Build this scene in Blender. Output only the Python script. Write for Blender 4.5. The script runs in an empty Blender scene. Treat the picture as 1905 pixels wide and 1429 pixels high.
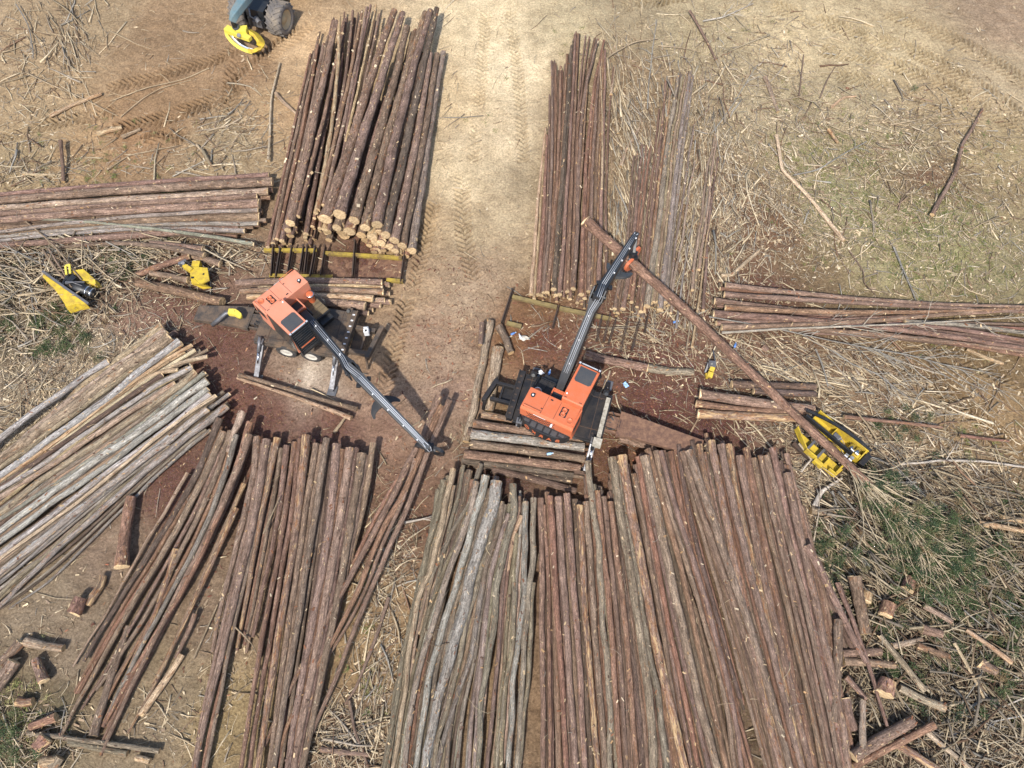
import bpy, bmesh, math, random
import numpy as np
from mathutils import Vector, Matrix
random.seed(7); RNG = np.random.default_rng(11)
PI = math.pi
scene = bpy.context.scene
COL = scene.collection

# ------------------------------------------------------------------ camera (a drone 35 m up, tilted 25 degrees off plumb)
CAM_H, TILT, FPX = 35.0, math.radians(25.0), 1460.0
FWD = np.array([0, math.sin(TILT), -math.cos(TILT)]); UP = np.array([0, math.cos(TILT), math.sin(TILT)])
def ray(px, py):
    return FWD + np.array([(px - 952.5) / FPX, 0, 0]) - UP * ((py - 714.5) / FPX)
def P(px, py, z=0.0):
    """ground-plan survey: the point at height z that the photograph shows at (px, py)"""
    d = ray(px, py); t = (z - CAM_H) / d[2]
    return np.array([0, 0, CAM_H]) + d * t
def depth(px, py, z=0.0):
    return (z - CAM_H) / ray(px, py)[2]
def mpp(px, py, z=0.0):
    return depth(px, py, z) / FPX
cd = bpy.data.cameras.new('camera'); cam = bpy.data.objects.new('camera', cd); COL.objects.link(cam)
cam.location = (0, 0, CAM_H); cam.rotation_euler = (TILT, 0, 0)
cd.sensor_width = 36; cd.lens = 36 * FPX / 1905; cd.clip_end = 2000; cd.clip_start = 0.5
scene.camera = cam

# ------------------------------------------------------------------ light
SUN_EL, SUN_DIR = math.radians(53), (-0.27, -1.0)
w = bpy.data.worlds.new('World'); scene.world = w; w.use_nodes = True
nt = w.node_tree; sky = nt.nodes.new('ShaderNodeTexSky'); sky.sky_type = 'NISHITA'; sky.sun_disc = False
sky.sun_elevation = SUN_EL; sky.sun_rotation = math.atan2(SUN_DIR[0], SUN_DIR[1]); sky.altitude = 200; sky.dust_density = 2.0
nt.links.new(sky.outputs[0], nt.nodes['Background'].inputs[0]); nt.nodes['Background'].inputs[1].default_value = 0.15
ld = bpy.data.lights.new('sun', 'SUN'); ld.energy = 3.5; ld.angle = math.radians(1.6); ld.color = (1, 0.965, 0.90)
lo = bpy.data.objects.new('sun', ld); COL.objects.link(lo)
_h = math.hypot(*SUN_DIR)
lo.rotation_euler = Vector((-SUN_DIR[0] / _h * math.cos(SUN_EL), -SUN_DIR[1] / _h * math.cos(SUN_EL), -math.sin(SUN_EL))).to_track_quat('-Z', 'Y').to_euler()
lo.location = (-20, -40, 60)
scene.view_settings.view_transform = 'Standard'; scene.view_settings.look = 'None'
scene.view_settings.exposure = 0.6; scene.view_settings.gamma = 1.0
scene.cycles.max_bounces = 5; scene.cycles.diffuse_bounces = 3

def lin(r, g, b, k=1.0):
    f = lambda c: (c / 255 / 12.92) if c <= 10.3 else ((c / 255 + .055) / 1.055) ** 2.4
    return np.array([f(r), f(g), f(b)]) * k

# ------------------------------------------------------------------ material helpers
def newmat(name):
    m = bpy.data.materials.new(name); m.use_nodes = True
    return m, m.node_tree, m.node_tree.nodes['Principled BSDF']
def node(nt, typ, **kw):
    n = nt.nodes.new(typ)
    for k, v in kw.items():
        if k.startswith('i_'):
            n.inputs[k[2:].replace('_', ' ')].default_value = v
        else: setattr(n, k, v)
    return n
def L(nt, a, b): nt.links.new(a, b)
def ramp(nt, fac, stops, interp='LINEAR'):
    r = nt.nodes.new('ShaderNodeValToRGB'); r.color_ramp.interpolation = interp
    e = r.color_ramp.elements
    while len(e) < len(stops): e.new(0.5)
    for i, (p, c) in enumerate(stops):
        e[i].position = p; e[i].color = (*c, 1) if len(c) == 3 else c
    L(nt, fac, r.inputs[0]); return r.outputs[0]
def mix(nt, fac, a, b, mode='MIX'):
    n = nt.nodes.new('ShaderNodeMix'); n.data_type = 'RGBA'; n.blend_type = mode
    for s, v in ((n.inputs[0], fac), (n.inputs[6], a), (n.inputs[7], b)):
        if hasattr(v, 'is_linked') or isinstance(v, bpy.types.NodeSocket): L(nt, v, s)
        elif isinstance(v, (int, float)): s.default_value = v
        else: s.default_value = (*v, 1) if len(v) == 3 else v
    return n.outputs[2]
def noise(nt, vec, scale, detail=4, rough=0.6, dist=0.0):
    n = node(nt, 'ShaderNodeTexNoise'); n.inputs['Scale'].default_value = scale; n.inputs['Detail'].default_value = detail
    n.inputs['Roughness'].default_value = rough; n.inputs['Distortion'].default_value = dist
    if vec is not None: L(nt, vec, n.inputs['Vector'])
    return n.outputs['Fac']
def mapping(nt, vec, scale):
    m = node(nt, 'ShaderNodeMapping'); m.inputs['Scale'].default_value = scale; L(nt, vec, m.inputs['Vector']); return m.outputs[0]
def math_(nt, op, a, b=0.0, c=None, clamp=False):
    n = node(nt, 'ShaderNodeMath', operation=op); n.use_clamp = clamp
    for s, v in zip(n.inputs, (a, b, c)):
        if v is None: continue
        if isinstance(v, (int, float)): s.default_value = v
        else: L(nt, v, s)
    return n.outputs[0]
def bump(nt, bsdf, h, strength=0.5, dist=0.02):
    b = node(nt, 'ShaderNodeBump'); b.inputs['Strength'].default_value = strength; b.inputs['Distance'].default_value = dist
    L(nt, h, b.inputs['Height']); L(nt, b.outputs[0], bsdf.inputs['Normal'])

# bark: per-log tint, long furrows, red inner-bark scuffs and bare-wood scars
BARK, nt, bs = newmat('bark')
lp = node(nt, 'ShaderNodeAttribute', attribute_name='lp').outputs['Vector']
tint = node(nt, 'ShaderNodeAttribute', attribute_name='tint').outputs['Color']
peel = node(nt, 'ShaderNodeAttribute', attribute_name='peel').outputs['Fac']
fur = noise(nt, mapping(nt, lp, (2.2, 15, 15)), 1.0, 6, 0.78)
blot = noise(nt, mapping(nt, lp, (0.7, 2.2, 2.2)), 1.0, 4, 0.6)
fine = noise(nt, mapping(nt, lp, (11, 17, 17)), 1.0, 5, 0.8)
c = mix(nt, 1.0, tint, ramp(nt, fur, [(0.33, (0.34, 0.31, 0.29)), (0.5, (0.95, 0.95, 0.95)), (0.66, (1.7, 1.68, 1.66))]), 'MULTIPLY')
c = mix(nt, 1.0, c, ramp(nt, blot, [(0.3, (0.72, 0.68, 0.66)), (0.7, (1.28, 1.28, 1.3))]), 'MULTIPLY')
c = mix(nt, 1.0, c, ramp(nt, fine, [(0.34, (0.52, 0.50, 0.48)), (0.52, (1, 1, 1)), (0.66, (1.6, 1.6, 1.6))]), 'MULTIPLY')
sc1 = noise(nt, mapping(nt, lp, (2.0, 6.0, 6.0)), 1.0, 5, 0.75)
red = math_(nt, 'MULTIPLY', math_(nt, 'SUBTRACT', math_(nt, 'ADD', sc1, math_(nt, 'MULTIPLY', peel, 0.32)), 0.66), 14.0, clamp=True)
c = mix(nt, math_(nt, 'MULTIPLY', red, 0.75), c, ramp(nt, fine, [(0.3, (0.17, 0.07, 0.032)), (0.7, (0.36, 0.18, 0.08))]))
sc2 = noise(nt, mapping(nt, lp, (1.3, 8.0, 8.0)), 1.0, 6, 0.75)
bare = math_(nt, 'MULTIPLY', math_(nt, 'SUBTRACT', math_(nt, 'ADD', sc2, math_(nt, 'MULTIPLY', peel, 0.40)), 0.735), 22.0, clamp=True)
c = mix(nt, math_(nt, 'MULTIPLY', bare, 0.92), c, ramp(nt, fur, [(0.3, (0.40, 0.24, 0.11)), (0.7, (0.62, 0.45, 0.25))]))
vo = node(nt, 'ShaderNodeTexVoronoi'); L(nt, mapping(nt, lp, (1.7, 5, 5)), vo.inputs['Vector']); vo.inputs['Scale'].default_value = 1.0
knot = math_(nt, 'MULTIPLY', math_(nt, 'SUBTRACT', 0.125, math_(nt, 'ADD', vo.outputs['Distance'], math_(nt, 'MULTIPLY', math_(nt, 'SUBTRACT', fine, 0.5), 0.12))), 30.0, clamp=True)
c = mix(nt, math_(nt, 'MULTIPLY', knot, 0.85), c, (0.52, 0.36, 0.21))
L(nt, c, bs.inputs['Base Color']); bs.inputs['Roughness'].default_value = 0.9; bs.inputs['Specular IOR Level'].default_value = 0.25
bump(nt, bs, math_(nt, 'ADD', math_(nt, 'MULTIPLY', fur, 1.3), math_(nt, 'MULTIPLY', fine, 0.5)), 1.0, 0.045)

# fresh sawn wood with rings
WOOD, nt, bs = newmat('sawn_wood')
lp = node(nt, 'ShaderNodeAttribute', attribute_name='lp').outputs['Vector']
tint = node(nt, 'ShaderNodeAttribute', attribute_name='tint').outputs['Color']
ln = node(nt, 'ShaderNodeVectorMath', operation='LENGTH'); L(nt, mapping(nt, lp, (0, 1, 1)), ln.inputs[0])
ring = math_(nt, 'SINE', math_(nt, 'ADD', math_(nt, 'MULTIPLY', ln.outputs['Value'], 170), math_(nt, 'MULTIPLY', noise(nt, lp, 7), 6)))
c = mix(nt, 1.0, tint, ramp(nt, ring, [(0.0, (0.82, 0.78, 0.72)), (0.6, (1.05, 1.03, 1))]), 'MULTIPLY')
c = mix(nt, 1.0, c, ramp(nt, noise(nt, lp, 9, 5, 0.7), [(0.3, (0.55, 0.48, 0.42)), (0.6, (1.12, 1.1, 1.08))]), 'MULTIPLY')
L(nt, c, bs.inputs['Base Color']); bs.inputs['Roughness'].default_value = 0.85
bump(nt, bs, noise(nt, lp, 40, 4), 0.5, 0.02)

# loose debris: tint only
DEBRIS, nt, bs = newmat('dry_debris')
tint = node(nt, 'ShaderNodeAttribute', attribute_name='tint').outputs['Color']
geo = node(nt, 'ShaderNodeNewGeometry')
c = mix(nt, 1.0, tint, ramp(nt, noise(nt, geo.outputs['Position'], 12, 3, 0.7), [(0.3, (0.65, 0.62, 0.6)), (0.7, (1.3, 1.3, 1.3))]), 'MULTIPLY')
L(nt, c, bs.inputs['Base Color']); bs.inputs['Roughness'].default_value = 0.9; bs.inputs['Specular IOR Level'].default_value = 0.15

LEAF, nt, bs = newmat('needles_and_grass')
tint = node(nt, 'ShaderNodeAttribute', attribute_name='tint').outputs['Color']
L(nt, tint, bs.inputs['Base Color']); bs.inputs['Roughness'].default_value = 0.7; bs.inputs['Specular IOR Level'].default_value = 0.2

# ground: surveyed soil colours plus grain
SOIL, nt, bs = newmat('soil')
tint = node(nt, 'ShaderNodeAttribute', attribute_name='tint').outputs['Color']
barky = node(nt, 'ShaderNodeAttribute', attribute_name='barky').outputs['Fac']
pos = node(nt, 'ShaderNodeNewGeometry').outputs['Position']
n1 = noise(nt, pos, 1.1, 6, 0.65); n2 = noise(nt, pos, 9, 5, 0.7); n3 = noise(nt, pos, 34, 3, 0.7)
c = mix(nt, 1.0, tint, ramp(nt, n1, [(0.3, (0.80, 0.77, 0.74)), (0.7, (1.2, 1.2, 1.2))]), 'MULTIPLY')
c = mix(nt, 1.0, c, ramp(nt, n2, [(0.30, (0.60, 0.56, 0.53)), (0.5, (1, 1, 1)), (0.70, (1.4, 1.4, 1.38))]), 'MULTIPLY')
c = mix(nt, 1.0, c, ramp(nt, n3, [(0.3, (0.70, 0.68, 0.66)), (0.7, (1.3, 1.3, 1.3))]), 'MULTIPLY')
vb = node(nt, 'ShaderNodeTexVoronoi', feature='F1'); vb.inputs['Scale'].default_value = 17; L(nt, mapping(nt, pos, (1, 1.6, 1)), vb.inputs['Vector'])
chipm = math_(nt, 'MULTIPLY', barky, math_(nt, 'MULTIPLY', math_(nt, 'SUBTRACT', 0.30, vb.outputs['Distance']), 9, clamp=True))
c = mix(nt, math_(nt, 'MULTIPLY', chipm, 0.7), c, mix(nt, 0.75, vb.outputs['Color'], (0.20, 0.075, 0.04), 'MIX'))
L(nt, c, bs.inputs['Base Color']); bs.inputs['Roughness'].default_value = 0.95; bs.inputs['Specular IOR Level'].default_value = 0.15
bump(nt, bs, math_(nt, 'ADD', n2, math_(nt, 'MULTIPLY', n3, 0.6)), 1.0, 0.09)

def paint(name, col, rough=0.45, metallic=0.0, dirt=(0.20, 0.14, 0.09), dirt_amt=0.35, scale=2.5, spec=0.4, blend=0.0):
    """a coat: colour, pale glare patches, dust, chips"""
    m, nt, bs = newmat(name)
    pos = node(nt, 'ShaderNodeTexCoord').outputs['Object']
    a = noise(nt, pos, scale, 6, 0.65); b = noise(nt, pos, scale * 9, 4, 0.7)
    c = mix(nt, 1.0, (*col, 1), ramp(nt, b, [(0.3, (0.86, 0.86, 0.86)), (0.7, (1.1, 1.1, 1.1))]), 'MULTIPLY')
    if blend: c = mix(nt, math_(nt, 'MULTIPLY', noise(nt, pos, 1.1, 3), blend), c, (0.75, 0.55, 0.45))
    d = math_(nt, 'MULTIPLY', ramp(nt, math_(nt, 'ADD', math_(nt, 'MULTIPLY', a, 0.7), math_(nt, 'MULTIPLY', b, 0.3)), [(0.42, (0, 0, 0)), (0.68, (1, 1, 1))]), dirt_amt)
    c = mix(nt, d, c, dirt)
    L(nt, c, bs.inputs['Base Color']); bs.inputs['Metallic'].default_value = metallic
    L(nt, math_(nt, 'ADD', math_(nt, 'MULTIPLY', d, 0.5), rough, clamp=True), bs.inputs['Roughness']); bs.inputs['Specular IOR Level'].default_value = spec
    bump(nt, bs, b, 0.12, 0.01)
    return m
ORANGE = paint('orange_paint', (0.54, 0.13, 0.05), 0.42, dirt=(0.36, 0.18, 0.11), dirt_amt=0.4)
ORANGE_GLARE = paint('glare_orange_paint', (0.60, 0.165, 0.075), 0.42, dirt=(0.46, 0.26, 0.17), dirt_amt=0.4, blend=0.3)  # paler copy of the orange, sun glare put into the colour
BLACK = paint('black_paint', (0.012, 0.014, 0.017), 0.38, dirt=(0.06, 0.05, 0.04), dirt_amt=0.4, spec=0.5)
BOOMGREY = paint('worn_boom_paint', (0.035, 0.04, 0.046), 0.36, dirt=(0.10, 0.09, 0.08), dirt_amt=0.5, spec=0.6)
DECK = paint('dirty_steel_deck', (0.055, 0.045, 0.037), 0.6, dirt=(0.20, 0.13, 0.08), dirt_amt=0.95, scale=1.6)
DECKDARK = paint('oily_steel_deck', (0.014, 0.014, 0.016), 0.5, dirt=(0.07, 0.05, 0.035), dirt_amt=0.5, scale=1.6)
KHAKI = paint('dusty_walkway', (0.17, 0.125, 0.07), 0.8, dirt=(0.06, 0.045, 0.03), dirt_amt=0.6)
YELLOW = paint('yellow_paint', (0.60, 0.43, 0.035), 0.5, dirt=(0.20, 0.11, 0.045), dirt_amt=0.75, scale=4)
YELLOWPALE = paint('faded_yellow_paint', (0.66, 0.55, 0.07), 0.5, dirt=(0.36, 0.28, 0.12), dirt_amt=0.4)
YELLOWRUST = paint('rusty_yellow_paint', (0.36, 0.26, 0.04), 0.8, dirt=(0.12, 0.075, 0.045), dirt_amt=1.3, scale=2.6)
STEEL = paint('worn_steel', (0.20, 0.20, 0.21), 0.45, 0.6, dirt=(0.10, 0.075, 0.055), dirt_amt=0.7)
RUST = paint('rusty_bar', (0.065, 0.05, 0.042), 0.6, 0.2, dirt=(0.12, 0.06, 0.03), dirt_amt=0.7)
CHROME = paint('chrome_rod', (0.62, 0.63, 0.65), 0.22, 1.0, dirt_amt=0.08)
RUBBER = paint('rubber', (0.03, 0.03, 0.032), 0.85, dirt=(0.16, 0.125, 0.09), dirt_amt=0.6, scale=3)
MUDRUBBER = paint('dusty_tyre', (0.115, 0.105, 0.10), 0.9, dirt=(0.30, 0.24, 0.17), dirt_amt=0.75, scale=1.5)
RIMWHITE = paint('white_rim', (0.52, 0.49, 0.43), 0.6, dirt=(0.34, 0.26, 0.17), dirt_amt=0.5)
RIMTAN = paint('tan_rim', (0.50, 0.38, 0.22), 0.7, dirt=(0.36, 0.26, 0.15), dirt_amt=0.6)
BLUEGREEN = paint('blue_green_paint', (0.12, 0.19, 0.21), 0.5, dirt=(0.24, 0.21, 0.17), dirt_amt=0.5)
GLASS = paint('dark_glass', (0.012, 0.016, 0.02), 0.12, dirt_amt=0.1, spec=0.6)
ROOFGLASS = paint('grey_roof_hatch', (0.055, 0.058, 0.062), 0.4, dirt_amt=0.15)
HOSE = paint('pale_hose', (0.45, 0.47, 0.50), 0.35, dirt_amt=0.2)
WHITE = paint('white_plastic', (0.7, 0.7, 0.7), 0.5, dirt_amt=0.2)
BLUE = paint('blue_plastic', (0.10, 0.22, 0.50), 0.4, dirt_amt=0.15)
PALEBLUE = paint('pale_blue_cloth', (0.32, 0.50, 0.72), 0.8, dirt_amt=0.1)

# ------------------------------------------------------------------ object helpers
def tag(o, label=None, cat=None, group=None, kind=None):
    if label: o['label'] = label
    if cat: o['category'] = cat
    if group: o['group'] = group
    if kind: o['kind'] = kind
    return o
def empty(name, loc, label, cat, group=None):
    o = bpy.data.objects.new(name, None); o.empty_display_size = 0.3
    COL.objects.link(o); o.location = tuple(float(v) for v in loc)
    return tag(o, label, cat, group)
def smooth(me, v=True):
    me.polygons.foreach_set('use_smooth', [v] * len(me.polygons))

class MB:
    """collects shapes of ONE part; T maps local points to the scene"""
    def __init__(s, T=None): s.v = []; s.f = []; s.T = T or (lambda p: p); s.sm = []
    def add(s, vs, fs, sm=False):
        o = len(s.v); s.v += [tuple(s.T(np.array(p, float))) for p in vs]
        s.f += [tuple(i + o for i in f) for f in fs]; s.sm += [sm] * len(fs); return s
    def box(s, a, b, rz=0.0, taper=1.0):
        a = np.array(a, float); b = np.array(b, float); c = (a + b) / 2; h = (b - a) / 2
        vs = []
        for z in (-1, 1):
            k = taper if z > 0 else 1
            for x, y in ((-1, -1), (1, -1), (1, 1), (-1, 1)):
                dx, dy = x * h[0] * k, y * h[1] * k
                vs.append(c + np.array([dx * math.cos(rz) - dy * math.sin(rz), dx * math.sin(rz) + dy * math.cos(rz), z * h[2]]))
        return s.add(vs, [(3, 2, 1, 0), (4, 5, 6, 7), (0, 1, 5, 4), (1, 2, 6, 5), (2, 3, 7, 6), (3, 0, 4, 7)])
    def prism(s, pts, z0, z1):
        n = len(pts)
        return s.add([(x, y, z0) for x, y in pts] + [(x, y, z1) for x, y in pts],
                     [tuple(range(n))[::-1], tuple(range(n, 2 * n))] + [(i, (i + 1) % n, n + (i + 1) % n, n + i) for i in range(n)])
    def xprism(s, pts, x0, x1):
        """profile in the y-z plane, extruded along x"""
        n = len(pts)
        return s.add([(x0, y, z) for y, z in pts] + [(x1, y, z) for y, z in pts],
                     [tuple(range(n))[::-1], tuple(range(n, 2 * n))] + [(i, (i + 1) % n, n + (i + 1) % n, n + i) for i in range(n)])
    def beam(s, p, q, wa, ha, wb=None, hb=None, up=(0, 0, 1)):
        """a straight box section from p to q"""
        p = np.array(p, float); q = np.array(q, float); wb = wb or wa; hb = hb or ha
        d = q - p; d /= np.linalg.norm(d); u = np.array(up, float)
        x = np.cross(d, u); x /= np.linalg.norm(x); u = np.cross(x, d)
        vs = [p + x * sx * wa / 2 + u * sz * ha / 2 for sx, sz in ((-1, -1), (1, -1), (1, 1), (-1, 1))] + \
             [q + x * sx * wb / 2 + u * sz * hb / 2 for sx, sz in ((-1, -1), (1, -1), (1, 1), (-1, 1))]
        return s.add(vs, [(0, 1, 2, 3), (7, 6, 5, 4), (0, 4, 5, 1), (1, 5, 6, 2), (2, 6, 7, 3), (3, 7, 4, 0)])
    def cyl(s, p, q, r, r2=None, n=16, cap=True):
        p = np.array(p, float); q = np.array(q, float); r2 = r if r2 is None else r2
        d = q - p; d /= np.linalg.norm(d); a = np.array([0, 0, 1.]) if abs(d[2]) < .9 else np.array([1., 0, 0])
        x = np.cross(d, a); x /= np.linalg.norm(x); y = np.cross(d, x)
        vs = [p + (x * math.cos(t) + y * math.sin(t)) * r for t in np.linspace(0, 2 * PI, n, endpoint=False)] + \
             [q + (x * math.cos(t) + y * math.sin(t)) * r2 for t in np.linspace(0, 2 * PI, n, endpoint=False)]
        s.add(vs, [(i, (i + 1) % n, n + (i + 1) % n, n + i) for i in range(n)], True)
        if cap:
            o = len(s.v) - 2 * n
            s.f += [tuple(range(o, o + n))[::-1], tuple(range(o + n, o + 2 * n))]; s.sm += [False, False]
        return s
    def tube(s, pts, r, n=6, r2=None):
        pts = [np.array(p, float) for p in pts]; r2 = r if r2 is None else r2
        vs = []; m = len(pts)
        for i, p in enumerate(pts):
            d = pts[min(i + 1, m - 1)] - pts[max(i - 1, 0)]; d /= np.linalg.norm(d) + 1e-9
            a = np.array([0, 0, 1.]) if abs(d[2]) < .9 else np.array([1., 0, 0])
            x = np.cross(d, a); x /= np.linalg.norm(x); y = np.cross(d, x); rr = r + (r2 - r) * i / (m - 1)
            vs += [p + (x * math.cos(t) + y * math.sin(t)) * rr for t in np.linspace(0, 2 * PI, n, endpoint=False)]
        fs = [(i * n + k, i * n + (k + 1) % n, (i + 1) * n + (k + 1) % n, (i + 1) * n + k) for i in range(m - 1) for k in range(n)]
        s.add(vs, fs, True); o = len(s.v) - m * n
        s.f += [tuple(range(o, o + n))[::-1], tuple(range(o + (m - 1) * n, o + m * n))]; s.sm += [False, False]
        return s
    def sweep(s, pts, wd, th, up, step=.09):
        """a bent flat bar: smooth path, width across UP x path, thickness along UP"""
        c, q, ln = resample(pts, step); m = len(c); k = np.linspace(0, len(pts) - 1, m); W_ = np.interp(k, range(len(pts)), wd); H_ = np.interp(k, range(len(pts)), th)
        vs = []; up = np.array(up, float)
        for i in range(m):
            d = c[min(i + 1, m - 1)] - c[max(i - 1, 0)]; d /= np.linalg.norm(d); x = np.cross(d, up); x /= np.linalg.norm(x); u = np.cross(x, d)
            vs += [c[i] + x * a * W_[i] / 2 + u * b * H_[i] / 2 for a, b in ((-1, -1), (1, -1), (1, 1), (-1, 1))]
        fs = [(i * 4 + j, i * 4 + (j + 1) % 4, i * 4 + 4 + (j + 1) % 4, i * 4 + 4 + j) for i in range(m - 1) for j in range(4)] + [(3, 2, 1, 0), tuple(range(m * 4 - 4, m * 4))]
        return s.add(vs, fs)
    def lathe(s, c, axis, prof, n=32):
        """profile (offset along axis, radius) revolved about axis through c"""
        c = np.array(c, float); d = np.array(axis, float); d /= np.linalg.norm(d)
        a = np.array([0, 0, 1.]) if abs(d[2]) < .9 else np.array([1., 0, 0])
        x = np.cross(d, a); x /= np.linalg.norm(x); y = np.cross(d, x); m = len(prof)
        vs = [c + d * o + (x * math.cos(t) + y * math.sin(t)) * r for o, r in prof for t in np.linspace(0, 2 * PI, n, endpoint=False)]
        fs = [(i * n + k, i * n + (k + 1) % n, (i + 1) * n + (k + 1) % n, (i + 1) * n + k) for i in range(m - 1) for k in range(n)]
        return s.add(vs, fs, True)
    def build(s, name, mat, parent=None, label=None, bevel=0.0, root=None):
        me = bpy.data.meshes.new(name)
        off = np.array(root.location if root is not None else (0, 0, 0))
        me.from_pydata([tuple(np.array(p) - off) for p in s.v], [], s.f)
        me.polygons.foreach_set('use_smooth', s.sm)
        bm = bmesh.new(); bm.from_mesh(me)
        bmesh.ops.recalc_face_normals(bm, faces=bm.faces)
        if bevel:
            es = [e for e in bm.edges if len(e.link_faces) == 2 and e.calc_face_angle(0) > 0.6]
            bmesh.ops.bevel(bm, geom=es, offset=bevel, segments=2, affect='EDGES', profile=0.6, clamp_overlap=True)
        bm.to_mesh(me); bm.free()
        me.materials.append(mat); o = bpy.data.objects.new(name, me); COL.objects.link(o)
        if parent is not None: o.parent = parent
        if label: o['label'] = label
        return o

def add_attrs(me, **at):
    for k, a in at.items():
        a = np.asarray(a, np.float32)
        if a.ndim == 1: t = me.attributes.new(k, 'FLOAT', 'POINT'); t.data.foreach_set('value', a)
        elif k == 'tint':
            t = me.attributes.new(k, 'FLOAT_COLOR', 'POINT')
            t.data.foreach_set('color', np.concatenate([a, np.ones((len(a), 1), np.float32)], 1).ravel())
        else: t = me.attributes.new(k, 'FLOAT_VECTOR', 'POINT'); t.data.foreach_set('vector', a.ravel())
def np_mesh(name, V, F, mats, **at):
    """mesh from numpy arrays; F is (n,3) or (n,4)"""
    me = bpy.data.meshes.new(name); n, k = F.shape
    me.vertices.add(len(V)); me.vertices.foreach_set('co', np.asarray(V, np.float32).ravel())
    me.loops.add(n * k); me.loops.foreach_set('vertex_index', F.astype(np.int32).ravel())
    me.polygons.add(n); me.polygons.foreach_set('loop_start', np.arange(0, n * k, k, dtype=np.int32))
    me.update(calc_edges=True)
    for m in mats: me.materials.append(m)
    add_attrs(me, **at)
    return me

# ------------------------------------------------------------------ ground
_LAT = np.random.default_rng(3).random((256, 256)).astype(np.float32)
def vnoise(x, y, s, ox=0.0, oy=0.0):
    x = x * s + ox; y = y * s + oy
    xi = np.floor(x).astype(int); yi = np.floor(y).astype(int); fx = x - xi; fy = y - yi
    fx = fx * fx * (3 - 2 * fx); fy = fy * fy * (3 - 2 * fy)
    g = lambda a, b: _LAT[a & 255, b & 255]
    return (g(xi, yi) * (1 - fx) + g(xi + 1, yi) * fx) * (1 - fy) + (g(xi, yi + 1) * (1 - fx) + g(xi + 1, yi + 1) * fx) * fy
def fbm(x, y, s, o=4, seed=0.0):
    r = 0; a = 1.0; t = 0
    for i in range(o):
        r = r + a * vnoise(x, y, s, seed + 17.3 * i, seed * 1.7 + 9.1 * i); t += a; a *= 0.5; s *= 2.1
    return r / t
def base_h(x, y):
    return 0.16 * (fbm(x, y, 0.11, 3, 5) - 0.5) + 0.16 * (fbm(x, y, 0.9, 4, 21) - 0.5)

# wheel tracks surveyed on the photograph (px), width m, depth
TRACKS = [
 ([(575, 45), (520, 85), (470, 125), (432, 165), (424, 215)], 1.22, 0.112),
 ([(445, 110), (430, 140), (428, 200)], 0.98, 0.098),
 ([(215, 242), (290, 225), (350, 205), (420, 180)], 1.22, 0.112),
 ([(0, 262), (70, 235), (140, 222), (215, 205)], 0.98, 0.070),
 ([(200, 165), (300, 140), (400, 112), (440, 92)], 0.98, 0.063),
 ([(340, 260), (300, 245), (270, 262)], 0.98, 0.084),
 ([(1160, 12), (1230, 0), (1330, -20)], 1.04, 0.098),
 ([(1440, 12), (1560, 50), (1700, 95), (1800, 145), (1930, 235)], 1.22, 0.112),
 ([(1530, 95), (1640, 110), (1760, 160), (1905, 240)], 1.16, 0.112),
 ([(1560, 140), (1680, 165), (1780, 205)], 1.16, 0.098),
 ([(1650, 25), (1780, 75), (1920, 160)], 1.16, 0.098),
 ([(756, 560), (735, 640), (712, 735)], 0.92, 0.098),
 ([(808, 380), (790, 450), (770, 530)], 0.85, 0.070),
 ([(1560, 640), (1700, 690), (1800, 760), (1905, 850)], 0.98, 0.070),
 ([(1590, 610), (1740, 640), (1905, 720)], 0.98, 0.063),
 ([(860, 330), (862, 430), (880, 520)], 0.98, 0.049),
 ([(905, 20), (895, 150), (880, 300)], 0.73, 0.041), ([(950, 20), (965, 150), (975, 300)], 0.73, 0.041),
]
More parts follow.
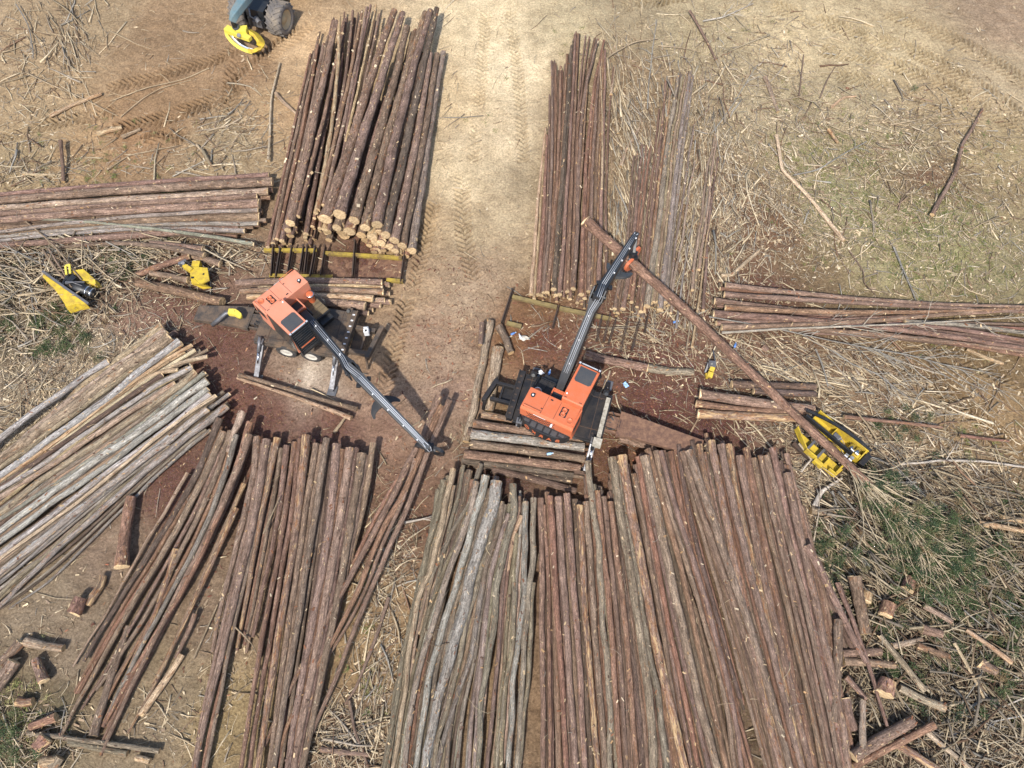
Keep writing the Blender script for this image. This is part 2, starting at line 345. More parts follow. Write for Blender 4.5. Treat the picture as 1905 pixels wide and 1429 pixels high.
GROUND_COL = [  # px, py, sRGB seen in sun
 (900, 30, 205, 182, 138), (940, 130, 206, 184, 142), (935, 260, 198, 175, 134), (860, 330, 195, 172, 130), (880, 430, 180, 156, 116), (940, 400, 185, 162, 122), (980, 470, 176, 150, 112), (1000, 330, 172, 150, 112),
 (860, 560, 178, 150, 116), (790, 745, 160, 130, 104), (830, 780, 158, 128, 102), (770, 700, 170, 140, 108), (850, 660, 166, 138, 108), (800, 640, 160, 128, 100), (840, 720, 158, 126, 102), (900, 520, 174, 146, 112), (760, 540, 174, 144, 106), (740, 660, 182, 150, 110), (790, 420, 182, 152, 108), (840, 180, 196, 170, 125),
 (60, 60, 168, 142, 104), (180, 40, 165, 140, 102), (300, 60, 152, 122, 86), (380, 130, 156, 124, 86), (300, 200, 158, 124, 84), (250, 255, 164, 126, 84), (450, 130, 152, 120, 84), (570, 110, 196, 162, 116), (560, 200, 188, 152, 106), (510, 190, 176, 144, 100), (60, 210, 176, 148, 106), (150, 280, 176, 142, 96), (430, 270, 170, 146, 106), (40, 300, 168, 144, 102),
 (1070, 50, 186, 166, 124), (1150, 60, 165, 145, 108), (1180, 150, 150, 126, 92), (1130, 230, 140, 116, 86), (1290, 80, 174, 156, 116), (1480, 70, 190, 168, 124), (1650, 110, 188, 166, 122), (1750, 180, 176, 152, 110), (1880, 40, 160, 134, 104), (1880, 160, 178, 156, 118), (1600, 210, 178, 160, 120), (1700, 300, 162, 148, 104), (1500, 300, 160, 146, 104), (1560, 390, 158, 152, 102), (1400, 200, 174, 156, 118), (1440, 430, 124, 90, 62), (1350, 430, 128, 96, 70), (1250, 300, 146, 120, 88), (1720, 320, 122, 88, 62), (1760, 450, 154, 146, 98), (1860, 520, 146, 134, 92), (1870, 300, 166, 144, 100), (1650, 480, 156, 144, 98), (1500, 500, 132, 108, 74),
 (1850, 620, 130, 106, 70), (1720, 690, 138, 110, 72), (1850, 780, 156, 126, 82), (1750, 800, 150, 124, 84), (1600, 690, 132, 104, 74),
 (450, 740, 116, 76, 60), (420, 650, 116, 78, 62), (575, 700, 200, 182, 158), (600, 730, 176, 152, 128), (540, 690, 150, 122, 98), (700, 480, 98, 60, 46), (500, 780, 112, 74, 58), (620, 790, 116, 78, 62), (720, 790, 150, 114, 90), (330, 560, 116, 82, 64), (700, 690, 150, 118, 88),
 (1000, 570, 128, 92, 58), (960, 630, 140, 96, 54), (1010, 640, 112, 66, 46), (1170, 610, 112, 76, 58), (1250, 690, 112, 74, 58), (1200, 650, 108, 68, 54), (1220, 760, 106, 64, 50), (960, 760, 140, 110, 72), (1290, 560, 116, 80, 62), (1330, 780, 100, 64, 52), (1150, 820, 112, 76, 50), (1380, 650, 130, 98, 76), (900, 650, 150, 120, 92), (1420, 560, 110, 74, 56),
 (100, 560, 136, 116, 92), (60, 470, 110, 96, 70), (60, 620, 112, 100, 74), (150, 660, 160, 140, 112), (80, 740, 160, 140, 110), (230, 480, 100, 80, 60), (250, 600, 136, 104, 84),
 (80, 1080, 146, 126, 98), (200, 1000, 140, 116, 92), (150, 1200, 142, 122, 96), (50, 1350, 106, 96, 66), (250, 1330, 144, 124, 94), (330, 1280, 146, 126, 94), (420, 1330, 158, 134, 88), (400, 1150, 140, 116, 90), (330, 900, 112, 76, 60), (560, 860, 100, 64, 52),
 (700, 1150, 154, 124, 84), (680, 1230, 160, 130, 86), (640, 1380, 130, 106, 80), (740, 950, 122, 90, 68), (770, 860, 140, 106, 82), (800, 800, 152, 120, 94), (900, 900, 90, 62, 48),
 (1540, 900, 130, 104, 84), (1620, 1000, 90, 82, 56), (1750, 1080, 92, 88, 56), (1800, 900, 144, 118, 88), (1870, 1000, 122, 108, 72), (1640, 1200, 98, 80, 62), (1850, 1200, 96, 96, 60), (1850, 1400, 122, 106, 86), (1700, 1380, 110, 90, 72), (1700, 880, 140, 114, 86),
]
ALB = 0.92   # sunlit picture value -> albedo
def build_ground():
    fine = 0.062
    def axis(a, b):
        core = np.arange(a, b + fine, fine); out = []; s = 0.12; p = b + fine
        while p < 700: out.append(p); p += s; s *= 1.28
        out = np.array(out); return np.concatenate([(a - (out - b))[::-1], core, out])
    X, Y = axis(-35.5, 35.5), axis(-3.2, 46.5)
    nx, ny = len(X), len(Y); gx, gy = np.meshgrid(X, Y); x = gx.ravel(); y = gy.ravel()
    z = base_h(x, y)
    inside = (np.abs(x) < 40) & (y > -8) & (y < 52)
    z[~inside] *= 0.5
    # colour by inverse distance in plan
    pts = np.array([P(a, b)[:2] for a, b, *_ in GROUND_COL]); cols = np.array([lin(*c) for *_, a, b, c in [(0, *g[2:]) for g in GROUND_COL] for c in [(a, b, c)]]) if False else np.array([lin(g[2], g[3], g[4]) for g in GROUND_COL])
    wx = x + 1.3 * (fbm(x, y, 0.55, 3, 31) - .5); wy = y + 1.3 * (fbm(x, y, 0.55, 3, 47) - .5)
    num = np.zeros((len(x), 3)); den = np.zeros(len(x))
    for p, c in zip(pts, cols):
        d2 = (wx - p[0]) ** 2 + (wy - p[1]) ** 2; wgt = 1 / (d2 + 0.35) ** 1.7
        num += wgt[:, None] * c; den += wgt
    col = num / den[:, None]
    lum = col.mean(1); redness = np.clip((col[:, 0] / (col[:, 2] + 1e-6) - 2.6) / 1.5, 0, 1)
    barky = np.clip((0.17 - lum) / 0.08, 0, 1)
    # tracks: sunk bands with slanted lugs meeting in the middle
    for pl, wd, dp in TRACKS:
        q = np.array([P(a, b)[:2] for a, b in pl]); s0 = 0.0
        for k in range(len(q) - 1):
            d = q[k + 1] - q[k]; ln = np.linalg.norm(d); d = d / ln; nrm = np.array([-d[1], d[0]])
            rx = x - q[k][0]; ry = y - q[k][1]; a = rx * d[0] + ry * d[1]; b = rx * nrm[0] + ry * nrm[1]
            m = (a > -0.12) & (a < ln + 0.12) & (np.abs(b) < wd * 0.62)
            am = a[m]; bm_ = b[m] + 0.06 * (vnoise(x[m], y[m], 1.3) - .5)
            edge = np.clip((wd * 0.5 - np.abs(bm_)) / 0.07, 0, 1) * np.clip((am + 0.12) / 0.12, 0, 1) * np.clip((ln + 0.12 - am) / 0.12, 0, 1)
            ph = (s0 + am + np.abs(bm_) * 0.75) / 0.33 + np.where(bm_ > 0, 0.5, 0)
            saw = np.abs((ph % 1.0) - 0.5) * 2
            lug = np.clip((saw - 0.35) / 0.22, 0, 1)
            blend = np.clip(2.6 * fbm(x[m], y[m], 0.8, 3, 77) - .55, 0.12, 1)
            z[m] += edge * blend * (-0.5 * dp + dp * 2.6 * (lug - .5))
            col[m] *= (1 - 0.05 * edge * blend - 0.20 * edge * blend * (1 - lug))[:, None]  # packed bands slightly darker; shade between the lugs painted into the soil colour
            s0 += ln
    # crumbly clods
    z += np.where(inside, (0.04 + 0.06 * np.clip((.42 - lum) / .2, 0, 1)) * (fbm(x, y, 4.5, 3, 3) - .5), 0)
    col *= (0.86 + 0.28 * fbm(x, y, 0.35, 4, 90))[:, None]
    g_ = col.mean(1, keepdims=True); col = g_ + (col - g_) * 0.80
    sandy = np.clip((lum - .30) / .15, 0, 1); col *= (1 + sandy * (0.26 + 0.34 * (fbm(x * 2.2 - y * .12, y * .22, 1.0, 4, 63) - .5)))[:, None]
    V = np.stack([x, y, z], 1)
    i = np.arange(nx - 1); j = np.arange(ny - 1); ii, jj = np.meshgrid(i, j); a = (jj * nx + ii).ravel()
    F = np.stack([a, a + 1, a + 1 + nx, a + nx], 1)
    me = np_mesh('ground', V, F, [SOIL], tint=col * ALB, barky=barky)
    smooth(me); o = bpy.data.objects.new('ground', me); COL.objects.link(o)
    tag(o, 'bare tan and reddish brown soil of the logging landing', kind='structure')
build_ground()
def gz(x, y): return float(base_h(np.array([x]), np.array([y]))[0])
# ------------------------------------------------------------------ logs
REG = {'R1': (0, 560, 3.969), 'R2': (0, 880, 3.969), 'R3': (0, 1069, 3.969), 'R4': (360, 740, 3.969), 'R5': (360, 1069, 3.969), 'R6': (780, 740, 3.969),
       'R7': (780, 1069, 3.969), 'R8': (1100, 780, 3.969), 'R9': (1180, 1069, 3.969), 'RA': (1425, 740, 3.969), 'RB': (1425, 1069, 3.969), 'RC': (930, 0, 3.969),
       'RD': (930, 300, 3.969), 'RE': (1260, 460, 2.953), 'RF': (1380, 0, 3.573), 'RG': (0, 0, 3.663), 'RH': (460, 360, 4.7625), 'RT': (360, 0, 2.978),
       'RL': (0, 300, 3.76), 'Z1': (380, 470, 3.665), 'Z2': (840, 390, 3.176), 'PX': (0, 0, 1.0)}
TONE = {'b': (.212, .143, .104), 'r': (.222, .131, .089), 'g': (.232, .190, .150), 'd': (.135, .096, .072), 'p': (.42, .31, .19), 'o': (.205, .170, .118), 'm': (.215, .144, .103), 'y': (.46, .36, .235), 'h': (.205, .152, .112),
        't': (.32, .245, .17), 's': (.35, .325, .285), 'w': (.27, .245, .20)}
PEEL = {'b': .12, 'r': .20, 'g': .10, 'd': .06, 'p': .30, 'o': .10, 'm': .34, 't': .18, 'y': .0, 'h': .12, 's': .02, 'w': .22}
ADJ = {'b': 'brown', 'r': 'reddish brown', 'g': 'grey', 'd': 'dark brown', 'p': 'pale peeled', 'o': 'olive grey', 'm': 'patchy brown', 't': 'tan', 'y': 'tan', 'h': 'greyish brown', 's': 'silvery grey', 'w': 'pale grey'}
ORD = 'first second third fourth fifth sixth seventh eighth ninth tenth eleventh twelfth thirteenth fourteenth fifteenth sixteenth seventeenth eighteenth nineteenth twentieth'.split()
def ordinal(n):
    if n <= 20: return ORD[n - 1]
    tens = {2: 'twent', 3: 'thirt', 4: 'fort', 5: 'fift'}[n // 10]
    return tens + 'ieth' if n % 10 == 0 else tens + 'y-' + ORD[n % 10 - 1]

def resample(pts, step):
    pts = np.array(pts, float); d = np.linalg.norm(np.diff(pts, axis=0), axis=1); t = np.concatenate([[0], np.cumsum(d)])
    n = max(3, int(t[-1] / step) + 1); q = np.linspace(0, t[-1], n)
    # Catmull-Rom through the surveyed points
    out = []
    P_ = np.concatenate([[2 * pts[0] - pts[1]], pts, [2 * pts[-1] - pts[-2]]])
    for s in q:
        i = min(np.searchsorted(t, s, 'right') - 1, len(pts) - 2); u = (s - t[i]) / max(t[i + 1] - t[i], 1e-9)
        a, b, c, e = P_[i], P_[i + 1], P_[i + 2], P_[i + 3]
        cr = 0.5 * (2 * b + (c - a) * u + (2 * a - 5 * b + 4 * c - e) * u * u + (3 * b - a - 3 * c + e) * u ** 3)
        out.append(0.55 * cr + 0.45 * (b + (c - b) * u))
    return np.array(out), q, t[-1]

def log_arrays(pts, r0, r1, tone, n=12, step=0.3, peel=None, rough=0.05, butt=True):
    c, q, ln = resample(pts, step); m = len(c)
    ph = RNG.random(6) * 100
    wob = min(0.035, 0.25 * r0) * (1.3 if tone in 'owst' else .45)
    c = c.copy(); blend = np.minimum(1, np.minimum(q, ln - q) / 1.0)
    c[:, 0] += blend * wob * np.sin(q * 1.1 + ph[0]) + blend * wob * .6 * np.sin(q * 2.7 + ph[1])
    c[:, 2] += blend * wob * .6 * np.sin(q * 1.5 + ph[2])
    d = np.gradient(c, axis=0); d /= np.linalg.norm(d, axis=1)[:, None]
    x = np.cross(d, [0, 0, 1.]); x /= np.linalg.norm(x, axis=1)[:, None]; y = np.cross(x, d)
    f = q / ln; r = r0 + (r1 - r0) * f
    if butt: r = r * (1 + 0.10 * np.exp(-q / 0.35))
    r = r * (1 + 0.04 * np.sin(q * 2.1 + ph[3]) + 0.03 * np.sin(q * 5.3 + ph[4]))
    th = np.linspace(0, 2 * PI, n, endpoint=False)
    rr = r[:, None] * (1 + rough * (RNG.random((m, n)) - .5) * 2 + 0.03 * np.sin(2 * th + ph[5])[None, :])
    V = c[:, None, :] + (x[:, None, :] * np.cos(th)[None, :, None] + y[:, None, :] * np.sin(th)[None, :, None]) * rr[:, :, None]
    jag = (RNG.random(n) - .5) * 0.10 * r0 * 2; V[0] += d[0] * jag[:, None]
    lp = np.stack([np.broadcast_to(q[:, None], (m, n)) + ph[0], np.broadcast_to(np.cos(th) * 0.2, (m, n)) + ph[1] * .37, np.broadcast_to(np.sin(th) * 0.2, (m, n)) + ph[2] * .37], 2)
    V = V.reshape(-1, 3); lp = lp.reshape(-1, 3)
    i = np.arange(m - 1)[:, None] * n; k = np.arange(n)[None, :]; k2 = (k + 1) % n
    F = np.stack([i + k, i + k2, i + n + k2, i + n + k], 2).reshape(-1, 4)
    # closed ends: their own ring and a centre point each
    R0, R1 = V[:n], V[-n:]; o0 = len(V); kk = np.arange(n); k2 = (kk + 1) % n
    cap = lambda r_: np.stack([0 * th, np.cos(th) * r_, np.sin(th) * r_], 1)
    V = np.concatenate([V, R0, [c[0]], R1, [c[-1]]]); lp = np.concatenate([lp, cap(r[0]), [[0, 0, 0]], cap(r[-1]), [[0, 0, 0]]])
    A, B = o0 + n, o0 + 2 * n + 1
    F = np.concatenate([F, np.stack([o0 + k2, o0 + kk, np.full(n, A), np.full(n, A)], 1), np.stack([o0 + n + 1 + kk, o0 + n + 1 + k2, np.full(n, B), np.full(n, B)], 1)])
    base = np.array(TONE[tone]) * (0.86 + 0.28 * RNG.random()) * (1 + 0.10 * (RNG.random(3) - .5))
    along = (0.9 + 0.2 * RNG.random(m))
    wood = np.array((.50, .36, .20)) * (.7 + .5 * RNG.random())
    tint = np.concatenate([np.repeat(base[None] * along[:, None], n, 0), np.repeat(wood[None], 2 * n + 2, 0)])
    pl = PEEL[tone] if peel is None else peel
    pl = pl * (0.55 + 0.9 * RNG.random()) + 0.22 * np.exp(-q / 0.5) + 0.14 * f ** 2
    pl = np.concatenate([np.repeat(pl, n), np.full(2 * n + 2, .5)])
    return V, F, lp, tint, pl, (c, d, r)
def quads_ok(F):
    """split the cap fans (stored as quads with a repeated corner) from the true quads"""
    t = F[:, 2] == F[:, 3]; return F[~t], F[t][:, :3]
def log_mesh(name, parts, mats):
    """one mesh out of several log_arrays results"""
    Vs, Qs, Ts, lps, tis, pls = [], [], [], [], [], []; o = 0
    for V, F, lp, ti, pl, _ in parts:
        q, t = quads_ok(F); Vs.append(V); Qs.append(q + o); Ts.append(t + o); lps.append(lp); tis.append(ti); pls.append(pl); o += len(V)
    V = np.concatenate(Vs); Q = np.concatenate(Qs); T = np.concatenate(Ts)
    me = bpy.data.meshes.new(name)
    me.vertices.add(len(V)); me.vertices.foreach_set('co', V.astype(np.float32).ravel())
    idx = np.concatenate([Q.ravel(), T.ravel()]).astype(np.int32); me.loops.add(len(idx)); me.loops.foreach_set('vertex_index', idx)
    me.polygons.add(len(Q) + len(T))
    me.polygons.foreach_set('loop_start', np.concatenate([np.arange(len(Q)) * 4, len(Q) * 4 + np.arange(len(T)) * 3]).astype(np.int32))
    me.update(calc_edges=True)
    sm = np.concatenate([np.ones(len(Q), bool), np.zeros(len(T), bool)]); me.polygons.foreach_set('use_smooth', sm)
    for m in mats: me.materials.append(m)
    if len(mats) > 1: me.polygons.foreach_set('material_index', np.concatenate([np.zeros(len(Q), np.int32), np.ones(len(T), np.int32)]))
    add_attrs(me, lp=np.concatenate(lps), tint=np.concatenate(tis), peel=np.concatenate(pls))
    return me
def cut_end(parent, info, bright=1.0, end=0):
    """the sawn face of a log: a thin slice a little smaller than the log, set proud of it"""
    c, d, r = info; n = 14; k = 0 if end == 0 else -1
    dd = -d[k] if end == 0 else d[k]; R = r[k] * 0.95
    x = np.cross(dd, [0, 0, 1.]); x /= np.linalg.norm(x); y = np.cross(x, dd); th = np.linspace(0, 2 * PI, n, endpoint=False)
    tilt = (RNG.random(2) - .5) * 0.35
    rings = []
    for off, s in ((-0.04, 1.0), (0.035, 1.0), (0.045, 0.55)):
        e = x[None] * (np.cos(th) * R * s)[:, None] + y[None] * (np.sin(th) * R * s * (0.93 + .1 * RNG.random()))[:, None]
        lift = (np.cos(th) * tilt[0] + np.sin(th) * tilt[1]) * R * s if off > 0 else 0 * th
        rings.append(c[k] + dd * off + e + dd[None] * np.maximum(lift, -0.02)[:, None] + dd[None] * (0.02 * (RNG.random(n) - .5))[:, None])
    V = np.concatenate(rings + [[c[k] + dd * 0.05]]); lpv = []
    for s in (1, 1, .55): lpv += [(0, math.cos(t) * R * s, math.sin(t) * R * s) for t in th]
    lpv.append((0, 0, 0)); lpv = np.array(lpv)
    fs = [(i * n + k_, i * n + (k_ + 1) % n, (i + 1) * n + (k_ + 1) % n, (i + 1) * n + k_) for i in range(2) for k_ in range(n)] + [(2 * n + k_, 2 * n + (k_ + 1) % n, 3 * n) for k_ in range(n)]
    me = bpy.data.meshes.new('cut_end'); me.from_pydata([tuple(v) for v in V], [], fs); me.update()
    me.materials.append(WOOD); t = np.array((.60, .46, .28)) * bright * (0.75 + .45 * RNG.random())
    add_attrs(me, lp=lpv, tint=np.repeat(t[None], len(V), 0))
    o = bpy.data.objects.new('cut_end', me); COL.objects.link(o); o.parent = parent; return o

PILES = {   # phrase for labels, group, category, ordering axis and the edge the count starts from, sawn faces shown?
 'A': ('in the big pile below the right loader', 'pine logs in the big pile below the right loader', 'x', 'left', 0),
 'M': ('in the fan below the left loader', 'pine logs fanned out below the left loader', 'x', 'left', 0),
 'N': ('in the slanting strip beside the grey heap', 'pine logs slanting between the grey heap and the fan', 'x', 'left', 0),
 'G': ('in the crooked hardwood stack', 'crooked hardwood logs in the bottom middle stack', 'x', 'left', 0),
 'L': ('in the grey heap at the left', 'grey hardwood logs in the heap at the left', 'y', 'top', 1),
 'H': ('in the level stack at the left edge', 'logs in the level stack at the left edge', 'y', 'top', 1),
 'T': ('in the tall pile by the pale road', 'logs in the tall pile beside the pale road', 'x', 'left', 1),
 'U': ('in the upper pile behind the raised boom', 'pine logs lying behind the raised boom', 'x', 'left', 1),
 'V': ('in the grey row at the upper middle', 'grey and tan poles beside the pile behind the raised boom', 'x', 'left', 1),
 'K': ('in the level stack at the right edge', 'long logs in the level stack at the right edge', 'y', 'top', 1),
 'Q': ('in the short stack by the right delimber', 'logs in the short stack by the right delimber', 'y', 'top', 1),
 'S': ('in the short pile under the right loader', 'short logs piled under the right loader', 'y', 'top', 0),
 'X': ('in the stack behind the left loader', 'logs stacked behind the left loader', 'y', 'top', 1),
 'B': ('hanging from the left loader grapple', 'logs held by the left loader', 'x', 'left', 0),
}
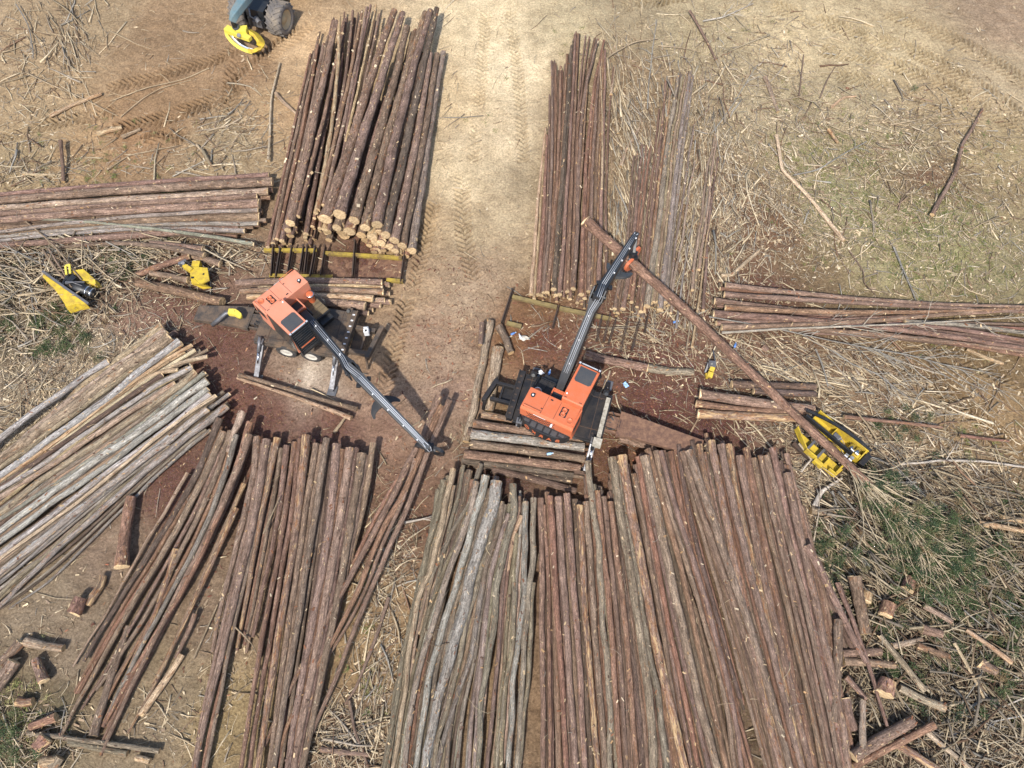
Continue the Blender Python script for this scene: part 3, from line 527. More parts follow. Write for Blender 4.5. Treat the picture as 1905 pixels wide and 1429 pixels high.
# pile region tone w_butt w_tip z_butt z_tip extension : x,y ...  | own label
DATA = '''
A R6 b 55 40 .85 .55 200: 898,745 905,1429 915,2735
A R6 r 40 35 .80 .5 200: 922,795 955,1429 965,2735
A R6 r 60 44 .9 .55 200: 965,730 1000,1306 1060,2200 1088,2735
A R6 b 65 50 .9 .6 200: 1030,735 1060,1350 1120,2106 1155,2735
A R6 b 60 50 .95 .6 200: 1088,710 1145,1429 1190,2106 1225,2735
A R6 d 50 42 .6 .5 200: 1150,752 1180,1429 1240,2106 1270,2735
A R6 m 62 50 .9 .6 200: 1185,795 1215,1400 1265,2106 1320,2735 | brown log whose split pale butt shows in the front row of the big pile
A R6 b 60 52 .9 .6 200: 1235,770 1270,1400 1330,2106 1372,2735
A R6 o 58 50 1.02 .6 200: 1243,470 1268,680 1310,920 1340,1400 1388,2106 1420,2735 | long log reaching past its neighbours toward the short pile under the loader
A R6 r 55 46 .88 .6 200: 1310,690 1395,1429 1440,2106 1480,2735
A R6 b 46 40 .8 .55 200: 1365,730 1430,1400 1490,1950 1525,2735
A R6 r 52 46 .9 .55 200: 1412,770 1490,1400 1560,2106 1600,2735
A R8 d 48 40 .5 .45 200: 60,500 110,800 190,1429 250,2550
A R8 h 80 72 1.0 .75 200: 155,285 200,600 255,900 310,1250 355,1565 425,2000 460,2550 | thick grey green log, first of the taller row of butts
A R8 m 85 76 1.02 .75 200: 228,272 270,550 335,900 388,1150 442,1429 520,1850 610,2250 690,2550 | thick flaking log with a broad cream scar far down its length
A R8 b 50 44 .82 .6 200: 322,405 378,800 440,1100 505,1429 600,1950 660,2550
A R8 r 50 46 .85 .6 200: 345,280 400,600 455,900 520,1250 565,1500 670,1950 790,2550
A R8 h 80 64 1.05 .7 200: 395,275 450,560 520,830 580,1100 640,1400 735,1850 850,2250 920,2550
A R8 r 56 48 .92 .62 200: 420,222 480,480 560,720 640,1000 735,1400 820,1800 950,2400 1000,2550
A R8 b 50 40 .85 .6 200: 478,235 540,560 640,880 760,1240 850,1500 960,2000 1060,2550
A R8 b 46 38 .95 .6 200: 515,235 580,520 660,780 760,1060 850,1320 980,1850 1110,2550
A R8 r 50 42 .75 .55 200: 590,240 640,560 700,850 790,1200 880,1500 1010,2050 1150,2550
A R8 d 44 40 .7 .5 200: 645,190 680,480 740,760 800,1000 880,1300
A R8 b 50 44 1.0 .65 200: 675,238 740,480 830,740 920,1000 1040,1280 1110,1480 1200,1850 1340,2400 1400,2550
A R8 h 75 54 1.06 .7 200: 720,232 780,420 870,660 950,900 1030,1120 1120,1380 1240,1800 1380,2200 1460,2550 | thick log lying across its neighbours from the ragged butt row
A R8 d 42 38 .7 .5 200: 745,160 790,420 860,700 930,950 1010,1250
A R8 m 58 46 .92 .6 200: 802,188 840,450 900,680 960,900 1060,1200 1150,1500 1300,2100 1420,2550
A R8 d 40 38 .72 .5 200: 852,180 900,480 960,750 1040,1000 1120,1300
A R8 m 65 56 .98 .65 200: 885,162 930,420 990,700 1030,950 1080,1180 1130,1420 1210,1750 1330,2300 1390,2550 | yellowed log stripped of bark in long patches, middle of the big pile
A R8 b 64 56 .98 .65 200: 960,188 1010,480 1080,780 1150,1000 1220,1290 1280,1520 1380,1900 1500,2400 1550,2550
A R8 m 60 50 .92 .62 200: 1015,188 1060,500 1110,750 1170,950 1250,1250 1340,1600 1460,2150 1560,2550
A R8 m 68 54 .95 .65 200: 1095,275 1140,520 1190,780 1250,1100 1330,1400 1420,1750 1540,2250 1610,2550 | log with a yellow scraped butt below the ragged row
A R8 r 60 52 .9 .62 200: 1143,215 1190,480 1250,780 1300,1000 1380,1400 1480,1850 1640,2550
A R8 m 50 44 .88 .6 200: 1200,288 1250,600 1330,900 1400,1180 1480,1500 1580,2000 1700,2550
A R8 b 46 42 .85 .6 200: 1250,270 1320,620 1400,950 1490,1300 1560,1650 1660,2100 1760,2550
A R8 m 52 46 .95 .62 200: 1290,270 1340,450 1400,660 1460,900 1540,1200 1610,1500 1720,2000 1830,2550 | slim log with bare yellow upper end near the pile's right edge
A R8 b 60 48 .9 .6 200: 1340,212 1380,420 1440,700 1510,1000 1590,1300 1680,1700 1790,2200 1870,2550
A R8 d 45 40 .75 .55 200: 1398,310 1450,600 1520,900 1600,1250 1700,1750 1800,2300
A R8 m 76 60 .98 .62 200: 1450,400 1490,650 1560,950 1640,1250 1720,1650 1830,2150 1900,2550 | thick mottled log with a low butt at the pile's right edge
A R8 b 44 38 .7 .5 0: 1442,255 1490,480 1560,720 1620,950 1680,1200 1730,1480 1780,1650
A R8 b 42 36 .6 .5 0: 1560,640 1620,900 1680,1150 1750,1400 1790,1600
A R8 b 75 50 1.05 .8 0: 1590,930 1700,1130 1790,1320 1850,1440 1930,1600 2005,1740 2030,1800 | stout broken log leaning off the pile's right edge
M R4 b 75 38 .8 .35 0: 470,290 450,560 380,860 300,1150 232,1429 185,1640 140,1880
M R4 h 76 42 .82 .35 250: 540,310 510,560 460,820 400,1080 322,1429 262,1656 190,1946 130,2206 60,2506 10,2735
M R4 m 66 36 .75 .35 0: 620,300 560,560 515,800 465,1080 398,1429 362,1620 325,1846
M R4 b 62 32 .7 .35 0: 690,355 660,620 625,880 580,1120 520,1400 480,1580 438,1770
M R4 r 56 38 .78 .35 250: 750,330 705,660 655,1020 585,1400 530,1600 490,1906 430,2206 385,2560 350,2735
M R4 m 85 52 .98 .45 200: 832,282 800,620 770,920 720,1150 682,1429 640,1700 585,2050 525,2400 480,2735 | thick log with pale stripped patches by its raised butt
M R4 b 64 48 .85 .42 200: 905,340 850,720 800,1020 742,1429 700,1700 655,2000 600,2450 560,2735
M R4 h 66 50 .95 .45 200: 985,302 935,600 900,870 850,1180 795,1500 740,1850 670,2250 590,2735 | smooth grey log among brown ones, with its knotty butt standing high
M R4 b 86 54 .9 .45 200: 1060,345 1040,620 1000,920 960,1280 905,1550 850,1800 780,2150 700,2735
M R4 b 86 56 .88 .45 200: 1160,375 1120,660 1062,980 1015,1300 965,1600 900,1900 810,2350 740,2735
M R4 b 80 52 .85 .45 200: 1245,415 1190,720 1150,1020 1100,1280 1030,1650 960,2000 870,2400 800,2735
M R4 b 60 40 .8 .4 0: 1325,335 1280,680 1215,980 1140,1260 1080,1500
M R4 r 45 34 .5 .35 200: 880,310 830,900 760,1500 690,2100 640,2735
M R4 d 46 34 .55 .35 200: 1010,400 960,900 880,1500 800,2000 700,2735
M R4 r 50 34 .5 .35 0: 720,640 690,1000 640,1429 600,1750 560,2100
N R2 t 36 18 .35 .2 0: 1385,0 1190,330 1070,540 940,760 830,950 700,1170 540,1429
N R2 d 74 34 .75 .3 0: 1620,-400 1430,60 1250,380 1120,560 980,790 850,1000 690,1260 620,1390
N R2 m 70 30 .72 .3 0: 1640,-310 1540,20 1420,210 1300,420 1190,600 1060,810 960,990 860,1180 740,1430 600,1680 440,1940 | log with long white bark tears ending in a bare pale tip
N R2 b 58 30 .68 .3 0: 1700,-310 1590,60 1480,300 1380,480 1250,720 1110,980 970,1230 870,1410 700,1600
N R2 g 56 34 .7 .3 0: 1742,-280 1650,60 1560,300 1440,540 1300,820 1180,1060 1060,1260 930,1480 780,1850
N R2 r 72 36 .85 .3 0: 1850,-370 1700,90 1600,330 1500,560 1390,800 1270,1010 1160,1200 1000,1420 880,1620 770,1880
N R3 b 84 60 .3 .3 0: 690,1190 760,960 830,720 900,520 950,380 | thick short log with its wide butt toward the bottom pale boards
N R2 b 76 30 .85 .3 0: 1829,-286 1770,-36 1660,204 1560,424 1430,644 1320,880 1190,1100 1050,1420 900,1780 745,2062
N R2 m 46 26 .5 .3 0: 1800,80 1680,360 1560,640 1440,900 1330,1150 1220,1400 1080,1700 940,1920
N R2 m 50 30 .55 .3 0: 1745,260 1640,500 1540,720 1440,940 1340,1150 1240,1340 1130,1560
N R2 b 48 36 .3 .25 0: 1440,1040 1390,1180 1330,1290 1300,1370
N R2 m 60 40 .5 .3 0: 1300,560 1230,800 1160,1000 1060,1230 960,1440 | log with a long white split wound in the slanting strip
N R3 p 66 60 .25 .25 0: 1040,1040 1150,880 1250,740 1345,590 | pale short log without bark beside the slanting strip
N R2 t 80 46 .8 .6 0: 1790,-450 1760,-360 1720,-250 1680,-150
B R4 b 56 30 1.15 .4 0: 1812,-10 1705,280 1640,390 1560,540 1400,870 1200,1250 1100,1420 950,1706 800,1986 650,2286 520,2576 | brown log on the left of the bundle held by the grapple
B R4 r 50 28 1.15 .4 0: 1830,65 1740,270 1690,390 1560,680 1390,990 1225,1400 1050,1750 870,2066 700,2406 620,2656 | reddish log in the middle of the bundle held by the grapple
B R4 b 44 28 1.15 .4 0: 1890,20 1800,230 1735,390 1600,760 1450,1090 1320,1400 1195,1690 1080,1990 950,2306 820,2606 780,2735 | brown log on the right of the bundle held by the grapple
B R4 b 34 22 1.1 .35 0: 1640,450 1540,760 1370,1150 1285,1380 1130,1690 1000,1900 | thin log tucked between the bundle held by the grapple
B R4 r 38 24 .9 .35 0: 1530,570 1350,870 1200,1180 1090,1450 | short reddish pole lying along the left of the held bundle
G R6 o 46 30 .5 .4 0: 140,680 110,850 70,1050 20,1300 -40,1550 -120,1900 -200,2300
G R6 o 56 36 .7 .5 150: 180,612 160,800 90,1020 20,1300 -50,1600 -130,2000 -200,2400 -260,2735
G R6 t 52 34 .85 .55 150: 250,525 215,720 160,980 90,1220 10,1429 -40,1700 -100,2100 -190,2735
G R6 t 34 26 .7 .5 0: 255,650 205,880 140,1180 80,1400 0,1750
G R6 o 38 30 .6 .5 0: 325,500 290,720 240,920 180,1140 110,1450 50,1800
G R6 d 56 36 .6 .5 150: 370,540 330,780 285,1000 200,1350 120,1750 20,2250 -60,2735
G R6 o 42 32 .75 .5 0: 455,490 410,640 350,800 240,1000 130,1250 40,1450 -30,1700
G R6 g 58 42 .95 .6 150: 420,622 380,830 285,1100 190,1380 110,1656 20,1906 -50,2250 -110,2735
G R6 w 66 46 .98 .6 150: 490,580 440,790 390,970 322,1210 250,1429 170,1720 100,1980 30,2300 -30,2735 | grey log with a long white bark tear down from its splintered butt
G R6 o 54 40 .7 .5 150: 545,640 495,850 440,1040 350,1300 280,1500 215,1800 150,2150 90,2735
G R6 w 104 60 1.08 .65 150: 570,620 540,780 480,980 430,1150 372,1400 318,1600 240,1850 190,2050 130,2306 65,2600 40,2735 | thickest silvery grey hardwood trunk with torn white patches
G R6 o 50 38 .7 .5 150: 605,770 590,950 525,1160 470,1400 400,1756 350,2006 250,2306 190,2735
G R6 o 62 40 .95 .55 150: 692,638 690,860 655,1040 595,1300 570,1429 535,1750 470,2200 430,2735
G R6 g 46 36 .8 .5 150: 660,860 590,1080 520,1350 495,1600 470,1900 430,2300 410,2735
G R6 b 40 34 .7 .5 150: 735,730 738,850 700,960 650,1150 610,1429 590,1800 550,2200 500,2735
G R6 p 34 26 .85 .5 0: 755,870 695,1030 660,1250 640,1450 | thin yellowish crooked pole lying over the hardwood stack
G R6 w 56 44 .85 .55 150: 785,770 790,920 780,1150 770,1400 740,1750 700,2100 650,2735 | pale barked log with a bare white butt near the stack's right side
G R6 o 52 46 .9 .55 150: 845,742 836,1000 828,1250 810,1500 775,1850 750,2100 735,2735
G R6 o 42 36 .7 .5 150: 715,1000 705,1300 690,1650 645,2100 600,2735
G R7 g 50 40 .7 .55 150: 470,60 430,300 385,580 300,830 200,1150 130,1429
G R7 o 40 30 .7 .5 150: 700,60 695,450 640,800 600,1200 570,1429
G R7 o 44 36 .7 .5 150: 840,60 815,500 790,900 740,1429
L R1 t 78 60 .6 .4 0: 1195,185 1060,300 940,385 800,480 700,560 600,650 500,740
L R1 s 50 72 .75 .5 500: 800,450 690,510 560,600 370,730 150,910 0,1020 | silvery ringed trunk along the upper side of the grey heap
L R1 t 96 90 .95 .6 500: 1245,270 1020,430 800,580 560,760 330,940 110,1090 0,1180 | thickest tan log with its sawn butt toward the left loader
L R1 g 64 50 .85 .5 500: 1325,295 1200,400 1050,500 920,620 700,790 450,960 200,1150 0,1290
L R1 p 34 28 .75 .5 300: 1415,328 1250,420 1080,520 940,640 700,820 480,985 200,1190 | pale splintered pole beside the thick tan log
L R1 t 36 30 .7 .5 300: 1440,370 1290,450 1100,570 800,790 500,1010 200,1240
L R1 t 36 28 .75 .6 0: 1528,412 1330,455 1200,520 1050,610
L R1 g 42 32 .75 .5 400: 1420,490 1200,600 1000,720 780,880 500,1080 250,1240 0,1390
L R1 p 42 36 .72 .6 0: 1310,510 1150,532 1020,620 950,690
L R1 d 50 44 .65 .5 400: 1200,550 1000,670 850,790 600,960 400,1090 100,1310
L R1 r 50 42 .7 .5 400: 1290,610 1100,720 980,810 850,900 600,1050 300,1270 0,1450
L R1 t 66 44 .9 .5 400: 1440,530 1300,640 1150,760 950,895 700,1060 500,1190 150,1450
L R1 o 42 34 .8 .5 400: 1510,530 1350,665 1100,860 850,1050 560,1250 250,1450
L R1 g 72 50 .85 .5 400: 1530,590 1380,705 1200,830 1000,975 750,1150 560,1290 330,1450 100,1620
L R1 g 56 42 .85 .5 400: 1530,648 1400,760 1200,895 980,1070 700,1270 480,1430 200,1630
L R1 s 48 40 .8 .5 400: 1550,690 1400,805 1200,965 1000,1115 760,1300 550,1450 250,1680
L R1 t 36 28 .85 .5 300: 1592,703 1480,765 1300,890 1100,1060 900,1225 650,1420 350,1650 | thin pole with a frayed pale end sticking out of the grey heap
L R1 o 60 44 .7 .45 400: 1530,800 1350,945 1150,1095 950,1260 700,1450 400,1690
L R1 s 40 34 .7 .45 400: 1250,1000 1050,1160 860,1320 640,1480 350,1720
L R1 o 66 30 .6 .3 200: 1672,775 1500,915 1330,1055 1120,1215 980,1335 720,1570 590,1680 450,1810 300,1960 100,2150 0,2230 | long olive log bounding the grey heap on its lower side
L R1 o 34 16 .3 .2 0: 1550,950 1350,1130 1150,1300 1000,1440 700,1720 440,2020 230,2170 60,2270 | thin dark pole lying on bare soil below the grey heap
L R1 g 40 34 .65 .45 400: 1300,780 1050,960 780,1150 500,1340 200,1560
H PX b 10 8 .75 .6 100: 500,326 300,338 150,349 0,362
H PX b 17 13 .8 .6 100: 506,338 300,350 150,360 0,373
H PX t 14 11 .75 .6 100: 498,356 250,371 120,379 0,387
H PX b 12 10 .75 .6 100: 478,365 250,379 0,398
H PX b 17 13 .8 .6 100: 482,379 250,391 120,399 0,410
H PX w 8 6 .8 .6 100: 480,391 270,400 130,416 0,431 | pale thin pole on top of the level stack at the left edge
H PX b 15 12 .5 .4 100: 482,403 300,409 150,419 0,426
H PX w 8 6 .75 .5 100: 480,416 300,417 150,426 0,440
H PX w 9 6 .55 .4 100: 455,430 300,424 220,428 100,437 0,447
H PX b 15 11 .45 .35 100: 445,424 330,432 200,442 0,457
H PX w 7 4 .85 .6 0: 472,455 380,436 280,427 200,416 120,409 20,405 | crooked white pole slanting across the level stack
H PX b 11 6 .7 .4 0: 380,475 320,462 260,452 180,456 110,460 | thin log with pale cut knots above the yellow saw guard
H PX b 12 9 .6 .4 0: 378,464 330,457 280,452
H PX r 12 12 .5 .35 0: 352,478 300,494 255,512
H PX b 13 11 .4 .35 0: 410,491 375,480 340,474
H PX b 12 11 .4 .35 0: 350,521 310,513 280,508
H PX r 18 16 .45 .4 0: 412,562 370,552 330,541 255,526 | stout reddish log lying alone left of the left loader
T RT r 24 14 .6 .4 0: 412,1370 470,1100 545,760 600,500 650,300
T RT b 30 16 .6 .4 0: 442,1350 500,1050 560,800 620,500 700,180
T RT r 26 16 .7 .5 0: 462,1325 522,1080 592,780 652,450 690,250
T RT b 30 18 .8 .5 0: 492,1335 550,1060 640,700 730,330 772,100
T RT b 40 24 1.0 .6 0: 522,1275 560,1100 612,850 660,560 722,250
T RT b 56 36 1.5 .9 0: 535,1235 582,1050 640,800 702,500 752,300 790,120 | stout log on the left half of the tall pile beside the pale road
T RT r 30 20 1.4 .9 0: 582,1200 650,900 740,600 800,300 830,120
T RT b 36 22 .9 .6 0: 630,1300 645,1100 692,900 742,650 802,380 842,100
T RT p 30 20 1.5 .9 0: 680,1180 722,950 762,660 795,540 803,300 808,90 | pale stripped pole running up the middle of the tall pile
T RT r 30 18 1.5 .9 0: 692,1165 742,900 832,600 892,300 932,60
T RT b 30 18 1.4 .9 0: 722,1140 792,850 862,560 922,250 962,40
T RT m 74 40 2.1 1.1 0: 730,1215 800,1020 852,850 932,600 992,400 1062,200 1112,60 | white spotted log ending in the brightest sawn butt of the tall pile
T RT b 76 38 2.25 1.1 0: 812,1188 872,950 962,680 1032,480 1092,280 1157,72 | stout top log with a splintered butt in the tall pile
T RT b 66 40 2.1 1.1 0: 892,1222 982,900 1062,620 1132,400 1180,150
T RT m 62 36 2.05 1.1 0: 952,1262 1022,960 1092,700 1152,500 1222,250 1284,70
T RT b 70 36 2.0 1.1 0: 1015,1245 1072,1000 1112,780 1182,520 1252,250 1315,60
T RT d 60 34 1.75 1.0 0: 1062,1300 1122,1050 1182,800 1242,500 1292,250 1352,50
T RT b 60 36 1.5 .9 0: 1112,1332 1172,1080 1222,850 1262,600 1312,300
T RT b 56 34 1.1 .8 0: 1157,1362 1202,1130 1262,850 1302,600 1352,300
T RT g 60 34 .65 .5 0: 1207,1387 1252,1100 1292,850 1342,480 1387,290 | grey log at the tall pile's road side
T RT b 70 44 1.6 .9 0: 806,1248 850,1100 920,850 1000,560
T RT b 70 44 1.5 .9 0: 865,1282 920,1080 1000,800 1070,550
T RT p 66 44 1.45 .8 0: 990,1312 1040,1100 1100,850 1160,620 | log under the top row with a splintered bright butt in the tall pile
T RT b 54 40 1.25 .8 0: 1040,1345 1090,1130 1150,880 1210,650
T RT b 56 40 .95 .6 0: 1088,1367 1140,1150 1200,880 1260,620
T RT b 52 40 .6 .4 0: 1132,1391 1180,1180 1240,880
T RT b 62 40 .45 .4 0: 1015,1391 1060,1200 1120,950
T RT r 28 20 .45 .4 0: 620,1305 640,1180 670,1060
T RT r 26 18 .9 .8 0: 700,1265 740,1060 800,850
T RT b 30 24 .8 .7 0: 735,1290 770,1130 820,950
T RT r 26 18 .8 .6 0: 660,1255 700,1080 760,850 840,500
T RT b 24 16 1.2 .8 0: 820,900 860,700 905,400 935,200 985,30
T RT p 18 12 1.4 .9 0: 845,780 905,520 965,250 1012,30
T RT b 24 16 1.3 .8 0: 760,900 800,650 850,400 882,60
T RT b 26 16 1.2 .8 0: 880,800 930,550 985,300 1030,80
T RT b 22 14 1.1 .8 0: 560,1050 600,850 660,600 705,400 745,200
T RT r 22 14 1.0 .7 0: 600,1000 650,760 700,540 760,260
U RD p 36 18 .45 .4 0: 230,985 268,500 290,160 320,-90 340,-241 | pale peeled log at the left edge of the pile behind the raised boom
U RD r 40 22 .6 .5 0: 285,985 318,520 332,200 348,-191
U RD b 32 16 .7 .5 0: 322,970 360,600 378,200 384,-400 382,-740
U RD r 40 20 .75 .5 0: 350,968 386,600 415,280 440,-200 448,-700
U RD d 46 22 .85 .55 0: 396,945 430,520 456,200 480,-200 498,-500 530,-850
U RD b 40 18 .8 .5 0: 442,982 470,600 492,230 520,-200 542,-560 556,-940
U RD r 32 16 .75 .5 0: 496,962 520,520 530,120 548,-250 562,-600 580,-940
U RD b 44 20 .85 .55 0: 542,942 565,600 580,200 592,-200 622,-460 682,-760 722,-900
U RD r 46 20 .8 .5 0: 602,985 612,600 628,200 650,-150 690,-500 740,-800 772,-890
U RD b 40 18 .85 .55 0: 652,962 668,620 682,220 690,-150 712,-500 745,-720
U RD m 34 16 .7 .5 0: 668,1030 690,650 706,250 724,-150 742,-460 752,-800
U RD b 40 18 .8 .5 0: 730,900 744,520 750,200 762,-150 774,-460 776,-820
U RD r 30 14 .75 .5 0: 782,900 792,500 778,150 796,-100 806,-420 842,-700
U RD r 26 12 .8 .6 0: 560,600 590,250 612,-100 640,-500 655,-760
U RD p 18 10 .9 .6 0: 752,200 758,-60 752,-400 742,-700 | pale thin pole on the pile behind the raised boom
U RD b 30 26 .3 .3 0: 572,1045 598,900 610,780
V RD b 36 18 .5 .35 0: 848,1090 880,900 940,600 975,120 990,-40
V RD b 46 22 .55 .35 0: 908,1092 950,850 1000,420 1035,50 1050,-120
V RD r 36 18 .5 .35 0: 972,1040 1000,800 1050,350 1095,30 1110,-110
V RD m 40 20 .65 .35 0: 1042,1110 1090,700 1130,300 1165,30 1190,-200 1225,-590 | tan orange log at the left of the grey row
V RD g 58 26 .75 .4 0: 1086,1072 1132,750 1190,320 1222,0 1245,-200 1290,-440 1312,-620
V RD t 32 18 .6 .4 0: 1137,1040 1180,700 1238,280 1270,0 1300,-250 1345,-480 1375,-620
V RD g 52 26 .75 .4 0: 1182,1098 1222,750 1272,360 1308,20 1335,-200 1375,-460 1402,-640
V RD g 38 20 .6 .4 0: 1222,1042 1252,720 1302,320 1338,20 1365,-200 1410,-500 1427,-630
V RD t 26 14 .55 .4 0: 1262,1120 1290,860 1340,600 1400,220 1440,0
V RD t 28 14 .45 .3 0: 1422,950 1452,650 1500,320 1538,20 1560,-60 1590,-200
V RD t 26 14 .4 .3 0: 1470,800 1520,470 1560,120 1600,-150
V RD b 32 16 .4 .3 0: 1502,1100 1530,620 1570,220 1612,-30
V RD p 22 14 .55 .35 0: 1420,1370 1455,1120 1482,940 1522,600 1562,400 | pale slim pole standing apart at the right end of the grey row
K RE b 32 16 .75 .5 60: 265,212 600,238 1000,286 1400,316 1905,325
K RE b 34 16 .75 .5 60: 258,260 600,284 900,296 1300,326 1905,356
K RE b 40 20 .55 .4 0: 205,297 420,322 700,352 1000,378 1200,388
K RE r 36 18 .8 .5 60: 265,328 500,350 800,357 1200,356 1600,345 1905,340
K RE b 46 26 .75 .45 60: 200,362 500,392 800,414 1200,446 1600,502 1905,562
K RE b 30 16 .6 .5 60: 215,412 500,420 800,408 1100,388 1500,360 1905,348
K RE b 36 16 .8 .5 60: 245,437 600,436 900,418 1200,392 1600,352 1905,330
K RE b 30 26 .55 .4 60: 620,448 1000,470 1400,512 1905,576
K RE r 28 24 .5 .4 60: 760,452 1200,486 1600,540 1905,592
K RE b 26 22 .55 .45 60: 1150,420 1500,446 1905,510
K RE g 26 22 .6 .45 60: 1250,408 1600,430 1905,470
K RE r 24 18 .4 .35 0: 235,228 400,242 520,252
Q RE b 56 50 .65 .5 0: 125,806 300,835 500,862 750,892
Q RE r 40 34 .5 .4 0: 105,860 300,886 500,902 700,908
Q RE m 52 46 .6 .45 0: 115,915 300,925 480,934 650,938 | log with flaking pale butt, lowest in the short stack by the delimber
Q RE d 40 36 .35 .3 0: 300,752 520,760 760,768
Q RE d 40 36 .35 .3 0: 420,790 600,800 760,806
S R6 m 55 50 .5 .5 0: 460,125 560,142 680,165 800,190
S R6 m 64 60 .8 .8 0: 398,190 600,218 900,265 1240,302
S R6 w 72 66 .85 .85 0: 384,270 600,292 850,322 1220,366
S R6 b 64 60 .85 .85 0: 380,345 600,366 850,400 1222,452
S R6 r 66 62 .8 .8 0: 333,415 600,448 850,478 1190,520
S R6 d 52 48 .45 .45 0: 312,465 500,485 800,525 1140,572
S R6 d 54 52 .35 .35 0: 540,530 720,570 950,630 1160,690 | dark log slanting along the shaded foot of the short pile
S R6 d 44 44 .3 .3 0: 720,560 900,585 1130,612
S R6 b 40 40 .45 .45 0: 1000,365 1220,405
X RH b 56 56 .8 .8 0: 1190,787 900,780 500,772 100,785 -100,795 | brown log along the slasher side of the stack behind the left loader
X RH p 26 40 .75 .75 0: 1195,830 1060,822 860,815 500,822 100,840
X RH m 56 54 .85 .85 0: 1202,872 900,860 600,852 200,856 -60,868
X RH p 60 52 .9 .85 0: 1110,932 800,912 600,904 300,905 0,920 | bare yellow log among brown ones behind the left loader
X RH b 76 70 .9 .85 0: 1042,998 850,975 650,962 400,960
X RH d 48 46 .6 .6 0: 1072,1062 900,1040 730,1030 550,1028
X RH b 46 46 .4 .4 0: 1255,810 1050,800 800,795
X RH b 46 46 .4 .4 0: 1258,885 1050,878 800,868
X RH t 46 46 .45 .45 0: 1215,945 1050,935 850,925
X RH b 50 50 .3 .3 0: 1272,962 1100,955 900,945
X RH b 46 46 .3 .3 0: 1180,992 1050,985 900,975
X RH b 44 44 .25 .25 0: 1112,1032 1000,1025 880,1018
'''
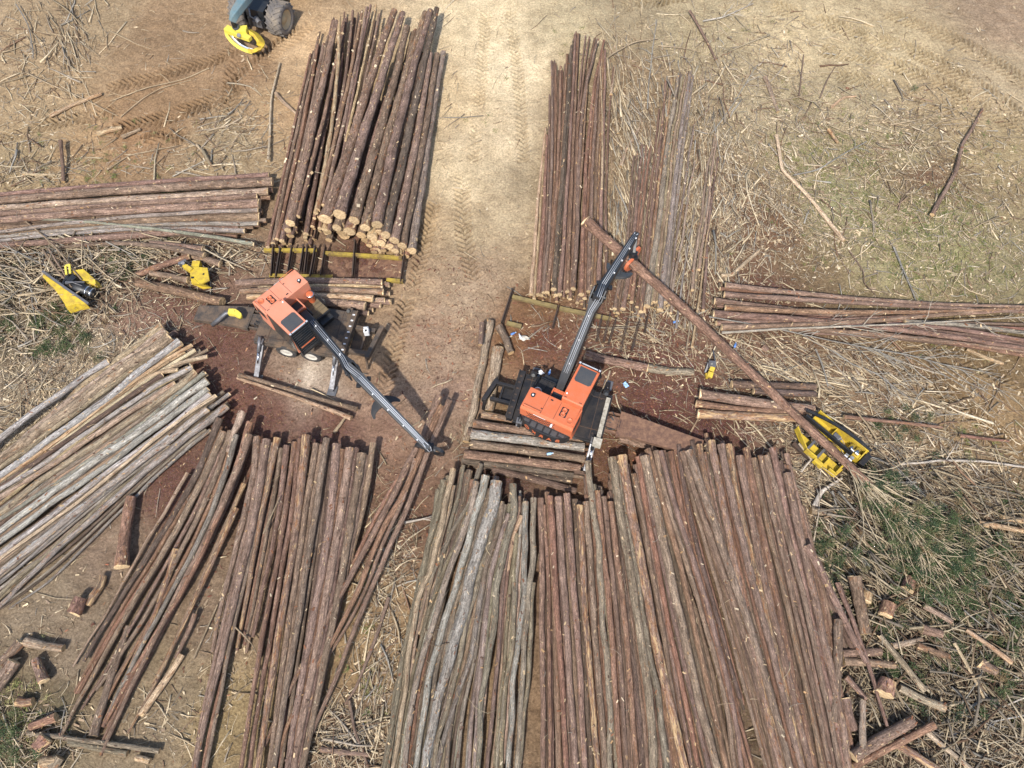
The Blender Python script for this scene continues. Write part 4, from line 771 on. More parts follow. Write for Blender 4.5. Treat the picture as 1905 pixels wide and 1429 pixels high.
# logs lying by themselves: region tone w0 w1 z0 z1 : pts | label
LONE = '''
R2 r 98 74 .45 .45: 900,692 912,520 935,350 968,178 | thick short log with a bright sawn foot beside the slanting strip
Z2 t 44 44 .3 .3: 230,662 190,900 130,1150 84,1372 | long tan log on the road edge left of the right loader
Z2 t 66 52 .35 .35: 276,822 250,1000 220,1195 | shorter tan log beside the long one left of the right loader
Z2 o 42 44 .3 .3: 280,690 318,770 352,848 | leaning stub above the two tan logs by the right loader
Z2 b 52 50 .35 .35: 792,862 900,885 1030,910 1155,938 | brown log just right of the right loader's boom
Z2 o 50 46 .12 .1: 1160,935 1290,955 1430,960 | half buried dusty log right of the right loader
Z2 b 30 28 .9 .9: 180,670 170,800 | thin stick beside the long tan log
R6 o 70 66 .25 .2: 1500,215 1650,265 1850,330 2000,380 | dark weathered log half under the gooseneck plate
R6 b 50 48 .25 .2: 1480,300 1620,340 1750,380 | slim dark log beside the half buried one near the gooseneck
Z1 b 34 30 .4 .4: 1042,1068 800,1000 500,908 238,832 | brown log lying on the bare ground below the left loader
Z1 p 34 22 .35 .3: 1002,1128 850,1068 600,978 400,912 225,855 | peeled log lying along the brown one below the left loader
R3 r 100 96 .42 .42: 548,285 600,172 | stubby reddish log chunk alone on the soil left of the strip
R3 m 62 48 .2 .2: 645,222 700,140 745,80 765,10 | bent log piece next to the stubby chunk
R3 b 70 62 .3 .3: 152,498 90,570 0,655 | log piece by the left edge, above a thicker one
R3 b 94 90 .38 .38: 100,645 40,740 -40,850 | thick log piece at the left edge with a ragged pale end
R3 t 66 56 .25 .25: 190,492 320,525 470,545 | flat pale log piece casting a long shadow at lower left
R3 m 76 62 .3 .3: 325,785 290,700 262,625 | upright looking log stub with a bright foot at lower left
R3 m 70 62 .2 .2: 130,935 190,945 245,935 | broken short piece half sunk at the lower left
R3 r 66 56 .3 .3: 415,1052 330,1085 222,1125 | splintered red log piece above the yellow boards
R3 r 96 90 .3 .3: 345,1205 270,1285 | stump like log chunk at the end of the yellow boards
R3 p 86 80 .3 .3: 310,1395 420,1375 | curved log chunk with a bare orange face at the bottom edge
R3 t 70 66 .3 .3: 385,1429 445,1350 | short tan chunk at the bottom left corner
R3 o 32 44 .25 .25: 200,1170 400,1192 600,1222 900,1262 1178,1302 | long olive yellow pole under the slanting strip's tips
R3 o 42 44 .2 .2: 505,1242 700,1276 940,1322 | short olive yellow pole beside the long one
R3 p 44 44 .2 .2: 1005,1352 1060,1362 1108,1378 | smallest bare yellow billet at the bottom left
R5 b 28 22 .2 .1: 1440,170 1370,400 1280,630 1200,830 1120,960 | crooked dark pole on bare soil right of the held bundle
R5 b 24 18 .2 .15: 1150,930 1190,1150 1250,1300 1290,1429 | dark crooked stick at the bottom middle
R5 b 40 36 .15 .15: 940,1290 1100,1310 1300,1330 | brown stick half under slash at the bottom middle
RB b 66 62 .6 .5: 535,335 530,560 520,820 495,1090 | dark log with a round cut knot at the pile's right edge
RB b 90 84 .5 .4: 655,20 690,220 735,440 | stout vertical log among slash right of the big pile
RB t 46 40 .55 .4: 1175,860 1060,715 950,580 840,450 | pale barked log slanting through the slash
RB p 38 34 .45 .4: 1815,650 1650,525 1478,408 | tan pole pointing into the green brush at the right edge
RB t 50 46 .6 .5: 718,1330 718,1120 715,930 | upright tan billet with a chewed foot near the bottom right
RB b 92 84 .5 .45: 640,1345 860,1205 1085,1080 | thick log slanting up at the bottom right
RB r 54 50 .5 .45: 1240,1110 1000,1235 790,1340 640,1420 | slimmer log right below the thick slanting one
RB m 58 54 .25 .2: 975,1258 1110,1340 1270,1440 | log running off the bottom edge at lower right
RB t 62 56 .4 .35: 1320,985 1180,930 1060,870 985,835 | olive log split and pale at the lower right
RB r 130 120 .5 .5: 870,880 905,780 | squat stump like chunk in the slash
RB b 40 24 .6 .5: 530,60 640,350 720,560 800,800 895,1120 | long thin pole crossing the slash beside the stout log
RB t 26 20 .3 .2: 1390,505 1480,660 1610,910 | thin bent tan stick in the lower right brush
RB t 42 36 .2 .15: 1180,1150 1320,1280 1520,1440 | dusty pole near the bottom right corner
RB t 42 38 .35 .3: 1165,228 1270,290 1372,350 | short tan pole in the dark green brush
RB m 54 48 .3 .25: 1115,522 1240,570 1350,605 | yellow flecked log piece in the slash
RB b 44 40 .3 .25: 590,755 660,830 740,920 | dark pole ending against the upright tan billet
RB b 82 60 .3 .25: 580,920 610,1040 655,1150 | dark log stub beside the one with a cut knot
RB t 46 42 .25 .2: 930,530 1040,505 1150,480 | tan log piece lying level in the slash
RB b 60 58 .25 .2: 570,640 760,650 950,670 | red brown log level under the slash
RB b 60 56 .25 .2: 560,585 700,575 850,570 | log level beneath the pale barked one
RB r 96 90 .4 .4: 880,300 910,210 | orange faced chunk in the dark brush
RB p 84 78 .4 .4: 730,195 748,130 | bare yellow chunk by the stout vertical log
RB r 90 84 .35 .35: 1040,110 1075,30 | rounded red chunk under the green brush
RB b 70 62 .3 .3: 1150,400 1300,440 | grey brown log stub in the brush
RB b 76 66 .2 .2: 1580,650 1700,720 | weathered stub at the right side of the slash
RA p 46 42 .3 .25: 1735,885 1900,910 | pale olive log cut off by the right edge
RA p 44 40 .3 .25: 1568,925 1720,950 1905,985 | second pale olive log by the right edge, the lower one
RA t 60 50 .25 .2: 330,830 480,855 580,880 | tan log end beside the big pile's right edge
RA r 30 22 .4 .3: 575,140 800,165 1050,190 1300,220 | reddish pole lying level behind the yellow delimber
RA r 28 16 .25 .2: 1430,280 1600,300 1790,320 | thin pole ending in an orange tip right of the delimber
RG p 26 26 .12 .12: 340,792 500,715 690,638 | pale straight pole on the bare soil at upper left
RG p 36 26 .12 .1: 665,912 750,890 830,868 | short pale split log on the bare soil at upper left
RG t 24 20 .15 .1: 830,935 955,880 | little tan stick beside the pale split log
RG b 26 24 .5 .2: 412,960 425,1100 432,1240 | brown stake above the level stack at the left edge
RG p 24 18 .15 .1: 160,1185 260,1190 380,1195 | bare yellow stick half in grass above the level stack
RT t 15 10 .3 .15: 415,890 430,570 448,470 478,350 | tall thin pale pole beside the tall pile
RT t 22 18 .2 .15: 45,830 100,920 | tan stick on dry slash left of the tall pile
RT t 20 16 .2 .15: 455,515 520,585 590,650 | tan stick leaning toward the tall pile's left side
RC t 24 12 .6 .3: 820,700 840,560 848,490 | tan pole stub right of the upper pile
RC t 30 14 .2 .15: 890,1230 950,1080 1030,940 | tan pole slanting between the upper rows
RC p 18 14 .4 .3: 875,985 850,850 825,700 790,430 | thin bare pole slanting off the upper pile's right side
RF t 28 22 .15 .1: 155,515 195,620 240,745 | bare tan log lying alone at the upper right
RF b 30 18 .3 .15: 1265,1429 1340,1290 1420,1140 1470,960 1530,860 1600,725 | long dark pole slanting through dry slash at the right
RF p 22 30 .2 .15: 230,900 270,1120 330,1190 440,1300 540,1429 680,1600 | long pale pole with a yellow broken middle at the upper right
RF p 26 20 .2 .15: 575,860 640,950 | small pale split piece in green grass at right
PX b 5 4 .3 .15: 1283,20 1305,58 1332,112 | dark brown stick at the top right of the upper pile
PX p 9 8 .15 .12: 1660,1082 1665,1090 | tiny pale billet in the slash
RE p 22 20 .12 .1: 1590,560 1690,605 1790,640 | pale barkless pole beside the long level stack at the right
RE t 24 20 .15 .12: 240,155 300,150 400,60 450,20 | forked pale pole above the level stack at the right
RE b 34 28 .12 .1: 470,545 495,570 | short grey stub on the soil right of the held log
'''
def parse(line):
    head, tail = line.split(':', 1); pts, _, lab = tail.partition('|')
    return head.split(), [tuple(float(v) for v in p.split(',')) for p in pts.split()], lab.strip()
def to_px(reg, pts):
    a, b, s = REG[reg]; return [(a + x / s, b + y / s) for x, y in pts]
def path(px, z0, z1, w0, w1, ext=0):
    if ext:
        d = np.array(px[-1]) - np.array(px[-2]); d /= np.linalg.norm(d); px = px + [tuple(np.array(px[-1]) + d * ext)]
    a = np.array(px); t = np.concatenate([[0], np.cumsum(np.linalg.norm(np.diff(a, axis=0), axis=1))]); t /= t[-1]
    pts = [P(x, y, z0 + (z1 - z0) * k) for (x, y), k in zip(px, t)]
    r0 = w0 / 2 * mpp(*px[0], z0); r1 = w1 / 2 * mpp(*px[-1], z1)
    pts = [p + np.array([0, 0, 0]) for p in pts]
    return pts, r0, r1
def straighten(px, pile):
    """pines grow nearly straight: keep only the gentle sweep of the surveyed points"""
    if pile not in 'AMNTUKQSXHL' or len(px) < 4: return px
    a = np.array(px); d = a[-1] - a[0]; l = np.linalg.norm(d); d = d / l; n_ = np.array([-d[1], d[0]]); u = (a - a[0]) @ d / l; v = (a - a[0]) @ n_
    k = np.polyfit(u, v, 2 if len(px) < 7 else 3); t = np.linspace(u[0], u[-1], len(px)); f = .8 * np.polyval(k, t) + .2 * np.interp(t, u, v)
    return [tuple(a[0] + d * l * ti + n_ * vi) for ti, vi in zip(t, f)]
KN = []
LOGS = []          # (pile, px butt, object, arrays) for flakes
HARD = set('GLVH')
logs = {}
for line in DATA.strip().splitlines():
    (pile, reg, tone, w0, w1, z0, z1, ext), pts, lab = parse(line)
    s = REG[reg][2]; px = straighten(to_px(reg, pts), pile)
    logs.setdefault(pile, []).append(dict(px=px, tone=tone, w0=float(w0) / s, w1=float(w1) / s, z0=float(z0) + (RNG.random() - .5) * .06, z1=float(z1) + (RNG.random() - .5) * .05, ext=float(ext), lab=lab))
def between(a, b, t, dz=-.13, k=.78):
    m_ = min(len(a['px']), len(b['px'])); pick = lambda d: [d['px'][int(round(i))] for i in np.linspace(0, len(d['px']) - 1, m_)]
    px = [tuple(np.array(p) * (1 - t) + np.array(q) * t) for p, q in zip(pick(a), pick(b))]
    d0 = unit_(np.array(px[1]) - np.array(px[0])) * RNG.normal(4, 9); px[0] = tuple(np.array(px[0]) + d0)
    mixv = lambda key: a[key] * (1 - t) + b[key] * t
    return dict(px=px, tone=str(RNG.choice([a['tone'], b['tone'], 'r' if a['tone'] in 'brmd' else 'o'])), w0=mixv('w0') * k, w1=mixv('w1') * k, z0=mixv('z0') + dz, z1=mixv('z1') + dz * .5, ext=max(a['ext'], b['ext']), lab='')
unit_ = lambda v: v / np.linalg.norm(v)
SLIM = {'A': .84, 'M': .78, 'N': .78, 'G': .84, 'L': .8, 'U': .88, 'V': .85, 'T': .88, 'K': .95}
MORE = {'A': 16, 'M': 12, 'G': 14, 'L': 14, 'U': 9, 'V': 12, 'T': 14, 'N': 9}
for pile, items in logs.items():
    for d in items:
        if pile == 'L': d['tone'] = {'g': 's', 'o': 'w', 't': 'y' if d['w0'] < 12 else 't', 'r': 't'}.get(d['tone'], d['tone'])
        d['w0'] *= SLIM.get(pile, 1); d['w1'] *= SLIM.get(pile, 1)
    items.sort(key=lambda d: d['px'][0][0 if PILES[pile][2] == 'x' else 1])
    gaps = sorted(((np.linalg.norm(np.array(a['px'][len(a['px']) // 2]) - np.array(b['px'][len(b['px']) // 2])) - (a['w0'] + b['w0']) * .45, i) for i, (a, b) in enumerate(zip(items[:-1], items[1:])) if np.linalg.norm(np.array(a['px'][0]) - np.array(b['px'][0])) < 70), reverse=True)
    items += [between(items[i], items[i + 1], RNG.uniform(.4, .6)) for _, i in gaps[:MORE.get(pile, 0)]]
for pile, items in logs.items():
    phrase, group, ax, edge, faces = PILES[pile]
    items.sort(key=lambda d: d['px'][0][0 if ax == 'x' else 1])
    med = sorted(d['w0'] for d in items)[len(items) // 2]; count = {}
    for k, d in enumerate(items):
        pts, r0, r1 = path(d['px'], d['z0'], d['z1'], d['w0'], d['w1'], d['ext'])
        arr = log_arrays(pts, r0, r1, d['tone']); d['arr'] = arr; d['pts'] = pts; d['r'] = (r0, r1)
        hard = d['tone'] in 'gsowt' and pile in HARD
        nm = 'hardwood_log' if hard else 'pine_log'
        me = log_mesh(nm, [arr], [BARK] if faces else [BARK, WOOD])
        o = bpy.data.objects.new(nm, me); COL.objects.link(o)
        size = 'thick ' if d['w0'] > 1.3 * med else 'thin ' if d['w0'] < .7 * med else ''
        lab = d['lab'] or f"{size}{ADJ[d['tone']]} log, {ordinal(k + 1)} from the {edge} {phrase}"
        tag(o, lab, 'log', group); d['o'] = o
        if faces: cut_end(o, arr[5])
        LOGS.append(arr); KN.append(pile in 'TX')
for line in LONE.strip().splitlines():
    (reg, tone, w0, w1, z0, z1), pts, lab = parse(line)
    s = REG[reg][2]; px = to_px(reg, pts); lift = .22 if reg == 'RB' else 0; pts, r0, r1 = path(px, float(z0) + lift, float(z1) + lift, float(w0) / s, float(w1) / s)
    small = r0 < 0.1; tone = 'y' if small and tone in 'tp' else tone
    arr = log_arrays(pts, r0, r1, tone, n=14 if r0 > .15 else 10, step=0.2)
    nm = 'stick' if small else 'loose_log'
    me = log_mesh(nm, [arr], [BARK, WOOD]); o = bpy.data.objects.new(nm, me); COL.objects.link(o)
    tag(o, lab, 'stick' if small else 'log', 'loose sticks and poles' if small else 'loose logs lying about')
    if r0 > 0.2: cut_end(o, arr[5])
    LOGS.append(arr)

# the buried layers of the piles, of which only slivers show
def lerp_path(a, b, t):
    pa, _, la = resample(a, 1.0); pb, _, lb = resample(b, 1.0); n = min(len(pa), len(pb)); return pa[:n] * (1 - t) + pb[:n] * t
buried = []
for pile, per, zf in (('A', 5.0, .55), ('M', 1.5, .4), ('N', 1.4, .4), ('G', 4.5, .6), ('L', 4.2, .6), ('H', 2.5, .5), ('T', 6.0, .6), ('U', 3.5, .5), ('V', 2.2, .4), ('K', 2.2, .5), ('S', 1.4, .4), ('X', 1.5, .4)):
    items = logs[pile]; n = len(items)
    for _ in range(int(per * n)):
        i = RNG.integers(0, n - 1); a, b = items[i], items[i + 1]; t = RNG.uniform(.1, .9)
        p = lerp_path(a['pts'], b['pts'], t)
        if len(p) < 4: continue
        if np.linalg.norm(np.array(a['pts'][0])[:2] - np.array(b['pts'][0])[:2]) > 2.2: continue
        r = (a['r'][0] * (1 - t) + b['r'][0] * t) * RNG.uniform(.6, .95)
        zr = RNG.uniform(.15, 1.0) if pile == 'T' else RNG.uniform(.6, 1.0)
        p = p.copy(); p[:, 2] = np.maximum(r * .8, p[:, 2] * zf * zr + (0.1 if zr > .5 else 0))
        s = RNG.normal(0, .25); d = (p[-1] - p[0]); d /= np.linalg.norm(d); p += d * (s + .15) * np.array([1, 1, 0])
        buried.append(log_arrays(p, r, r * (.8 if pile in 'AG' else .6), RNG.choice(['b', 'r', 'd', 'b']) if pile not in 'GLV' else RNG.choice(['o', 'g', 'd', 't', 'w']), n=8, step=0.6))
me = log_mesh('buried_logs', buried, [BARK, WOOD]); o = bpy.data.objects.new('buried_logs', me); COL.objects.link(o)
tag(o, 'logs of the lower layers glimpsed between the logs on top of the piles', 'logs', kind='stuff')
DIRTYWHITE = paint('scraped_white_paint', (0.46, 0.42, 0.34), 0.7, dirt=(0.10, 0.075, 0.05), dirt_amt=0.9, scale=6)
OLDRAIL = paint('weathered_rail', (0.24, 0.18, 0.07), 0.8, dirt=(0.10, 0.07, 0.045), dirt_amt=0.9, scale=3)
CHIPPY = paint('bark_covered_steel', (0.12, 0.065, 0.045), 0.9, dirt=(0.30, 0.17, 0.10), dirt_amt=0.8, scale=5)
# ------------------------------------------------------------------ machines
def unit(v): v = np.array(v, float); return v / np.linalg.norm(v)
def frame(origin, fwd):
    """local x right, y forward, z up"""
    f = unit([fwd[0], fwd[1], 0]); r = np.array([f[1], -f[0], 0]); o = np.array(origin, float)
    return lambda p: o + r * p[0] + f * p[1] + np.array([0, 0, 1.]) * p[2]

def wheel(parent, root, T, x, y, r, wd, side, tyre_mat, rim_mat, lugs=0, name='wheel'):
    """tyre with shoulders and a dished rim; axle along local x"""
    h = wd / 2; c = (x, y, r)
    t = MB(T); t.lathe(c, (1, 0, 0), [(-h * .86, r * .60), (-h, r * .70), (-h * .98, r * .90), (-h * .80, r), (0, r * 1.01), (h * .80, r), (h * .98, r * .90), (h, r * .70), (h * .86, r * .60), (0, r * .56), (-h * .86, r * .60)], 36)
    if lugs:
        for s in (-1, 1):
            for k in range(lugs):
                a = 2 * PI * (k + (0.5 if s > 0 else 0)) / lugs; da = 2 * PI / lugs * .9
                pa = [(x + s * 0.03, a + da), (x + s * h * .96, a)]
                q = []
                for px_, an in pa: q.append(np.array([px_, y + math.cos(an) * r * 1.02, r + math.sin(an) * r * 1.02]))
                upv = np.array([0, math.cos(a + da / 2), math.sin(a + da / 2)])
                t.beam(q[0], q[1], r * .085, r * .10, r * .10, r * .09, up=upv)
    w_ = t.build('wheel', tyre_mat, parent, root=root)
    m = MB(T); s = side
    m.lathe(c, (1, 0, 0), [(s * h * .88, r * .61), (s * h * .70, r * .56), (s * h * .55, r * .50), (s * h * .45, r * .30), (s * h * .62, r * .26), (s * h * .66, r * .10), (s * h * .66, 0.005)], 32)
    for k in range(8):
        a = 2 * PI * k / 8; m.cyl((x + s * h * .44, y + math.cos(a) * r * .36, r + math.sin(a) * r * .36), (x + s * h * .54, y + math.cos(a) * r * .36, r + math.sin(a) * r * .36), r * .035, n=6)
    rim = m.build('rim', rim_mat, w_, root=None)
    for v in rim.data.vertices: v.co -= root.location
    return w_

def loader(spec):
    Tu, Tt = frame(spec['origin'], spec['fwd']), frame(spec['tr_origin'], spec['tr_fwd'])
    O, DK = spec['paint'], spec['deck']
    root = empty('log_loader', (spec['origin'][0], spec['origin'][1], 0), spec['label'], 'log loader', 'knuckleboom log loaders on trailers')
    B = lambda m, n, mat, bv=0.0, p=root, lab=None: m.build(n, mat, p, lab, bv, root)
    # ---- trailer: local y runs from the tail (-) to the gooseneck (+)
    L0, L1, W = spec['tr_len'][0], spec['tr_len'][1], 1.22
    m = MB(Tt); m.box((-W, L0, 1.02), (W, L1, 1.16))
    for x in (-W, W): m.box((x - .06, L0, .82), (x + .06, L1, 1.02))
    for x in (-.45, .45): m.box((x - .09, L0, .62), (x + .09, L1, 1.02))
    deck = B(m, 'trailer_deck', DK, .012)
    m = MB(Tt)
    for k in range(5): m.box((-W + .03, L0 + .35 + k * .82, 1.163), (W - .03, L0 + .38 + k * .82, 1.176))
    m.box((-W + .25, L0 + .1, 1.163), (-W + .29, L1 - .1, 1.178)); m.box((W - .55, L0 + .1, 1.163), (W - .51, L1 - .1, 1.178))
    for x, y in [(-.9, L0 + .6), (.85, L0 + .6), (-.9, L1 - .5), (.9, L1 - .5), (.9, L0 + 2), (-.95, L0 + 2)]: m.cyl((x, y, 1.162), (x, y, 1.20), .04, n=8)
    B(m, 'deck_seam', RUST, 0, deck)
    # tail beam with slots, then the open hitch frame
    m = MB(Tt); m.box((-W - .05, L0 - .30, .95), (W + .05, L0 - .02, 1.30)); m.box((-W - .05, L0 - .34, 1.30), (W + .05, L0 - .28, 1.36))
    tb = B(m, 'tail_beam', DK, .012)
    for k in range(7):
        m = MB(Tt); m.box((-W + .22 + k * .33, L0 - .24, 1.303), (-W + .29 + k * .33, L0 - .12, 1.318)); B(m, 'slot', spec['slotmat'], 0, tb)
    m = MB(Tt)
    hs = spec.get('hitch_side', 0); Tt_ = Tt; hk = spec.get('hitch_k', 1); m = MB(lambda p: Tt_(np.array([p[0] * hk, p[1], p[2]])))
    for x in (-.86 + hs, .44 + hs): m.box((x, L0 - 1.35, .70), (x + .22, L0 - .3, .96))
    m.beam((-.98 + hs, L0 - 1.30, .82), (.86 + hs, L0 - 1.62, .82), .22, .30); m.box((-.64 + hs, L0 - .95, .74), (.44 + hs, L0 - .85, .90))
    m.box((-.64 + hs, L0 - .85, .66), (.44 + hs, L0 - .3, .70)); m.beam((.80 + hs, L0 - 1.55, .9), (1.05 + hs, L0 - 1.62, .05), .14, .12); m.beam((-.98 + hs, L0 - 1.3, .9), (-1.2 + hs, L0 - 1.3, .1), .10, .10)
    B(m, 'hitch_frame', DK, .012)
    # gooseneck: flat tapering steel box that dips toward its far end
    g0, g1 = L1, L1 + spec['neck']
    m = MB(Tt)
    nv = [(-.62, g0 + .55, 1.05), (.62, g0 + .55, 1.05), (.55, g0 + 1.2, 1.10), (.42, g1, .62), (-.42, g1, .62), (-.55, g0 + 1.2, 1.10)]
    m.add([(a, b, c) for a, b, c in nv] + [(a, b, c - .30) for a, b, c in nv], [(0, 1, 2, 5), (5, 2, 3, 4), (6, 11, 8, 7), (11, 10, 9, 8)] + [(i, i + 6, (i + 1) % 6 + 6, (i + 1) % 6) for i in range(6)])
    m.box((-.3, g0 - .2, .78), (.3, g0 + .7, 1.0)); m.box((-.5, g0 - .02, .74), (-.42, g0 + .7, .98)); m.box((.42, g0 - .02, .74), (.5, g0 + .7, .98))
    gn = B(m, 'gooseneck', spec['neckmat'], .02)
    if spec.get('hook'):
        m = MB(); m.tube([P(396, 604, .75), P(408, 594, 1.3), P(420, 583, 1.55), P(432, 580, 1.6)], .12, 8, .09)
        m.build('hook_arm', STEEL, gn, root=root)
        m = MB(); a, b, c = P(426, 581, 1.62), P(437, 582, 1.62), P(446, 588, 1.5)
        m.sweep([a, b, c], (.26, .30, .24), (.26, .26, .22), (0, 0, 1)); m.cyl(c + np.array([.0, .0, -.12]), c + np.array([0, 0, .13]), .12, n=12); m.cyl(b + np.array([-.02, .0, .05]), b + np.array([-.02, 0, .16]), .05, n=8)
        m.build('hook', YELLOWPALE, gn, root=root)
    # hoses tangled between deck and gooseneck
    m = MB(Tt)
    for k in range(6):
        x0 = -.45 + .18 * k; m.tube([(x0, g0 - .05, .98), (x0 + .1 * math.sin(k * 2), g0 + .18, 1.12 - .04 * k), (x0 * .5 + .1, g0 + .42, .92), (x0 * .4, g0 + .65, 1.06)], .022, 6)
    B(m, 'hose', BLACK, 0, gn)
    # wheels
    for y in spec['axles']:
        for s in (-1, 1):
            wheel(root, root, Tt, s * (W - .06), y, .52, .30, s, RUBBER, RIMWHITE)
            if s == -spec['near']: continue
    m = MB(Tt)
    for y in spec['axles']: m.cyl((-W + .1, y, .52), (W - .1, y, .52), .08, n=10)
    B(m, 'axle', RUST)
    # outriggers: swing-down legs with a cylinder and a foot
    for x_s, y, reach, ch in spec['legs']:
        s = 1 if x_s > 0 else -1
        m = MB(Tt); m.box((s * (W + .02) - .14, y - .14, .60), (s * (W + .02) + .14, y + .14, 1.28))
        m.beam((s * (W + .05), y, .98), (s * (W + reach), y - .02, .26), .26, .24, .24, .18)
        leg = B(m, 'outrigger', STEEL if spec['near'] == s else DK, .012)
        m = MB(Tt); xf = s * (W + reach); m.box((xf - .26, y - .22, .02), (xf + .26, y + .22, .09)); m.box((xf - .07, y - .1, .09), (xf + .07, y + .1, .28))
        B(m, 'foot', STEEL, .01, leg)
        m = MB(Tt); m.cyl((s * (W - .12), y + .02, 1.42), (s * (W + reach * .32), y + .02, 1.0), .085, n=14)
        cy = B(m, 'cylinder', STEEL if ch is CHROME else ch, 0, leg)
        m = MB(Tt); m.cyl((s * (W + reach * .32), y + .02, 1.0), (s * (W + reach * .62), y, .66), .05 if ch is not STEEL else .03, n=12); B(m, 'rod', CHROME, 0, leg)
    if spec.get('crossbeam'):
        y = spec['crossbeam']; m = MB(Tt); m.box((-W + .25, y - .10, 1.18), (W - .05, y + .10, 1.40)); m.box((W - .05, y - .2, 1.1), (W + .3, y + .2, 1.5))
        B(m, 'leg_crossbeam', DIRTYWHITE, .015)
    # ---- turntable
    m = MB(Tu); m.lathe((0, 0, 1.18), (0, 0, 1), [(0, .01), (0, .86), (.18, .86), (.18, .74), (.34, .74), (.34, .01)], 40)
    tt = B(m, 'turntable', RUST)
    m = MB(Tu)
    for k in range(28):
        a = 2 * PI * k / 28; m.cyl((.80 * math.cos(a), .80 * math.sin(a), 1.36), (.80 * math.cos(a), .80 * math.sin(a), 1.40), .025, n=6)
    B(m, 'bolt', STEEL, 0, tt)
    # ---- upper works
    m = MB(Tu); m.box((-1.2, -1.5, 1.50), (1.15, .95, 1.68)); m.box((-1.27, -.55, 1.68), (-.42, .62, 1.95)); m.box((-1.2, .62, 1.55), (-.5, .95, 1.78))
    B(m, 'upper_frame', BLACK, .015)
    m = MB(Tu)
    m.box((-1.25, -.52, 1.953), (-.86, .58, 1.985)); m.box((-.84, -.52, 1.953), (-.46, .58, 1.985)); m.box((-.42, .12, 1.69), (.18, .62, 1.99))
    walk = B(m, 'walkway', spec['walk'], .01)
    m = MB(Tu)
    for k in range(4): m.box((-1.24, -.30 + k * .22, 1.986), (-.88, -.285 + k * .22, 1.992)); m.box((-.82, -.2 + k * .24, 1.986), (-.48, -.185 + k * .24, 1.992))
    m.box((-1.27, .60, 1.80), (-.48, .66, 1.99))
    B(m, 'tread_seam', BLACK, 0, walk)
    hx0, hx1, hy0, hy1, hz = -1.27, 1.27, -1.65, -.55, 3.2
    m = MB(Tu); m.xprism([(hy0, 2.42), (hy0, hz - .12), (hy0 + .10, hz), (hy1, hz), (hy1, 1.68), (hy0 + .2, 1.68), (hy0 + .2, 2.42)], hx0, hx1)
    H = B(m, 'engine_housing', O, .03)
    m = MB(Tu); m.box((-1.02, -.80, hz + .003), (-.90, -.76, hz + .012)); m.box((-.2, hy1 - .2, hz + .002), (-.08, hy1 - .14, hz + .014)); m.box((-.42, hy0 + .34, hz + .002), (-.34, hy0 + .38, hz + .012))
    m.box((-.34, -.62, hz + .002), (-.325, hy0 + .12, hz + .005)) ; m.box((.28, -.62, hz + .002), (.295, hy0 + .12, hz + .005))
    B(m, 'hinge', BLACK, 0, H)
    m = MB(Tu); m.cyl((-1.0, hy1 - .34, hz), (-1.0, hy1 - .34, hz + .05), .10, n=20); cap = B(m, 'filler_cap', BLACK, .008, H)
    m = MB(Tu); m.cyl((-1.0, hy1 - .34, hz + .05), (-1.0, hy1 - .34, hz + .07), .045, n=14); B(m, 'cap_centre', WHITE, 0, cap)
    m = MB(Tu); m.box((.42, hy0 + .40, hz + .001), (.74, hy0 + .86, hz + .012)) ; ex = B(m, 'exhaust_well', BLACK, .05, H)
    for dy in (.52, .73):
        m = MB(Tu); m.lathe((.58, hy0 + dy, hz + .012), (0, 0, 1), [(0, .11), (.05, .11), (.05, .07), (.01, .06), (.01, .005)], 24); B(m, 'exhaust_pipe', spec['paint2'], 0, ex)
    m = MB(Tu); m.lathe((.98, hy0 + .36, hz + .001), (0, 0, 1), [(0, .15), (.03, .15), (.03, .12), (.012, .11), (.012, .005)], 28); B(m, 'inlet_cover', spec['paint2'], 0, H)
    m = MB(Tu); m.tube([(-1.15, hy0 + .12, hz), (-1.15, hy0 + .12, hz + .16), (-.35, hy0 + .12, hz + .16), (-.35, hy0 + .12, hz)], .016, 6); m.tube([(1.2, hy0 + .2, hz), (1.2, hy0 + .2, hz + .14), (1.2, hy1 - .1, hz + .14), (1.2, hy1 - .1, hz)], .016, 6); B(m, 'grab_rail', spec['paint2'], 0, H)
    m = MB(Tu); m.box((hx0 - .006, hy0 + .2, 2.5), (hx0 - .001, hy1 - .2, 3.0)); m.box((hx1 + .001, hy0 + .2, 2.5), (hx1 + .006, hy1 - .2, 3.0)); B(m, 'side_grille', BLACK, 0, H)
    # louvres on the back face
    m = MB(Tu)
    for k in range(9): m.beam((-.95 + k * .14, hy0 - .006, 2.50), (-.95 + k * .14 + .28, hy0 - .006, 3.02), .02, .012, up=(0, -1, 0)); m.beam((-.95 + k * .14 + .28, hy0 - .006, 2.50), (-.95 + k * .14, hy0 - .006, 3.02), .02, .012, up=(0, -1, 0))
    B(m, 'louvre', BLACK, 0, H)
    m = MB(Tu); m.box((-.62, hy0 - .012, 3.05), (-.02, hy0 + .0, 3.075)); m.cyl((.30, hy0 - .14, 2.86), (.30, hy0 + .05, 2.90), .05, n=10); B(m, 'tail_light', WHITE, 0, H)
    # curved counterweight behind
    pts = [(x, hy0 + .06 - .46 * max(0, 1 - (x / 1.18) ** 2) ** .6) for x in np.linspace(-1.18, 1.18, 25)]
    m = MB(Tu); m.prism([(1.18, hy0 + .25)] + [(-1.18, hy0 + .25)] + pts, 1.72, 2.40)
    cw = B(m, 'counterweight', BLACK, .015)
    m = MB(Tu)
    for k in range(6): m.box((-.98 + k * .34, hy0 - .30 + (.12 if k in (0, 5) else 0), 2.403), (-.72 + k * .34, hy0 - .05, 2.425))
    m.box((-1.0, hy0 - .015, 2.403), (1.0, hy0 - .003, 2.44))
    B(m, 'vent_slat', ROOFGLASS, .006, cw)
